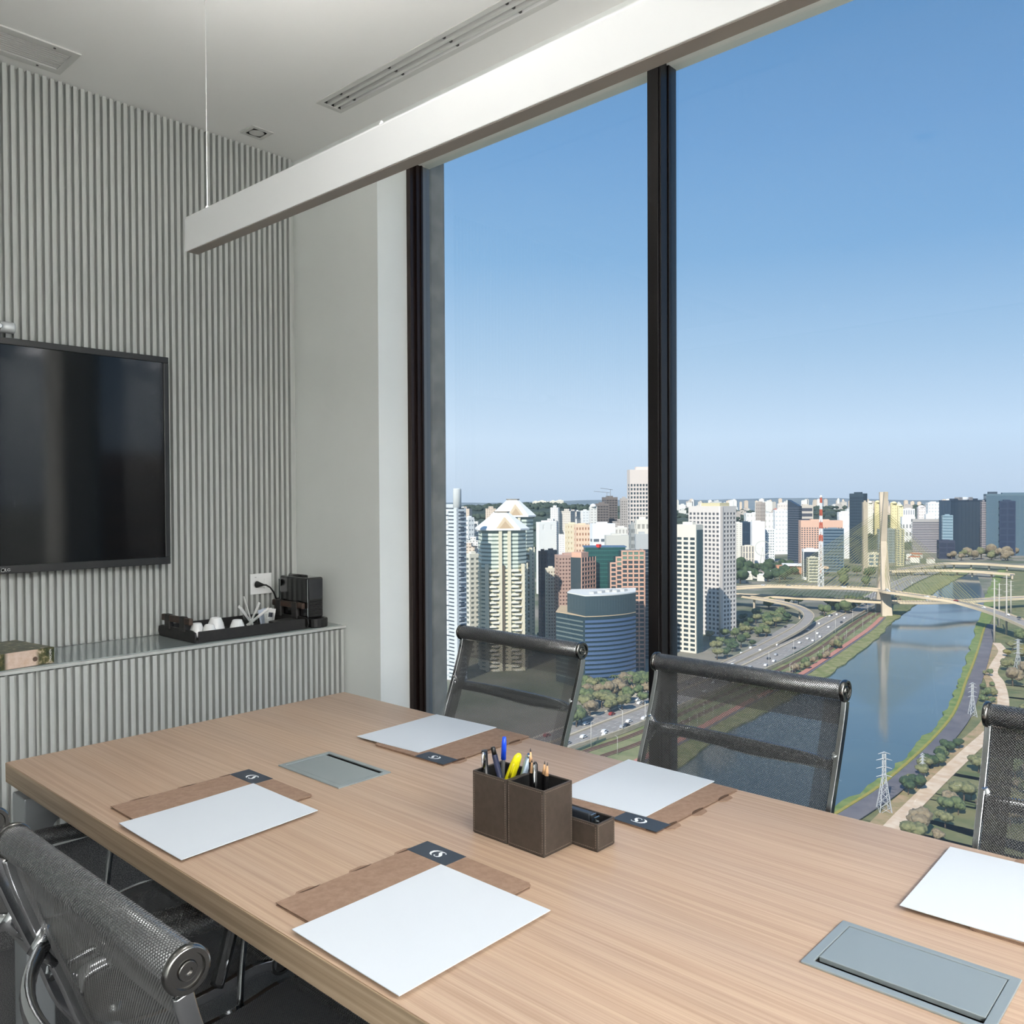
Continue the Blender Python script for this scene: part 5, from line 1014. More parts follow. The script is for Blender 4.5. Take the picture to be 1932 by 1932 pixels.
HOUSES = [(-1066, 1454, 11, 12, 5, 2, 30), (-1064, 1507, 16, 8, 7, 1, 37), (-1121, 1325, 17, 13, 8, 0, 58), (-1431, 1801, 17, 10, 7, 1, 57), (-1220, 1722, 15, 9, 10, 3, 44), (-1079, 1479, 11, 12, 9, 0, 3), (-1355, 1609, 14, 9, 5, 2, 77), (-1251, 1617, 12, 10, 8, 3, 21), (-1388, 1769, 11, 13, 8, 3, 66), (-1291, 1542, 13, 12, 9, 2, 61), (-1198, 1556, 9, 8, 7, 1, 68), (-1159, 1358, 11, 13, 7, 0, 46), (-1101, 1422, 17, 13, 11, 0, 48), (-1228, 1455, 14, 10, 8, 0, 58), (-1068, 1425, 14, 8, 10, 0, 10), (-1453, 1735, 10, 10, 10, 0, 56), (-1300, 1496, 17, 9, 9, 2, 41), (-1397, 1871, 11, 11, 11, 1, 75), (-1162, 1465, 12, 11, 7, 3, 17), (-1066, 1402, 12, 12, 5, 1, 69), (-1175, 1651, 13, 11, 9, 2, 37), (-1156, 1425, 16, 10, 5, 3, 38), (-1243, 1625, 18, 11, 6, 0, 80), (-1211, 1498, 12, 14, 9, 3, 67), (-1158, 1539, 15, 11, 8, 3, 24), (-1008, 1398, 10, 12, 10, 3, 50), (-1305, 1754, 11, 9, 8, 2, 0), (-1002, 1439, 15, 9, 9, 0, 37), (-1377, 1709, 14, 9, 7, 2, 62), (-1070, 1401, 15, 13, 6, 3, 74), (-1286, 1671, 18, 11, 6, 1, 70), (-1167, 1343, 10, 13, 6, 3, 20), (-1395, 1715, 12, 13, 8, 0, 1), (-1286, 1744, 18, 9, 7, 1, 44), (-1056, 1471, 14, 9, 8, 3, 7), (-1267, 1608, 9, 12, 10, 0, 34), (-1291, 1621, 9, 14, 10, 3, 5), (-1111, 1389, 16, 12, 10, 0, 33), (-1269, 1800, 17, 10, 7, 0, 29), (-1243, 1665, 14, 12, 10, 2, 45), (-1408, 1716, 12, 12, 6, 1, 62), (-1424, 1725, 17, 14, 10, 3, 21), (-1214, 1647, 11, 10, 8, 0, 26), (-1416, 1762, 17, 12, 7, 2, 33), (-1118, 1367, 15, 10, 8, 3, 19), (-1192, 1576, 12, 14, 10, 2, 24), (-1204, 1436, 13, 13, 9, 1, 66), (-1139, 1371, 11, 9, 10, 0, 14), (-1070, 1373, 9, 13, 7, 0, 79), (-1070, 1384, 12, 10, 9, 1, 32), (-1279, 1802, 18, 13, 9, 2, 67), (-1203, 1450, 14, 13, 8, 1, 45), (-1283, 1468, 13, 8, 8, 0, 79), (-1277, 1593, 12, 12, 9, 0, 59), (-1313, 1876, 11, 13, 6, 0, 30), (-1266, 1654, 16, 13, 8, 2, 52), (-1499, 1729, 14, 9, 9, 0, 25), (-1235, 1529, 10, 10, 8, 0, 13), (-1282, 1767, 16, 10, 6, 0, 11), (-1165, 1563, 12, 13, 6, 3, 23), (-1148, 1129, 17, 11, 6, 1, 28), (-1176, 1179, 17, 8, 10, 2, 45), (-996, 1006, 10, 12, 8, 1, 13), (-921, 930, 14, 13, 9, 3, 3), (-1098, 1088, 14, 9, 7, 1, 28), (-909, 912, 14, 9, 8, 3, 3), (-1279, 1280, 11, 11, 9, 0, 9), (-1331, 1345, 18, 9, 10, 2, 60), (-1076, 1088, 10, 13, 10, 2, 75), (-1346, 1345, 12, 8, 6, 0, 3), (-977, 986, 15, 11, 5, 3, 49), (-1152, 1132, 17, 10, 9, 0, 41), (-629, 1337, 16, 10, 7, 0, 74), (-632, 1245, 18, 10, 11, 2, 31), (-646, 1270, 14, 11, 9, 2, 18), (-634, 1240, 15, 11, 6, 3, 47), (-622, 1314, 16, 12, 8, 2, 51), (-604, 1241, 12, 12, 9, 2, 13), (-615, 1193, 14, 10, 8, 0, 29), (-626, 1274, 14, 11, 10, 3, 63), (-572, 1840, 9, 13, 11, 2, 9), (-543, 1730, 16, 8, 7, 3, 78), (-509, 1766, 13, 8, 10, 3, 52), (-574, 1901, 17, 12, 9, 0, 72), (-548, 1794, 18, 13, 9, 0, 39), (-595, 1949, 17, 10, 7, 0, 26), (-542, 1781, 17, 13, 11, 0, 10), (-579, 1871, 13, 11, 7, 3, 2)]
GEO = {'avenue': [(-303.3, 437.6), (-302.5, 472.8), (-305.1, 517.4), (-314.8, 588.4), (-331.1, 664.7), (-348.1, 741.0), (-368.6, 833.1)],
 'bike': [(-206.0, 207.7), (-227.0, 307.1), (-236.0, 395.3), (-239.8, 424.4), (-247.4, 490.5), (-256.4, 580.8), (-269.8, 670.5), (-282.4, 748.4), (-299.0, 846.3), (-318.0, 937.4)],
 'blue': [(-380.3, 462.7), (-349.1, 456.0), (-336.1, 497.7)],
 'bluez': [64.0, 52.2, 49.2, -2.3],
 'curved': [(-646.5, 2103.5), 27.1, 60.2, 71.7],
 'cyl': [(-458.5, 445.3), 3.0, 121.7, 136.5],
 'deck_a': [(-498.6, 879.6, -106.0), (-476.3, 911.9, -104.0), (-451.1, 931.3, -102.0), (-428.0, 937.8, -101.0), (-391.3, 940.4, -100.0), (-361.9, 957.4, -100.0), (-326.2, 958.0, -100.0),
            (-310.2, 943.6, -100.0), (-288.7, 940.2, -101.0), (-265.8, 933.0, -102.0), (-246.5, 935.5, -104.0), (-230.5, 930.3, -106.0), (-212.4, 917.7, -108.0), (-189.6, 892.4, -110.0),
            (-163.7, 858.4, -113.0), (-128.7, 802.2, -116.0)],
 'deck_b': [(-532.9, 939.8, -116.0), (-488.4, 934.9, -115.0), (-458.1, 945.6, -115.0), (-422.5, 954.1, -115.0), (-384.7, 954.1, -114.0), (-351.8, 961.9, -114.0), (-329.5, 967.8, -114.0),
            (-304.1, 982.9, -114.0), (-284.8, 999.2, -114.0), (-271.0, 1028.0, -115.0), (-252.8, 1062.9, -115.0), (-236.0, 1108.2, -116.0), (-211.9, 1149.4, -116.0)],
 'dirt': [(-105.8, 266.1), (-111.0, 346.9), (-112.3, 373.7), (-114.1, 417.1), (-115.8, 472.3), (-117.9, 534.9), (-127.1, 592.6), (-143.8, 658.5), (-156.4, 695.1), (-164.1, 741.9), (-172.0, 796.1),
          (-186.3, 838.7)],
 'dome_front': [(-434.2, 467.6), 36.9, 106.7, 119.5, 133.0],
 'dome_rear': [(-468.6, 517.4), 33.8, 115.5, 129.1, 132.3],
 'far_bridge_a': [(-479.0, 1500.6, -120.0), (-469.1, 1580.2, -119.0), (-458.7, 1651.2, -119.0), (-444.2, 1679.2, -119.0), (-404.5, 1694.8, -119.0), (-359.8, 1683.6, -119.0), (-310.8, 1679.8, -120.0)],
 'far_bridge_b': [(-482.4, 1458.5, -121.0), (-455.3, 1478.7, -120.0), (-431.9, 1511.3, -120.0), (-398.4, 1525.1, -120.0), (-364.1, 1526.6, -120.0), (-316.6, 1517.3, -121.0)],
 'highway': [(-288.1, 243.3), (-279.7, 292.7), (-281.8, 354.8), (-284.9, 395.2), (-286.9, 430.8), (-294.1, 498.7), (-301.8, 589.0), (-314.2, 679.3), (-328.6, 778.0), (-347.8, 891.0), (-365.2, 1001.8),
             (-388.8, 1136.8), (-427.1, 1362.9), (-453.9, 1587.8)],
 'mast': [(-501.2, 1219.8), 131.4],
 'path': [(-103.1, 164.8), (-120.3, 243.7), (-127.2, 308.8), (-126.6, 348.1), (-125.5, 381.7), (-127.1, 428.2), (-130.7, 481.8), (-136.5, 537.0), (-145.6, 591.1), (-156.0, 643.4), (-170.6, 722.3),
          (-188.7, 815.2), (-205.2, 896.7), (-216.1, 954.2)],
 'power': [(-119.2, 357.8, 24.3), (-121.3, 414.7, 10.3), (-133.7, 549.0, 19.4), (-141.7, 702.8, 25.2), (-189.1, 843.6, 56.7), (-190.9, 896.5, 56.3), (-209.1, 950.8, 43.5), (-220.5, 1053.4, 37.9)],
 'pylon': [(-330.1, 977.2), 108.8, 135.9],
 'rail': [(-239.4, 229.4), (-250.1, 321.2), (-249.1, 374.4), (-256.0, 452.9), (-263.6, 553.7), (-277.3, 673.1), (-305.2, 814.9), (-326.1, 930.5), (-360.2, 1130.1)],
 'rail2': [(-256.2, 245.5), (-261.5, 331.4), (-260.4, 386.0), (-267.1, 465.9), (-275.1, 569.3), (-289.7, 694.0), (-317.0, 835.3), (-338.6, 952.9), (-370.6, 1152.1)],
 'ramp': [(-523.4, 936.0, -115.0), (-485.7, 929.8, -115.0), (-450.6, 916.6, -115.0), (-418.2, 902.8, -115.5), (-393.2, 885.6, -116.0), (-371.2, 862.3, -117.0), (-355.6, 836.6, -118.5),
          (-345.3, 804.9, -120.5), (-338.8, 769.5, -122.5), (-334.7, 732.1, -124.5), (-329.6, 689.5, -126.1), (-324.0, 645.8, -126.8), (-316.6, 591.8, -127.1)],
 'river_left': [(-110.2, 86.2), (-172.1, 197.2), (-195.9, 283.2), (-214.5, 359.4), (-225.4, 428.3), (-230.7, 492.5), (-238.7, 575.5), (-253.7, 672.7), (-270.9, 780.5), (-295.4, 895.8),
                (-308.1, 967.6), (-327.7, 1086.0), (-336.3, 1150.2), (-353.3, 1249.4), (-371.2, 1377.4), (-390.8, 1532.9), (-409.8, 1681.5)],
 'river_right': [(-80.6, 113.0), (-114.2, 182.2), (-131.4, 258.2), (-135.2, 308.3), (-135.4, 343.4), (-134.2, 383.0), (-134.7, 419.3), (-138.2, 459.9), (-143.0, 511.4), (-150.4, 563.2),
                 (-161.2, 621.4), (-170.6, 670.2), (-189.8, 764.6), (-211.5, 870.7), (-234.3, 977.7), (-255.3, 1082.6), (-279.2, 1198.3), (-308.6, 1340.8), (-347.9, 1543.3), (-376.9, 1708.2)],
 'salmon': [[(-391.3, 506.9), (-392.6, 526.0), (-372.1, 517.7), (-353.3, 534.9), (-402.7, 526.3), (-379.4, 547.5)], [90.7, 85.0, 80.2, 91.5]],
 'slant': [(-674.1, 1536.0), 81.8, 10.7, 23.6, 114.2, 126.3],
 'tree_reg': {'bank': [(-240.5, 483.9), (-253.4, 574.0), (-268.0, 666.1), (-283.5, 751.1), (-297.9, 776.3), (-277.5, 657.9), (-259.8, 545.9), (-249.4, 494.3)],
              'far_right': [(-497.4, 1842.9), (-532.7, 1973.0), (-433.8, 2184.3), (-383.8, 1933.9)],
              'left_low': [(-434.9, 506.4), (-588.7, 685.1), (-609.1, 722.5), (-559.2, 684.8), (-453.5, 552.0)],
              'mid': [(-607.1, 1161.2), (-734.0, 1403.3), (-651.9, 1470.0), (-543.5, 1245.2)],
              'mid2': [(-494.4, 1224.6), (-566.2, 1401.8), (-512.3, 1446.0), (-447.4, 1263.6)],
              'near_left': [(-280.8, 355.7), (-328.3, 415.7), (-344.4, 450.3), (-337.1, 467.4), (-328.7, 496.7), (-304.2, 475.4), (-293.1, 443.0), (-294.0, 407.8)],
              'path': [(-120.2, 375.0), (-123.4, 429.3), (-126.7, 485.3), (-120.9, 477.7), (-118.5, 428.5), (-115.8, 374.7)],
              'plaza': [(-322.9, 570.6), (-393.2, 694.2), (-423.9, 825.9), (-407.9, 893.9), (-378.2, 854.7), (-348.8, 720.8), (-329.7, 643.2), (-320.9, 591.4)],
              'right': [(-102.0, 324.9), (-105.3, 397.0), (-108.7, 453.2), (-99.3, 509.6), (-70.4, 446.3), (-73.0, 350.8)],
              'right2': [(-108.0, 501.9), (-121.0, 580.3), (-145.5, 680.1), (-189.0, 890.0), (-173.7, 945.1), (-124.4, 776.5), (-79.5, 502.1)],
              'right3': [(-137.6, 583.3), (-160.7, 691.3), (-155.4, 683.5), (-142.6, 637.7), (-127.0, 575.1), (-125.3, 543.7)],
              'under': [(-446.0, 920.8), (-448.2, 1012.0), (-371.2, 1049.2), (-354.9, 939.0), (-349.4, 840.0), (-401.9, 958.2)]}}
GZ = -128.0

# ================================================================== THE CITY BELOW
def cmat(c, rough=0.7, spec=0.2, metal=0.0): return mat('city_%d_%d_%d_%d' % (int(c[0]), int(c[1]), int(c[2]), int(rough * 100)), c, rough, metal, spec)


def gmat(c): return cmat(c, 0.25, 0.5)


def lattice(root, wR, wL, h, wall, glass, fl, cr, cl, fz, fx, crown, windows=False, p=0.35):
    """dark core wrapped in proud floor bands and piers, so every window is a real recess"""
    wm, gm = cmat(wall), gmat(glass)
    MB().box((0, 0, 0), (wR, wL, h - 0.3)).build('core', gm, root)
    hh = h * (1 - crown); fh = hh / fl; m = MB()
    for k in range(fl):
        t = fh * fz
        m.box((-p, -p, k * fh), (wR + p, wL + p, k * fh + t))
    m.box((-p, -p, hh), (wR + p, wL + p, h))
    tag(m.build('floor_bands', wm, root), kind='stuff')
    m = MB()
    for (n, W, side) in ((cr, wR, 0), (cl, wL, 1)):
        if n < 1: n = 1
        cw = W / n; t = cw * fx
        for k in range(n + 1):
            c = k * cw; a, b = max(-p, c - t / 2), min(W + p, c + t / 2)
            if side == 0: m.box((a, -p * 0.9, 0), (b, 0.2, hh + 0.1))
            else: m.box((-p * 0.9, a, 0), (0.2, b, hh + 0.1))
    tag(m.build('piers', wm, root), kind='stuff')
    r = MB().box((wR * 0.25, wL * 0.25, h), (wR * 0.7, wL * 0.75, h + max(1.5, h * 0.02))); r.build('roof_house', wm, root)
    if windows:
        me = None
        for (n, W, side) in ((cr, wR, 0), (cl, wL, 1)):
            if n < 1: continue
            cw = W / n
            x0, x1 = cw * fx / 2, cw * (1 - fx / 2); z0, z1 = fh * fz, fh
            b = MB().box((x0, -0.12, z0), (x1, 0.0, z1)) if side == 0 else MB().box((-0.12, x0, z0), (0.0, x1, z1))
            me = b.mesh('window', gm)
            for i in range(n):
                for k in range(fl):
                    o = bpy.data.objects.new('window', me); COL.objects.link(o); o.parent = root
                    o.location = (i * cw, 0, k * fh) if side == 0 else (0, i * cw, k * fh)


for (nm, lab, P, ang, wR, wL, h, wall, glass, fl, cr, cl, fz, fx, crown, grp, roof) in CITY:
    b = thing(nm, lab, 'building', (P[0], P[1], GZ), R(ang), grp)
    lattice(b, wR, wL, h, wall, glass, fl, cr, cl, fz, fx, crown, windows=(nm == 'beige_tower'))
    if nm in ('cream_tower', 'round_top_tower', 'rosy_tower'):
        MB().lathe([(wR * 0.5, 0.0), (wR * 0.47, 2.0), (wR * 0.35, 4.5), (wR * 0.15, 6.0), (0.0, 6.3)], (wR / 2, wL / 2, h - 0.5), seg=14).build('round_roof', cmat(wall), b)
    if nm == 'beige_tower':
        MB().box((0.6, -0.8, 0), (wR - 0.3, 0.1, h * 0.96)).build('glass_strip', gmat((70, 92, 98)), b)
    if nm == 'white_tower':
        for k in range(5):
            MB().lathe([(0.8, 0), (0.8, h)], (-0.4 + (k - 2) * 0.0, -0.2, 0), seg=8).build('corner_column', cmat(wall), b) if k == 0 else None
        for k in range(4):
            MB().box((wR * 0.02 + k * 0.9, -1.0, 0), (wR * 0.02 + k * 0.9 + 0.5, 0.2, h)).build('rib', cmat(wall), b)
        MB().box((wR * 0.2, wL * 0.1, h), (wR * 0.8, wL * 0.7, h + 3.0)).build('penthouse', cmat((206, 196, 160)), b)
    if nm == 'dark_glass_block':
        for k in range(5):
            MB().box((wR * (0.15 + 0.14 * k), wL * 0.2, h), (wR * (0.15 + 0.14 * k) + wR * 0.1, wL * 0.6, h + 4 + (k % 2) * 3)).build('plant_room', cmat((150, 146, 146)) if k in (1, 3) else cmat((60, 70, 84)), b)
        MB().lathe([(9, h), (9, h + 5), (7, h + 7), (0, h + 7.5)], (wR * 0.45, wL * 0.25, 0), seg=20).build('roof_drum', cmat((210, 214, 222)), b)
    if nm == 'teal_glass_block': MB().box((4, 5, h), (22, 18, h + 5)).build('plant_room', cmat((70, 82, 96)), b)
    if nm == 'construction_tower':
        for k, (x, y, hh_, an) in enumerate(((2, 2, 10, 160), (11, 6, 16, 200))):
            cr_ = MB(); cr_.tube([(x, y, h), (x, y, h + hh_)], 0.5, 4, smooth=False)
            dx, dy = math.cos(R(an)), math.sin(R(an)); cr_.tube([(x - 6 * dx, y - 6 * dy, h + hh_ - 1), (x + 26 * dx, y + 26 * dy, h + hh_ + 2)], 0.4, 4, smooth=False)
            cr_.build('tower_crane', cmat((150, 150, 150)), b)
    if nm == 'striped_tower':
        c = GEO['cyl']; q = MB().lathe([(c[1], c[2] - h - 6), (c[1], c[3] - h), (c[1] * 0.9, c[3] - h + 1), (0, c[3] - h + 1)], (wR * 0.45, wL * 0.18, h), seg=20); q.build('water_cylinder', cmat((206, 210, 210)), b)
        for k in range(34):
            MB().box((-1.1, wL * 0.42, k * 3.6), (-0.2, wL * 0.98, k * 3.6 + 2.5)).build('balcony', cmat((226, 232, 236)), b)
        for k in range(34):
            MB().box((wR * 0.35, -0.9, k * 3.6), (wR * 0.95, -0.1, k * 3.6 + 1.5)).build('ledge', cmat((92, 102, 116)), b)


# ---- the two domed residential towers
def dome_tower(nm, lab, g, mirror=False):
    (P, W, hr, ht, ang) = g
    b = thing(nm, lab, 'building', (P[0], P[1], GZ), R(ang - 90 + 8))
    w = W * 0.46; ch = w * 0.42
    octo = [(-w + ch, -w), (w - ch, -w), (w, -w + ch), (w, w - ch), (w - ch, w), (-w + ch, w), (-w, w - ch), (-w, -w + ch)]
    octo = [(x, y + w * 0.9) for x, y in octo]
    cream, green, white = cmat((228, 220, 196)), gmat((112, 140, 134)), cmat((248, 248, 246))
    MB().prism(octo, 0, hr - 0.5).build('core', gmat((128, 142, 134)), b)
    n = int(hr / 3.0); cy = w * 0.9
    big = lambda s, z0, z1: ([(x * s, cy + (y - cy) * s) for x, y in octo], z0, z1)
    for k in range(n):
        z = k * 3.0
        m = MB(); m.prism(*big(1.05 if k < n - 9 else 1.02, z, z + 1.7)); m.build('balcony', cream if k < n - 9 else cmat((222, 230, 218)), b)
    m = MB()
    for x in (-w * 0.82, -w * 0.22, w * 0.18, w * 0.80):
        m.box((x - w * 0.07, cy - w * 1.12, 0), (x + w * 0.07, cy - w * 0.9, hr - (26 if abs(x) > w * 0.5 else 0)))
    m.box((-w * 1.1, cy - w * 0.5, 0), (-w * 0.9, cy - w * 0.36, hr - 26)); m.box((w * 0.92, cy - w * 0.55, 0), (w * 1.1, cy - w * 0.42, hr - 26)); m.box((w * 0.92, cy + 0.1 * w, 0), (w * 1.1, cy + 0.24 * w, hr - 26))
    m.build('pilasters', cream, b)
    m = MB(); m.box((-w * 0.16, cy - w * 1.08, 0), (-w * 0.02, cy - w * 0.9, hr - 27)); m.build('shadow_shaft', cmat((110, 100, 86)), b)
    rng = random.Random(5)
    for x0, x1 in ((-w * 0.72, -w * 0.28), (w * 0.26, w * 0.72)):
        m = MB()
        for k in range(n - 9):
            a = x0 + (x1 - x0) * (0.0 if k % 2 else 0.3); m.box((a, cy - w * 1.16, k * 3.0), (a + (x1 - x0) * 0.7, cy - w * 0.98, k * 3.0 + 1.2))
        tag(m.build('bay_balconies', cmat((238, 234, 222)), b), kind='stuff')
    s = 1.16; rr = [(x * s, cy + (y - cy) * s) for x, y in octo]; tp = [(x * 0.30, cy + (y - cy) * 0.30) for x, y in octo]
    k = 8; vs = [(x, y, hr - 0.6) for x, y in rr] + [(x, y, hr + 0.6) for x, y in rr] + [(x, y, ht) for x, y in tp]
    fs = [tuple(range(7, -1, -1)), tuple(range(16, 24))] + [(i, (i + 1) % 8, 8 + (i + 1) % 8, 8 + i) for i in range(8)] + [(8 + i, 8 + (i + 1) % 8, 16 + (i + 1) % 8, 16 + i) for i in range(8)]
    MB().add(vs, fs).build('roof', white, b)
    MB().prism([(x * 0.34, cy + (y - cy) * 0.34) for x, y in octo], ht, ht + 0.7).build('roof_cap', cmat((150, 140, 124)), b)
    g0 = hr + 0.8; g1 = hr + (ht - hr) * 0.72; y0 = cy - w * s + 0.3; yt = cy - w * 0.62
    gb = MB().add([(-w * 0.42, y0, g0), (w * 0.42, y0, g0), (0, y0 + 0.6, g1), (0, yt, g1)], [(0, 1, 2), (0, 2, 3), (1, 3, 2)]); gb.build('gable', cmat((226, 206, 176)), b)
    for q in (0.66, 0.36): MB().add([(-w * 0.42 * q, y0 - 0.15, g0), (w * 0.42 * q, y0 - 0.15, g0), (0, y0 + 0.3, g0 + (g1 - g0) * q)], [(0, 1, 2)]).build('gable_line', cmat((206, 180, 148)), b)


dome_tower('domed_tower', 'front one of two cream balconied towers with white pyramid roofs', GEO['dome_front'])
dome_tower('domed_tower', 'rear one of two cream balconied towers with white pyramid roofs', GEO['dome_rear'])

# ---- curved blue banded office
Pl, Pc, Pr = [Vector((p[0], p[1], 0)) for p in GEO['blue']]
z_roof, z_pent, z_step, _ = GEO['bluez']
bo = thing('blue_banded_office', 'curved office building with blue glass bands and white flat roof', 'building', (Pc.x, Pc.y, GZ))
away = Vector((-0.56, 0.83, 0)); ex = (Pr - Pc); 


def arc(bulge, back=0.0, t0=0.0, t1=1.0, n=18):
    nrm = Vector((ex.y, -ex.x, 0)).normalized(); out = []
    for k in range(n + 1):
        t = t0 + (t1 - t0) * k / n
        out.append(ex * t + nrm * (bulge * 4 * t * (1 - t)) + away * back)
    return out


front_arc = arc(5.0); left_end = (Pl - Pc); left_pt = left_end + away * 2
foot = [(p.x, p.y) for p in front_arc] + [((ex + away * 34).x, (ex + away * 34).y), ((left_end + away * 34).x, (left_end + away * 34).y), (left_end.x, left_end.y)]
MB().prism(foot, 0, z_step).build('core', gmat((48, 66, 74)), bo)
pent = [(p.x, p.y) for p in arc(5.0, 0.5, 0.0, 1.0)] + [((ex + away * 26).x, (ex + away * 26).y), ((left_end * 0.55 + away * 26).x, (left_end * 0.55 + away * 26).y), ((left_end * 0.62 + away * 6).x, (left_end * 0.62 + away * 6).y)]
MB().prism(pent, z_step, z_roof - 0.8).build('penthouse', gmat((66, 82, 88)), bo)
MB().prism(pent, z_roof - 0.8, z_roof).build('roof', cmat((228, 228, 224)), bo)
MB().prism(foot, z_step, z_step + 0.5).build('terrace', cmat((206, 182, 150)), bo)
rfm = MB()
for k in range(5):
    c = ex * (0.15 + 0.15 * k) + away * (6 + 3 * (k % 3)); rfm.box((c.x - 2, c.y - 2, z_roof), (c.x + 2, c.y + 2, z_roof + 1.6))
rfm.build('roof_plant', cmat((196, 196, 194)), bo)
blue = cmat((90, 112, 146), 0.35, 0.4)
NB = 14; fh = (z_step - 5.5) / NB
for k in range(NB):
    z = 4.6 + k * fh; a = arc(5.0, -0.6); c = arc(5.0, 0.3); m = MB(); n = len(a)
    vs = [(p.x, p.y, z) for p in a] + [(p.x, p.y, z + fh * 0.55) for p in a] + [(p.x, p.y, z) for p in c] + [(p.x, p.y, z + fh * 0.55) for p in c]
    fs = [(i, i + 1, n + i + 1, n + i) for i in range(n - 1)] + [(n + i, n + i + 1, 3 * n + i + 1, 3 * n + i) for i in range(n - 1)] + [(2 * n + i, 2 * n + i + 1, i + 1, i) for i in range(n - 1)] + [(0, n, 3 * n, 2 * n), (n - 1, 3 * n - 1, 4 * n - 1, 2 * n - 1)]
    m.add(vs, fs); m.build('blue_band', blue, bo)
    d = left_end.normalized(); m = MB()
    q0, q1 = left_end * 0.06, left_end * 0.98; ww_ = Vector((d.y, -d.x, 0)) * -0.3
    vs = [(q0.x, q0.y, z), (q1.x, q1.y, z), (q1.x, q1.y, z + fh * 0.32), (q0.x, q0.y, z + fh * 0.32)] + [((q0 + ww_).x, (q0 + ww_).y, z), ((q1 + ww_).x, (q1 + ww_).y, z), ((q1 + ww_).x, (q1 + ww_).y, z + fh * 0.32), ((q0 + ww_).x, (q0 + ww_).y, z + fh * 0.32)]
    m.add(vs, [(0, 1, 2, 3), (7, 6, 5, 4), (0, 4, 5, 1), (1, 5, 6, 2), (2, 6, 7, 3), (3, 7, 4, 0)]); m.build('grey_band', cmat((112, 124, 122)), bo)

# ---- stepped salmon and green glass building
S, SZ = GEO['salmon']; a0, a1, c0, c1, g0, g1 = [Vector((p[0], p[1], 0)) for p in S]
so_ = thing('salmon_office', 'stepped salmon office with green glass centre behind the blue one', 'building', (0, 0, GZ))
salmon = cmat((222, 176, 152)); winm = gmat((64, 74, 78)); mull = gmat((112, 138, 122))


def slab(o, d, along_, depth, z0, z1, off=0.0):
    """box with its face from o along d (length along_), depth behind"""
    n_ = Vector((-d.y, d.x, 0)); p = o - n_ * off
    A, B_ = p, p + d * along_; C_, D_ = p + d * along_ + n_ * depth, p + n_ * depth
    vs = [(q.x, q.y, z) for z in (z0, z1) for q in (A, B_, C_, D_)]
    return vs, [(3, 2, 1, 0), (4, 5, 6, 7), (0, 1, 5, 4), (1, 2, 6, 5), (2, 3, 7, 6), (3, 0, 4, 7)]


ds = (c1 - c0).normalized(); Ls = (c1 - c0).length; cols = 6; cw = Ls / cols; top = SZ[0]; fh = 3.35
steps = [top - 8.5, top - 8.5, top - 4.5, top - 4.5, top, top] if False else [top - 9.0, top - 4.6, top, top, top, top]
m = MB()
for k in range(cols): m.add(*slab(c0 + ds * (cw * k), ds, cw, 20, 0, steps[k] - 0.5, -0.5))
m.build('core', winm, so_)
m = MB()
for k in range(cols):
    h = steps[k]; m.add(*slab(c0 + ds * (cw * k - 0.45), ds, 0.95, 1.0, 0, h)); nf = int(h / fh)
    for q in range(nf + 1): m.add(*slab(c0 + ds * (cw * k), ds, cw, 1.0, h - q * fh - 1.1, h - q * fh))
m.add(*slab(c0 + ds * (Ls - 0.5), ds, 0.95, 1.0, 0, top)); m.add(*slab(c0 + ds * Ls, Vector((-ds.y, ds.x, 0)), 20, 0.6, 0, top))
m.build('salmon_frame', salmon, so_)
me = None
for k in range(cols):
    nf = int(steps[k] / fh)
    for q in range(nf):
        w = MB().add(*slab(c0 + ds * (cw * k + 0.55), ds, cw - 1.1, 0.15, steps[k] - (q + 1) * fh, steps[k] - q * fh - 1.1, -0.36)); w.build('window', mull if (q < 2 and k > 0) else winm, so_)
dg = (g1 - g0).normalized(); Lg = (g1 - g0).length
MB().add(*slab(g0, dg, Lg, 16, 0, SZ[3])).build('green_glass', gmat((40, 84, 80)), so_)
m = MB()
for q in range(26): m.add(*slab(g0, dg, Lg, 0.3, SZ[3] - 3 - q * 3.35, SZ[3] - 2.3 - q * 3.35, 0.12))
tag(m.build('glass_lines', gmat((58, 108, 100)), so_), kind='stuff')
MB().add(*slab(g0 - dg * 1, dg, Lg + 2, 17, SZ[3], SZ[3] + 0.7)).build('roof', cmat((92, 120, 148)), so_)
da = (a1 - a0).normalized(); La = (a1 - a0).length
MB().add(*slab(a0, da, La, 10, 0, SZ[1])).build('left_wing', winm, so_)
m = MB()
for q in range(25): m.add(*slab(a0, da, La, 0.6, q * 3.35, q * 3.35 + 1.3, 0.3))
for q in range(6): m.add(*slab(a0 + da * (q * La / 5 - 0.4), da, 0.8, 0.6, 0, SZ[1], 0.35))
m.build('left_frame', salmon, so_)
MB().add(*slab(a0 - da * 0.2, da, La * 0.5, 9, SZ[1], SZ[1] + 4)).build('left_head', salmon, so_)
MB().box((g0.x + 6, g0.y + 6, SZ[3]), (g0.x + 9, g0.y + 9, SZ[3] + 2.5)).build('red_sign', cmat((220, 60, 50)), so_)

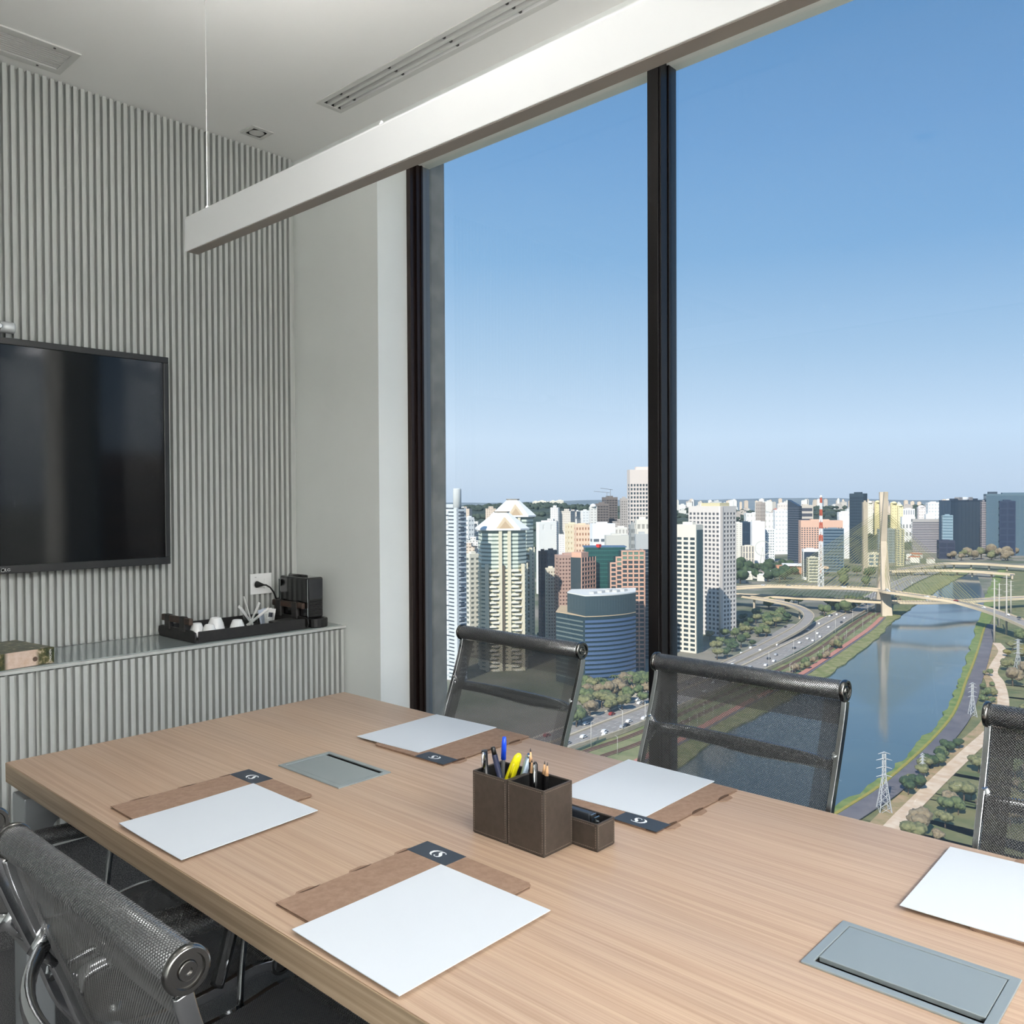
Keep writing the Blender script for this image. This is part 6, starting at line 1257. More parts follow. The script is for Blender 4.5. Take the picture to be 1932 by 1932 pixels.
# ---- slanted dark tower and curved grey block
P, ang, wR, wL, h0, h1 = GEO['slant']
st = thing('slanted_tower', 'dark striped tower with a slanted top on the skyline', 'building', (P[0], P[1], GZ), R(ang))
vs = [(0, 0, 0), (wR, 0, 0), (wR, wL, 0), (0, wL, 0), (0, 0, h0), (wR, 0, h0), (wR, wL, h1), (0, wL, h1)]
MB().add(vs, [(3, 2, 1, 0), (4, 5, 6, 7), (0, 1, 5, 4), (1, 2, 6, 5), (2, 3, 7, 6), (3, 0, 4, 7)]).build('core', gmat((56, 66, 80)), st)
m = MB()
for k in range(26): m.box((-0.3, -0.3, k * 4.4), (wR + 0.3, wL + 0.3, k * 4.4 + 1.1))
tag(m.build('floor_bands', cmat((96, 102, 112)), st), kind='stuff')
P, ang, wR, h = GEO['curved']
cg = thing('curved_grey_block', 'grey striped block with a concave roof right of the pylon', 'building', (P[0], P[1], GZ), R(ang))
pf = [(0, 0), (wR, 0), (wR * 0.96, 16), (wR * 0.04, 16)]
MB().prism(pf, 0, h).build('core', gmat((92, 92, 104)), cg)
m = MB()
for k in range(18): m.prism([(-0.4, -0.4), (wR + 0.4, -0.4), (wR + 0.4, 17), (-0.4, 17)], k * h / 18, k * h / 18 + h / 38)
tag(m.build('floor_bands', cmat((178, 172, 172)), cg), kind='stuff')
MB().prism([(-0.5, -0.5), (wR + 0.5, -0.5), (wR + 0.5, 17), (-0.5, 17)], h, h + 7).build('parapet', cmat((176, 172, 170)), cg)

# ---- low pavilions, wheel, mast
pv = thing('pavilion', 'low terracotta hall with a white roof beyond the trees', 'building', (-640, 1370, GZ), R(30))
MB().box((0, 0, 0), (72, 20, 14)).build('walls', cmat((208, 150, 118)), pv); MB().box((10, -3, 14), (66, 22, 17)).build('roof', cmat((240, 240, 240)), pv)
MB().box((66, -2, 10), (84, 20, 13)).build('annex', cmat((228, 196, 168)), pv)
fw_ = thing('observation_ring', 'pale ring shaped frame standing before the white slabs', 'ring', (-690, 1420, GZ + 40), R(35))
MB().tube([(13 * math.cos(R(15 * k)), 0, 13 * math.sin(R(15 * k))) for k in range(25)], 0.6, 6, cap=False).build('rim', cmat((206, 206, 196)), fw_)
for k in range(6): MB().tube([(0, 0, 0), (13 * math.cos(R(60 * k)), 0, 13 * math.sin(R(60 * k)))], 0.2, 4).build('spoke', cmat((206, 206, 196)), fw_)
MB().tube([(0, 0, 0), (-6, 2, -40)], 0.7, 6).build('strut', cmat((206, 206, 196)), fw_); MB().tube([(0, 0, 0), (6, 2, -40)], 0.7, 6).build('strut', cmat((206, 206, 196)), fw_)
(mx_, my_), mh = GEO['mast']
mt = thing('radio_mast', 'tall red and white lattice radio mast left of the bridge', 'mast', (mx_, my_, GZ))
for k in range(14):
    z0, z1 = mh * k / 14, mh * (k + 1) / 14; w0, w1 = 3.0 - 2.2 * k / 14, 3.0 - 2.2 * (k + 1) / 14; m = MB()
    cc = [(1, 1), (-1, 1), (-1, -1), (1, -1)]
    for q in range(4):
        a, b = cc[q], cc[(q + 1) % 4]
        m.tube([(a[0] * w0, a[1] * w0, z0), (a[0] * w1, a[1] * w1, z1)], 0.55, 4, smooth=False); m.tube([(a[0] * w0, a[1] * w0, z0), (b[0] * w1, b[1] * w1, z1)], 0.32, 4, smooth=False)
        m.tube([(a[0] * w1, a[1] * w1, z1), (b[0] * w1, b[1] * w1, z1)], 0.32, 4, smooth=False)
    m.build('mast_section', cmat((206, 104, 76)) if (k % 2 and k > 5) else cmat((240, 240, 240)), mt)
MB().lathe([(0, -2.2), (1.6, -1.4), (2.2, 0), (1.6, 1.6), (0, 2.2)], (0, 0, mh), seg=10).build('beacon', cmat((244, 244, 244)), mt)

# ---- anonymous skyline and roofs, individually placed, nothing tells them apart at this size
SKC = [(240, 238, 232), (246, 246, 244), (226, 218, 208), (208, 198, 190), (232, 214, 196)]


def window_mat(i):
    c = SKC[i]; m = mat('skyline_wall_%d' % i, c, 0.8, spec=0.2); n = m.node_tree; b = n.nodes['Principled BSDF']
    t = n.nodes.new('ShaderNodeTexCoord'); mp = n.nodes.new('ShaderNodeMapping'); br = n.nodes.new('ShaderNodeTexBrick')
    s = n.nodes.new('ShaderNodeSeparateXYZ'); cb = n.nodes.new('ShaderNodeCombineXYZ'); ad = n.nodes.new('ShaderNodeMath'); ad.operation = 'ADD'
    n.links.new(t.outputs['Object'], s.inputs[0]); n.links.new(s.outputs[0], ad.inputs[0]); n.links.new(s.outputs[1], ad.inputs[1])
    n.links.new(ad.outputs[0], cb.inputs[0]); n.links.new(s.outputs[2], cb.inputs[1]); n.links.new(cb.outputs[0], br.inputs[0])
    br.offset = 0.0; br.inputs['Scale'].default_value = 1.0; br.inputs['Brick Width'].default_value = 4.2; br.inputs['Row Height'].default_value = 3.4; br.inputs['Mortar Size'].default_value = 0.95
    d = tuple(int(v * 0.66) for v in c)
    br.inputs['Color1'].default_value = lin(d); br.inputs['Color2'].default_value = lin(tuple(int(v * 0.72) for v in c)); br.inputs['Mortar'].default_value = lin(c)
    n.links.new(br.outputs['Color'], b.inputs['Base Color'])
    return m


skm = [window_mat(i) for i in range(5)]; sk_cache = {}
for (x, y, w, d, h, ci, rz) in SKYLINE:
    m = MB().box((-w / 2, -d / 2, 0), (w / 2, d / 2, h)); m.box((-w * 0.2, -d * 0.25, h), (w * 0.25, d * 0.2, h + 4)); m.box((-w / 2 - 0.3, -d / 2 - 0.3, h - 1.2), (w / 2 + 0.3, d / 2 + 0.3, h))
    o = m.build('skyline_block', skm[ci]); o.location = (x, y, GZ); o.rotation_euler = (0, 0, R(rz))
    tag(o, 'small pale tower block in the crowd along the skyline', 'building', 'tower blocks crowding the skyline')
roofs = [cmat((190, 116, 88)), cmat((204, 140, 112)), cmat((226, 220, 212)), cmat((168, 150, 140))]
wallh = cmat((232, 226, 216))
for (x, y, w, d, h, ci, rz) in HOUSES:
    m = MB().box((-w / 2, -d / 2, 0), (w / 2, d / 2, h), 0)
    m.add([(-w / 2 - 0.5, -d / 2 - 0.5, h), (w / 2 + 0.5, -d / 2 - 0.5, h), (w / 2 + 0.5, d / 2 + 0.5, h), (-w / 2 - 0.5, d / 2 + 0.5, h), (-w / 2, 0, h + 2.4), (w / 2, 0, h + 2.4)], [(0, 1, 5, 4), (2, 3, 4, 5), (1, 2, 5), (3, 0, 4), (3, 2, 1, 0)], 1)
    o = m.build('house', [wallh, roofs[ci]]); o.location = (x, y, GZ); o.rotation_euler = (0, 0, R(rz))
    tag(o, 'small house with a pitched roof in the quarter below the wooded hill', 'house', 'small houses below the hill')

# ---- ground
ground_m = noisy('city_ground', (150, 142, 128), (96, 104, 78), (0.012, 0.012, 0.012), 0.95, detail=9, lo=0.4, hi=0.6)
gr_ = MB(); gr_.prism([(26000 * math.cos(R(10 * k)), 26000 * math.sin(R(10 * k))) for k in range(36)], GZ - 6, GZ)
struct(gr_.build('ground', ground_m))
grass_l = noisy('dry_grass', (150, 146, 104), (116, 126, 78), (0.09, 0.09, 0.09), 0.95, detail=8)
grass_r = noisy('scrub', (138, 132, 90), (98, 108, 66), (0.07, 0.07, 0.07), 0.95, detail=8)
bank_g = noisy('bank_green', (104, 128, 62), (142, 150, 84), (0.15, 0.15, 0.15), 0.95, detail=6)
asphalt = noisy('asphalt', (150, 144, 138), (168, 160, 152), (0.05, 0.4, 1), 0.9)
asphalt_d = noisy('asphalt_dark', (104, 100, 106), (122, 116, 118), (0.1, 0.1, 1), 0.9)
water = noisy('river_water', (78, 98, 106), (86, 104, 108), (0.02, 0.02, 1), 0.09, spec=0.55)


def spline2(pts, n=5): return [(p.x, p.y) for p in smooth_path([(a[0], a[1], 0) for a in pts], n)]


def road(name, pts, w, m, z=0.3, h=0.3, kind=True, n=5):
    P = [Vector((p[0], p[1])) for p in spline2(pts, n)]; k = len(P); L = []; Rr = []
    for i in range(k):
        t = (P[min(i + 1, k - 1)] - P[max(i - 1, 0)]).normalized(); q = Vector((-t.y, t.x)) * (w / 2); L.append(P[i] + q); Rr.append(P[i] - q)
    vs = [(p.x, p.y, GZ + z) for p in L] + [(p.x, p.y, GZ + z) for p in Rr] + [(p.x, p.y, GZ + z - h) for p in L] + [(p.x, p.y, GZ + z - h) for p in Rr]
    fs = [(i, k + i, k + i + 1, i + 1) for i in range(k - 1)] + [(2 * k + i, i, i + 1, 2 * k + i + 1) for i in range(k - 1)] + [(k + i, 3 * k + i, 3 * k + i + 1, k + i + 1) for i in range(k - 1)]
    o = MB().add(vs, fs).build(name, m)
    if kind: struct(o)
    return o


def offset(pts, d):
    P = [Vector((p[0], p[1])) for p in pts]; k = len(P); out = []
    for i in range(k):
        t = (P[min(i + 1, k - 1)] - P[max(i - 1, 0)]).normalized(); q = Vector((-t.y, t.x)); out.append(tuple(P[i] + q * d))
    return out


RL, RRt = spline2(GEO['river_left'], 3), spline2(GEO['river_right'], 3)
rv = MB(); nL = min(len(RL), len(RRt))
vs = [(x, y, GZ + 0.05) for x, y in RL[:nL]] + [(x, y, GZ + 0.05) for x, y in RRt[:nL]]
rv.add(vs, [(i, i + 1, nL + i + 1, nL + i) for i in range(nL - 1)]); struct(rv.build('river', water))


def band(name, pts, d0, d1, m, z):
    a, b = offset(pts, d0), offset(pts, d1); n = len(a)
    vs = [(x, y, GZ + z) for x, y in a] + [(x, y, GZ + z) for x, y in b] + [(x, y, GZ - 0.5) for x, y in a]
    return struct(MB().add(vs, [(i, i + 1, n + i + 1, n + i) for i in range(n - 1)] + [(2 * n + i, 2 * n + i + 1, i + 1, i) for i in range(n - 1)]).build(name, m))


rj = random.Random(4)
RLj = [(x + rj.uniform(-1.2, 1.2), y + rj.uniform(-1.2, 1.2)) for x, y in spline2(GEO['river_left'], 6)]; RRj = [(x + rj.uniform(-1.5, 1.5), y + rj.uniform(-1.5, 1.5)) for x, y in spline2(GEO['river_right'], 6)]
band('riverbank', RLj, -0.5, 13, noisy('bank_left', (158, 152, 104), (118, 126, 66), (0.2, 0.2, 0.2), 0.95, detail=6), 0.9)
band('riverbank', RRj, 0.5, -11, bank_g, 0.9)
band('meadow', RLj, 12, 75, grass_l, 0.15)
band('meadow', RRj, -10, -420, grass_r, 0.15)
road('cycle_path', GEO['bike'], 4.2, noisy('cycle_red', (206, 142, 122), (194, 128, 112), (0.3, 0.3, 1), 0.9), 1.15)
road('footpath', offset(GEO['bike'], -3.4), 1.8, asphalt_d, 1.1)
road('service_road', GEO['path'], 8.5, asphalt_d, 1.2)
road('verge_line', offset(GEO['path'], 5.4), 1.4, noisy('yellow_verge', (176, 154, 64), (150, 146, 70), (0.4, 0.4, 1), 0.95), 1.15)
road('dirt_track', GEO['dirt'], 6.5, noisy('pale_dirt', (236, 214, 188), (216, 186, 156), (0.2, 0.2, 1), 0.95), 0.6)
road('dirt_edge', offset(GEO['dirt'], 5.0), 7.0, noisy('brown_dirt', (190, 158, 122), (150, 138, 92), (0.2, 0.2, 1), 0.95), 0.45)
for k, nm in enumerate(('rail', 'rail2')):
    road('railway', GEO[nm], 3.6, noisy('ballast', (142, 116, 98), (118, 96, 80), (0.5, 0.5, 1), 0.95), 0.55)
    for d in (-0.75, 0.75): road('rail', offset(GEO[nm], d), 0.28, cmat((120, 92, 76)), 0.9, 0.4)
road('highway', GEO['highway'], 30, asphalt, 0.5)
road('highway_median', offset(GEO['highway'], 3.0), 1.6, cmat((206, 190, 164)), 1.3, 0.9)
road('highway_kerb', offset(GEO['highway'], 15.4), 1.3, cmat((222, 210, 190)), 1.0, 0.7)
road('highway_wall', offset(GEO['highway'], -16.0), 0.9, cmat((110, 122, 104)), 1.6, 1.4)
for d in (-11, -7.2, -3.4, 6.6, 10.4):
    lm_ = MB(); pp = spline2(offset(GEO['highway'], d), 8)
    for i in range(0, len(pp) - 1, 2):
        a, b = Vector((*pp[i], GZ + 0.55)), Vector((*pp[i + 1], GZ + 0.55)); t = (b - a).normalized(); q = Vector((-t.y, t.x, 0)) * 0.12; c = a + t * min(8, (b - a).length)
        lm_.add([a + q, a - q, c - q, c + q], [(0, 1, 2, 3)])
    tag(struct(lm_.build('lane_marking', cmat((226, 222, 214)))), kind='structure')
road('avenue', GEO['avenue'], 12, asphalt, 0.45)
road('plaza_paving', GEO['avenue'][:4], 46, noisy('paving', (206, 196, 178), (184, 176, 160), (0.1, 0.1, 1), 0.9), 0.25)
rail_wall = road('retaining_wall', offset(GEO['rail2'], 6.0), 1.0, noisy('old_wall', (206, 192, 166), (182, 166, 138), (0.2, 0.2, 1), 0.95), 3.0, 2.6)


# ---- hills
def hill(name, D0, D1, u0, u1, prof, m, nn=60):
    """ridge across the view; prof(t) gives its height in metres above the ground"""
    vs = []; fs = []; rows = 7; Fh = Vector((FW.x, FW.y, 0)).normalized(); Rh = Vector((Fh.y, -Fh.x, 0)); C0 = Vector((CAM[0], CAM[1], 0))
    for r_ in range(rows):
        D = D0 + (D1 - D0) * r_ / (rows - 1); s = math.sin(PI * 0.5 * min(1, r_ / (rows - 2))) if r_ < rows - 1 else 0.0
        for k in range(nn + 1):
            t = k / nn; x = (u0 + (u1 - u0) * t) * D; p = C0 + Fh * D + Rh * x
            vs.append((p.x, p.y, GZ + prof(t) * s + (rj.uniform(-1, 1) * 4 if 0 < r_ < rows - 1 else 0)))
    fs = [(r_ * (nn + 1) + k, r_ * (nn + 1) + k + 1, (r_ + 1) * (nn + 1) + k + 1, (r_ + 1) * (nn + 1) + k) for r_ in range(rows - 1) for k in range(nn)]
    o = MB().add(vs, fs, 0, True).build(name, m); return struct(o), vs


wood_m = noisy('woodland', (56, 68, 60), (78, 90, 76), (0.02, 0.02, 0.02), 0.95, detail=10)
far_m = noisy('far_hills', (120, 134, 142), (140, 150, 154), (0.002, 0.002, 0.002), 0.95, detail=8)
h1, hv = hill('hill', 1500, 2900, -0.11, 0.26, lambda t: 106 - 6 * math.cos(t * 9) - 40 * max(0, t - 0.62) / 0.38, wood_m)
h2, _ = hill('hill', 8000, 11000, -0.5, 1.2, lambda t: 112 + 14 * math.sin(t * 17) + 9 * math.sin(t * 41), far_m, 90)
h3, hv3 = hill('hill', 2100, 3200, 0.20, 0.62, lambda t: 86 + 10 * math.sin(t * 21), wood_m)

# ---- trees
from mathutils import noise as mnoise
def ico(sub):
    bm = bmesh.new(); bmesh.ops.create_icosphere(bm, subdivisions=sub, radius=1.0); v = [p.co.copy() for p in bm.verts]; f = [[q.index for q in p.verts] for p in bm.faces]; bm.free(); return v, f


IV, IF = ico(2); IV1, IF1 = ico(1); IV3, IF3 = ico(3)


def crown_mesh(seed, m, big=False):
    r = random.Random(seed); mb = MB(); V, F_ = (IV3, IF3) if big else (IV, IF)
    for k in range(6 if big else 3):
        c = Vector((r.uniform(-0.55, 0.55), r.uniform(-0.55, 0.55), r.uniform(-0.1, 0.5))) if k else Vector((0, 0, 0.1)); s = r.uniform(0.5, 0.72)
        vs = [c + Vector((p.x, p.y, p.z * 0.78)) * (s * (1 + r.uniform(-0.14, 0.14) + 0.22 * mnoise.noise(p * 2.3 + Vector((k * 9, seed, 0))))) for p in V]; mb.add(vs, F_, 0, big)
    return mb.mesh('crown', m)


leaf_cols = {'green': ((72, 86, 56), (112, 122, 80)), 'dark': ((44, 60, 40), (74, 92, 56)), 'brown': ((120, 106, 84), (150, 136, 110)), 'olive': ((94, 98, 66), (134, 132, 92)), 'yellow': ((140, 126, 70), (122, 118, 60))}
leaf_m = {k: noisy('leaves_' + k, a, b, (2.4, 2.4, 2.4), 0.9, detail=8, bump=0.9, dist=0.3) for k, (a, b) in leaf_cols.items()}
trunk_m = cmat((112, 96, 80), 0.9)
crowns = {k: [crown_mesh(11 * i + j, m) for j in range(3)] for i, (k, m) in enumerate(leaf_m.items())}
bigcrowns = {k: [crown_mesh(7 * i + j + 100, m, True) for j in range(2)] for i, (k, m) in enumerate(leaf_m.items())}
trunk_me = MB().tube([(0, 0, 0), (0.02, 0, 0.5), (0, 0.02, 1.0)], [0.09, 0.06, 0.05], 6).mesh('trunk', trunk_m)
joined_tree = {}
for k in leaf_cols:
    joined_tree[k] = []
    for j in range(3):
        r = random.Random(j * 31 + 5); mb = MB()
        for q in range(3):
            c = Vector((r.uniform(-0.4, 0.4), r.uniform(-0.4, 0.4), 0.9 + r.uniform(0, 0.4))); s = r.uniform(0.5, 0.75)
            mb.add([c + Vector((p.x, p.y, p.z * 0.8)) * (s * (1 + r.uniform(-0.08, 0.08) + 0.3 * mnoise.noise(p * 2.1 + Vector((q * 7, j, 0))))) for p in IV], IF, 0, True)
        mb.tube([(0, 0, 0), (0, 0, 0.8)], 0.08, 5, 1); joined_tree[k].append(mb.mesh('tree', [leaf_m[k], trunk_m]))


def inside(p, poly):
    c = False; n = len(poly)
    for i in range(n):
        a, b = poly[i], poly[i - 1]
        if (a[1] > p[1]) != (b[1] > p[1]) and p[0] < (b[0] - a[0]) * (p[1] - a[1]) / (b[1] - a[1]) + a[0]: c = not c
    return c


def plant(region, n, kinds, smin, smax, label, group, parts=False, gap=0.9, seed=1):
    poly = GEO['tree_reg'][region]; r = random.Random(seed); xs = [p[0] for p in poly]; ys = [p[1] for p in poly]; done = []; tries = 0
    while len(done) < n and tries < n * 60:
        tries += 1; p = (r.uniform(min(xs), max(xs)), r.uniform(min(ys), max(ys)))
        if not inside(p, poly): continue
        s = r.uniform(smin, smax)
        if any((p[0] - q[0]) ** 2 + (p[1] - q[1]) ** 2 < ((s + q[2]) * gap * 0.6) ** 2 for q in done): continue
        done.append((p[0], p[1], s)); k = r.choice(kinds)
        if parts:
            t = thing('tree', label, 'tree', (p[0], p[1], GZ), r.uniform(0, 6), group)
            c = bpy.data.objects.new('crown', r.choice(bigcrowns[k])); COL.objects.link(c); c.parent = t; c.location = (0, 0, s * 1.25); c.scale = (s, s, s * 0.95)
            q = bpy.data.objects.new('trunk', trunk_me); COL.objects.link(q); q.parent = t; q.scale = (s, s, s * 1.2)
        else:
            o = bpy.data.objects.new('tree', r.choice(joined_tree[k])); COL.objects.link(o); o.location = (p[0], p[1], GZ); o.rotation_euler = (0, 0, r.uniform(0, 6)); o.scale = (s, s, s * r.uniform(0.9, 1.2))
            tag(o, label, 'tree', group)


plant('near_left', 44, ['brown', 'brown', 'olive', 'green'], 3.2, 5.6, 'thin leaved brownish tree beside the highway, between the left and middle chairs', 'trees beside the highway near the blue office', True, seed=2)
plant('plaza', 60, ['green', 'dark', 'olive'], 3.0, 5.5, 'green tree on the plaza at the foot of the tall white tower', 'trees around the white tower plaza', True, seed=3)
plant('mid', 26, ['dark'], 7, 13, 'dark green tree behind the upper bridge deck', 'dark trees behind the upper deck', seed=4)
plant('mid2', 10, ['dark', 'green'], 6, 10, 'dark green tree behind the stay cables', 'trees behind the stay cables', seed=5)
plant('under', 18, ['dark', 'green'], 5, 9, 'dark green tree below the bridge decks beside the ramp', 'trees below the bridge decks', seed=6)
plant('bank', 22, ['brown', 'olive', 'green'], 2.0, 4.2, 'low bush on the strip between the railway and the cycle path', 'bushes beside the railway', seed=7)
plant('right', 34, ['olive', 'green', 'brown'], 2.0, 5.0, 'scrubby bush on the waste ground right of the dirt track', 'bushes right of the dirt track', True, seed=8)
plant('right2', 38, ['olive', 'green', 'yellow', 'brown'], 3.0, 6.5, 'tree in the scrub beyond the dirt track at the right edge', 'trees at the right edge of the waste ground', True, seed=9)
plant('right3', 8, ['green', 'olive'], 1.8, 4.0, 'bush between the service road and the dirt track', 'bushes between road and track', seed=10)
plant('path', 12, ['green', 'olive', 'dark'], 1.6, 4.0, 'bush on the verge beside the dark service road', 'bushes on the service road verge', True, seed=12)
plant('far_right', 18, ['brown', 'brown', 'olive'], 9, 15, 'brownish tree at the foot of the large glass blocks', 'trees below the large glass blocks', seed=11)
plant('left_low', 8, ['green', 'dark'], 4, 7, 'green tree between the domed towers and the blue office', 'trees left of the blue office', seed=13)
rf = random.Random(21); fm = MB()
for src, n in ((hv, 3600), (hv3, 1400)):
    pts = [p for p in src if p[2] > GZ + 15]
    for i in range(n):
        p = rf.choice(pts); s = rf.uniform(5, 11); c = Vector((p[0] + rf.uniform(-45, 45), p[1] + rf.uniform(-45, 45), p[2] + s * 0.2 - 2))
        fm.add([c + Vector((q.x * s, q.y * s, q.z * s * 0.7)) * (1 + rf.uniform(-0.2, 0.2)) for q in IV1], IF1, 0, True)
tag(fm.build('woodland', wood_m), 'dark woodland covering the hill behind the towers', 'woodland', kind='stuff')
palm_leaf = MB()
for k in range(9):
    w = R(40 * k); palm_leaf.tube([(0, 0, 0), (0.5 * math.cos(w), 0.5 * math.sin(w), 0.22), (1.0 * math.cos(w), 1.0 * math.sin(w), -0.12)], [0.05, 0.14, 0.02], 5, flat=(0.25, 1))
palm_me = palm_leaf.mesh('fronds', leaf_m['green']); palm_tr = MB().tube([(0, 0, 0), (0, 0, 1)], 0.045, 6).mesh('trunk', trunk_m)
rp2 = random.Random(8)
for k, (x, y) in enumerate(((-322, 452), (-316, 458), (-309, 468), (-304, 475), (-299, 480), (-330, 446))):
    t = thing('palm_tree', 'palm tree at the foot of the curved blue office', 'palm tree', (x, y, GZ), rp2.uniform(0, 6), 'palms before the blue office'); hgt = rp2.uniform(9, 13)
    a = bpy.data.objects.new('fronds', palm_me); COL.objects.link(a); a.parent = t; a.location = (0, 0, hgt); a.scale = (4.2, 4.2, 4.2)
    b = bpy.data.objects.new('trunk', palm_tr); COL.objects.link(b); b.parent = t; b.scale = (5, 5, hgt)

# ---- cars
def car_mesh(c):
    m = MB(); m.prism([(-2.1, 0.35), (2.1, 0.35), (2.15, 0.75), (1.2, 0.9), (0.7, 1.42), (-1.2, 1.45), (-1.9, 0.95), (-2.15, 0.9)], -0.85, 0.85, 0, Matrix.Rotation(R(90), 4, 'X'))
    m.prism([(0.62, 0.95), (1.1, 0.93), (0.66, 1.36), (-1.1, 1.39), (-1.6, 0.98)], -0.87, 0.87, 1, Matrix.Rotation(R(90), 4, 'X'))
    for x in (-1.3, 1.3):
        for y in (-0.8, 0.8): m.lathe([(0.32, -0.1), (0.32, 0.1)], (x, y, 0.32), (0, 1, 0), 8, 2)
    return m.mesh('car', [c, gmat((40, 46, 52)), black_rubber])


cars = [('white', car_mesh(cmat((242, 242, 242), 0.3, 0.5))), ('dark', car_mesh(cmat((52, 56, 66), 0.3, 0.5))), ('silver', car_mesh(cmat((176, 178, 182), 0.3, 0.5))), ('red', car_mesh(cmat((160, 62, 52), 0.3, 0.5)))]
rc = random.Random(14)


def traffic(pts, lanes, n, z, where, t0=0.0, t1=1.0, h0=None):
    P = spline2(pts, 10)
    for i in range(n):
        k = int((t0 + (t1 - t0) * (i + rc.uniform(0.1, 0.9)) / n) * (len(P) - 2)); a, b = Vector(P[k]), Vector(P[k + 1]); t = (b - a).normalized(); q = Vector((-t.y, t.x)); d = rc.choice(lanes); p = a + (b - a) * rc.random() + q * d
        nm, me = cars[rc.choice((0, 0, 0, 1, 2, 2, 0, 1, 3)) if i % 3 else 0]
        o = bpy.data.objects.new('car', me); COL.objects.link(o); zz = z if h0 is None else h0(k / (len(P) - 2)); o.location = (p.x, p.y, GZ + zz); o.rotation_euler = (0, 0, math.atan2(t.y, t.x)); o.scale = (1.15, 1.15, 1.15)
        tag(o, 'small %s car driving on %s' % (nm, where), 'car', '%s cars on %s' % (nm, where))


traffic(GEO['highway'], (-12, -8.5, -5, 8.5, 12), 62, 0.5, 'the riverside highway', 0.08, 0.92)
traffic(GEO['avenue'], (-3.5, 0, 3.5), 12, 0.45, 'the avenue beside the highway')
traffic(GEO['deck_a'], (-2.5, 2.5), 12, 0, 'the upper bridge deck', 0.1, 0.95, lambda t: 0)
for o in list(COL.objects):
    if o.name.startswith('car') and o.get('group', '').endswith('upper bridge deck'):
        best = min(GEO['deck_a'], key=lambda q: (q[0] - o.location.x) ** 2 + (q[1] - o.location.y) ** 2)
        o.location.z = best[2] + 0.3

# ---- street lamps and posts
post_m = cmat((206, 202, 194))
lp_me = MB().tube([(0, 0, 0), (0, 0, 10)], [0.16, 0.10], 6).mesh('pole', post_m); la_me = MB().tube([(0, 0, 9.8), (1.8, 0, 10.3)], 0.10, 5).mesh('lamp_arm', post_m)


def posts(pts, d, n, where, t0=0.05, t1=0.95, s=1.0):
    P = spline2(offset(pts, d), 10)
    for i in range(n):
        k = int((t0 + (t1 - t0) * i / max(1, n - 1)) * (len(P) - 1)); o = thing('street_lamp', 'thin pale street lamp standing along ' + where, 'street lamp', (P[k][0], P[k][1], GZ + 0.4), rc.uniform(0, 6), 'street lamps along ' + where)
        a = bpy.data.objects.new('pole', lp_me); COL.objects.link(a); a.parent = o; a.scale = (s, s, s)
        b = bpy.data.objects.new('lamp_arm', la_me); COL.objects.link(b); b.parent = o; b.scale = (s, s, s)


posts(GEO['highway'], -17.5, 16, 'the river side of the highway', 0.1, 0.9, 1.3)
posts(GEO['bike'], 4.5, 18, 'the cycle path', 0.2, 0.98, 0.7)
posts(GEO['rail'], -3.5, 9, 'the railway', 0.1, 0.8, 0.9)


# ---- power pylons
def pylon(x, y, h, lab, slim=False):
    t = thing('power_pylon', lab, 'pylon', (x, y, GZ), R(38))
    st_ = cmat((186, 188, 190)) if not slim else cmat((196, 190, 180))
    b0, b1 = (h * 0.10, h * 0.022) if not slim else (1.0, 0.45)
    if slim:
        MB().tube([(0, 0, 0), (0, 0, h)], [1.0, 0.45], 8).build('pole', st_, t)
    else:
        m = MB(); n = 9; cc = [(1, 1), (-1, 1), (-1, -1), (1, -1)]
        wz = lambda z: b0 + (b1 - b0) * min(1, z / (h * 0.62))
        for q in range(4):
            a, b = cc[q], cc[(q + 1) % 4]; m.tube([(a[0] * wz(h * k / n), a[1] * wz(h * k / n), h * k / n) for k in range(n + 1)], 0.17, 4, smooth=False)
            for k in range(n):
                z0, z1 = h * k / n, h * (k + 1) / n; m.tube([(a[0] * wz(z0), a[1] * wz(z0), z0), (b[0] * wz(z1), b[1] * wz(z1), z1)], 0.09, 4, smooth=False); m.tube([(b[0] * wz(z0), b[1] * wz(z0), z0), (a[0] * wz(z1), a[1] * wz(z1), z1)], 0.09, 4, smooth=False)
        m.build('lattice', st_, t)
    for z in ((0.60, 0.74, 0.88, 0.985) if not slim else (0.72, 0.84, 0.96)):
        L = h * (0.13 if z < 0.95 else 0.10) if not slim else 3.0
        MB().tube([(-L, 0, h * z), (0, 0, h * z + (0.8 if not slim else 0.3)), (L, 0, h * z)], [0.12, 0.3, 0.12], 4, smooth=False).build('cross_arm', st_, t)


PWL = ['steel lattice power pylon nearest, beside the dark service road', 'slim steel lattice pylon beside the dirt track', 'steel lattice power pylon above the right chair', 'steel lattice power pylon at the right edge',
       'tallest pale steel pole where the deck leaves the river', 'second tall pale steel pole, right of the tallest', 'pale steel pole between the two tall ones, farther back', 'pale steel pole farthest right by the deck']
for k, (x, y, h) in enumerate(GEO['power']): pylon(x, y, h, PWL[k], k >= 4)

# ---- cable stayed bridge
(px_, py_), pa, ph_ = GEO['pylon']
br = thing('cable_stayed_bridge', 'concrete cable stayed bridge with a tall cross shaped pylon over the river', 'bridge', (px_, py_, GZ))
conc = noisy('bridge_concrete', (214, 198, 176), (196, 180, 158), (0.08, 0.08, 0.05), 0.9, detail=5)
dv = Vector((math.cos(R(pa + 9)), math.sin(R(pa + 9)), 0)); sv = Vector((-dv.y, dv.x, 0)); org = Vector((px_, py_, GZ))


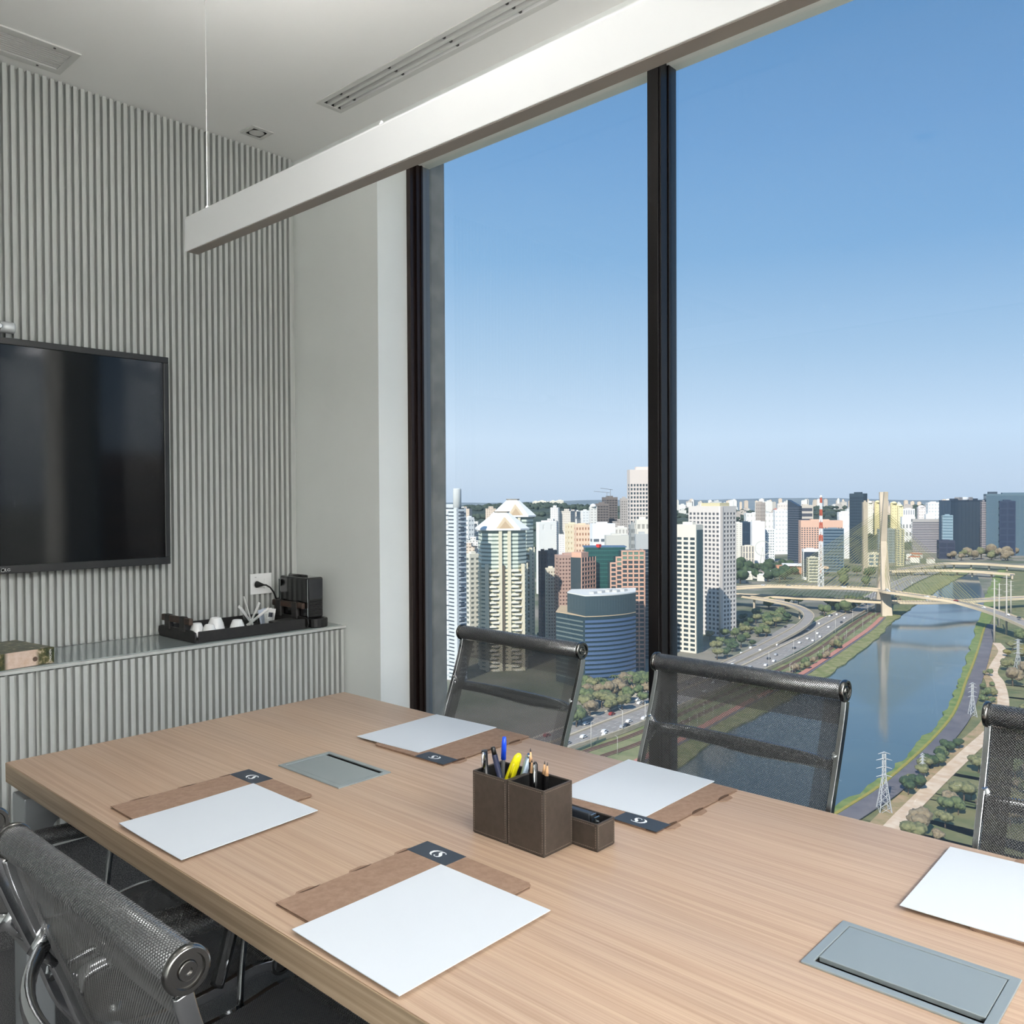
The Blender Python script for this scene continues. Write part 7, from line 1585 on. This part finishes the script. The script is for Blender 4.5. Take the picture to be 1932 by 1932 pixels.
def leg(s):
    vs = []; zs = [0, 6, 30, 60, 84, 110, ph_]
    for z in zs:
        t = z / ph_; c = dv * (s * (-22 + 37 * t)); hw = 5.2 - 3.2 * t; hd = 5.0 - 2.0 * t
        for (a, b) in ((-1, -1), (1, -1), (1, 1), (-1, 1)): p = c + sv * (a * hw) + dv * (b * hd); vs.append((p.x, p.y, z))
    n = len(zs); fs = [(i * 4 + k, i * 4 + (k + 1) % 4, (i + 1) * 4 + (k + 1) % 4, (i + 1) * 4 + k) for i in range(n - 1) for k in range(4)] + [(3, 2, 1, 0), tuple((n - 1) * 4 + k for k in range(4))]
    return MB().add(vs, fs)


leg(1).build('pylon_leg', conc, br, bevel=0.4); leg(-1).build('pylon_leg', conc, br, bevel=0.4)
for z, hwid in ((12, 20), (27, 15)):
    m = MB(); c = [dv * hwid, dv * -hwid]; vs = []
    for q in c:
        for a in (-3.2, 3.2):
            for zz in (z - 3, z): p = q + sv * a; vs.append((p.x, p.y, zz))
    m.add(vs, [(0, 1, 3, 2), (4, 6, 7, 5), (0, 2, 6, 4), (1, 5, 7, 3), (0, 4, 5, 1), (2, 3, 7, 6)]); m.build('crossbeam', conc, br)
deck_m = noisy('deck_concrete', (226, 206, 176), (214, 194, 164), (0.05, 0.05, 0.3), 0.9)


def deck(pts3, w, parent, og, name='deck', th=2.0, nn=6):
    P = smooth_path(pts3, nn); k = len(P); m = MB(); vs = []; sides = [[], []]
    for i in range(k):
        t = (P[min(i + 1, k - 1)] - P[max(i - 1, 0)]); t.z = 0; t.normalize(); q = Vector((-t.y, t.x, 0)) * (w / 2)
        p = P[i] - og
        for (a, z) in ((1, 0), (-1, 0), (-0.7, -th), (0.7, -th)): c = p + q * a; vs.append((c.x, c.y, p.z + z))
        for s in (0, 1): sides[s].append(p + q * (0.98 if s == 0 else -0.98))
    fs = [(i * 4 + j, i * 4 + (j + 1) % 4, (i + 1) * 4 + (j + 1) % 4, (i + 1) * 4 + j) for i in range(k - 1) for j in range(4)] + [(0, 1, 2, 3), ((k - 1) * 4 + 3, (k - 1) * 4 + 2, (k - 1) * 4 + 1, (k - 1) * 4)]
    d = m.add(vs, fs).build(name, [asphalt], parent)
    for s in (0, 1):
        mm = MB(); vv = []; q = sides[s]
        for i, p in enumerate(q):
            t = (q[min(i + 1, k - 1)] - q[max(i - 1, 0)]); t.z = 0; t.normalize(); o_ = Vector((-t.y, t.x, 0)) * (0.5 if s == 0 else -0.5)
            vv += [(p.x, p.y, p.z - th * 0.75), (p.x, p.y, p.z + 1.1), (p.x + o_.x, p.y + o_.y, p.z - th * 0.75), (p.x + o_.x, p.y + o_.y, p.z + 1.1)]
        fs = [(i * 4 + a, (i + 1) * 4 + a, (i + 1) * 4 + b, i * 4 + b) for i in range(k - 1) for (a, b) in ((0, 1), (1, 3), (3, 2), (2, 0))]
        mm.add(vv, fs).build('parapet', deck_m, d)
    return P


PA = deck(GEO['deck_a'], 14, br, org); PB = deck(GEO['deck_b'], 14, br, org)
for P in (PA, PB):
    for i in range(0, len(P), 9):
        p = P[i] - org
        if abs(p.x) + abs(p.y) < 40: continue
        if p.length > 115 or True:
            onriver = False
            for a, b in zip(RL[::2], RRt[::2]):
                mid = Vector(((a[0] + b[0]) / 2, (a[1] + b[1]) / 2)); wd = (Vector(a) - Vector(b)).length / 2
                if (mid - Vector((P[i].x, P[i].y))).length < wd * 1.05: onriver = True
            if not onriver: MB().box((p.x - 1.3, p.y - 1.3, 0), (p.x + 1.3, p.y + 1.3, p.z - 1.5)).build('pier', conc, br)
cable_m = cmat((150, 146, 94), 0.5, 0.4)


def nearest(P, pt): return min(P, key=lambda q: (q.x - pt[0]) ** 2 + (q.y - pt[1]) ** 2)


def fan(P, i0, i1, s, n, ztop_, zbot):
    for k in range(n):
        t = k / (n - 1); q = i0 + (i1 - i0) * t; i = int(q); fr_ = q - i; p = P[i].lerp(P[min(i + 1, len(P) - 1)], fr_) - org
        z = zbot + (ztop_ - zbot) * t; tt = z / ph_; c = dv * (s * (-22 + 37 * tt)); a = Vector((c.x, c.y, z))
        MB().tube([a, p], 0.19, 4, cap=False, smooth=False).build('stay_cable', cable_m, br)


def index_of(P, f):
    d = [(q - org).length for q in P]; j = d.index(min(d)); return j, f


def idx_at(P, dist, sign):
    """index on the deck at a distance from the pylon, sign -1 to the left, +1 to the right"""
    d = [math.hypot((q - org).x, (q - org).y) for q in P]; j = d.index(min(d)); i = j; acc = 0
    while 0 < i < len(P) - 1 and acc < dist:
        nxt = i + sign; seg_ = (P[nxt] - P[i]).length
        if acc + seg_ > dist: return i + sign * (dist - acc) / seg_
        acc += seg_; i = nxt
    return i


for P, s in ((PA, 1), (PB, -1)):
    for sg, far_d in ((-1, 125), (1, 125)):
        for w_ in (0, 1):
            fan(P, idx_at(P, 14 + w_ * 3, sg), idx_at(P, far_d, sg), s if w_ == 0 else s, 26, 116, 56) if w_ == 0 else None
er = thing('elevated_ramp', 'curving concrete ramp sweeping down from the bridge to the highway', 'ramp', (0, 0, 0))
PRm = deck(GEO['ramp'], 9.5, er, Vector((0, 0, 0)), th=1.6)
for i in range(3, len(PRm) - 12, 8): MB().box((PRm[i].x - 0.9, PRm[i].y - 0.9, GZ), (PRm[i].x + 0.9, PRm[i].y + 0.9, PRm[i].z - 1.2)).build('pier', conc, er)
for nm, lab in (('far_bridge_a', 'farther pale road bridge, upper one beyond the stay cables'), ('far_bridge_b', 'lower pale road bridge beyond the stay cables')):
    fb = thing('road_bridge', lab, 'bridge', (0, 0, 0)); Pf = deck(GEO[nm], 16, fb, Vector((0, 0, 0)), th=2.2)
    for i in range(2, len(Pf), 4): MB().box((Pf[i].x - 1.2, Pf[i].y - 1.2, GZ), (Pf[i].x + 1.2, Pf[i].y + 1.2, Pf[i].z - 1.5)).build('pier', conc, fb)
# brown office out of sight to the right, mirrored in the television screen
rb_ = thing('brown_office', 'brown office block beyond the right window, mirrored in the television', 'building', (150, 62, GZ), R(115))
lattice(rb_, 40, 22, 137, (150, 118, 98), (70, 66, 64), 38, 11, 5, 0.45, 0.35, 0.03)
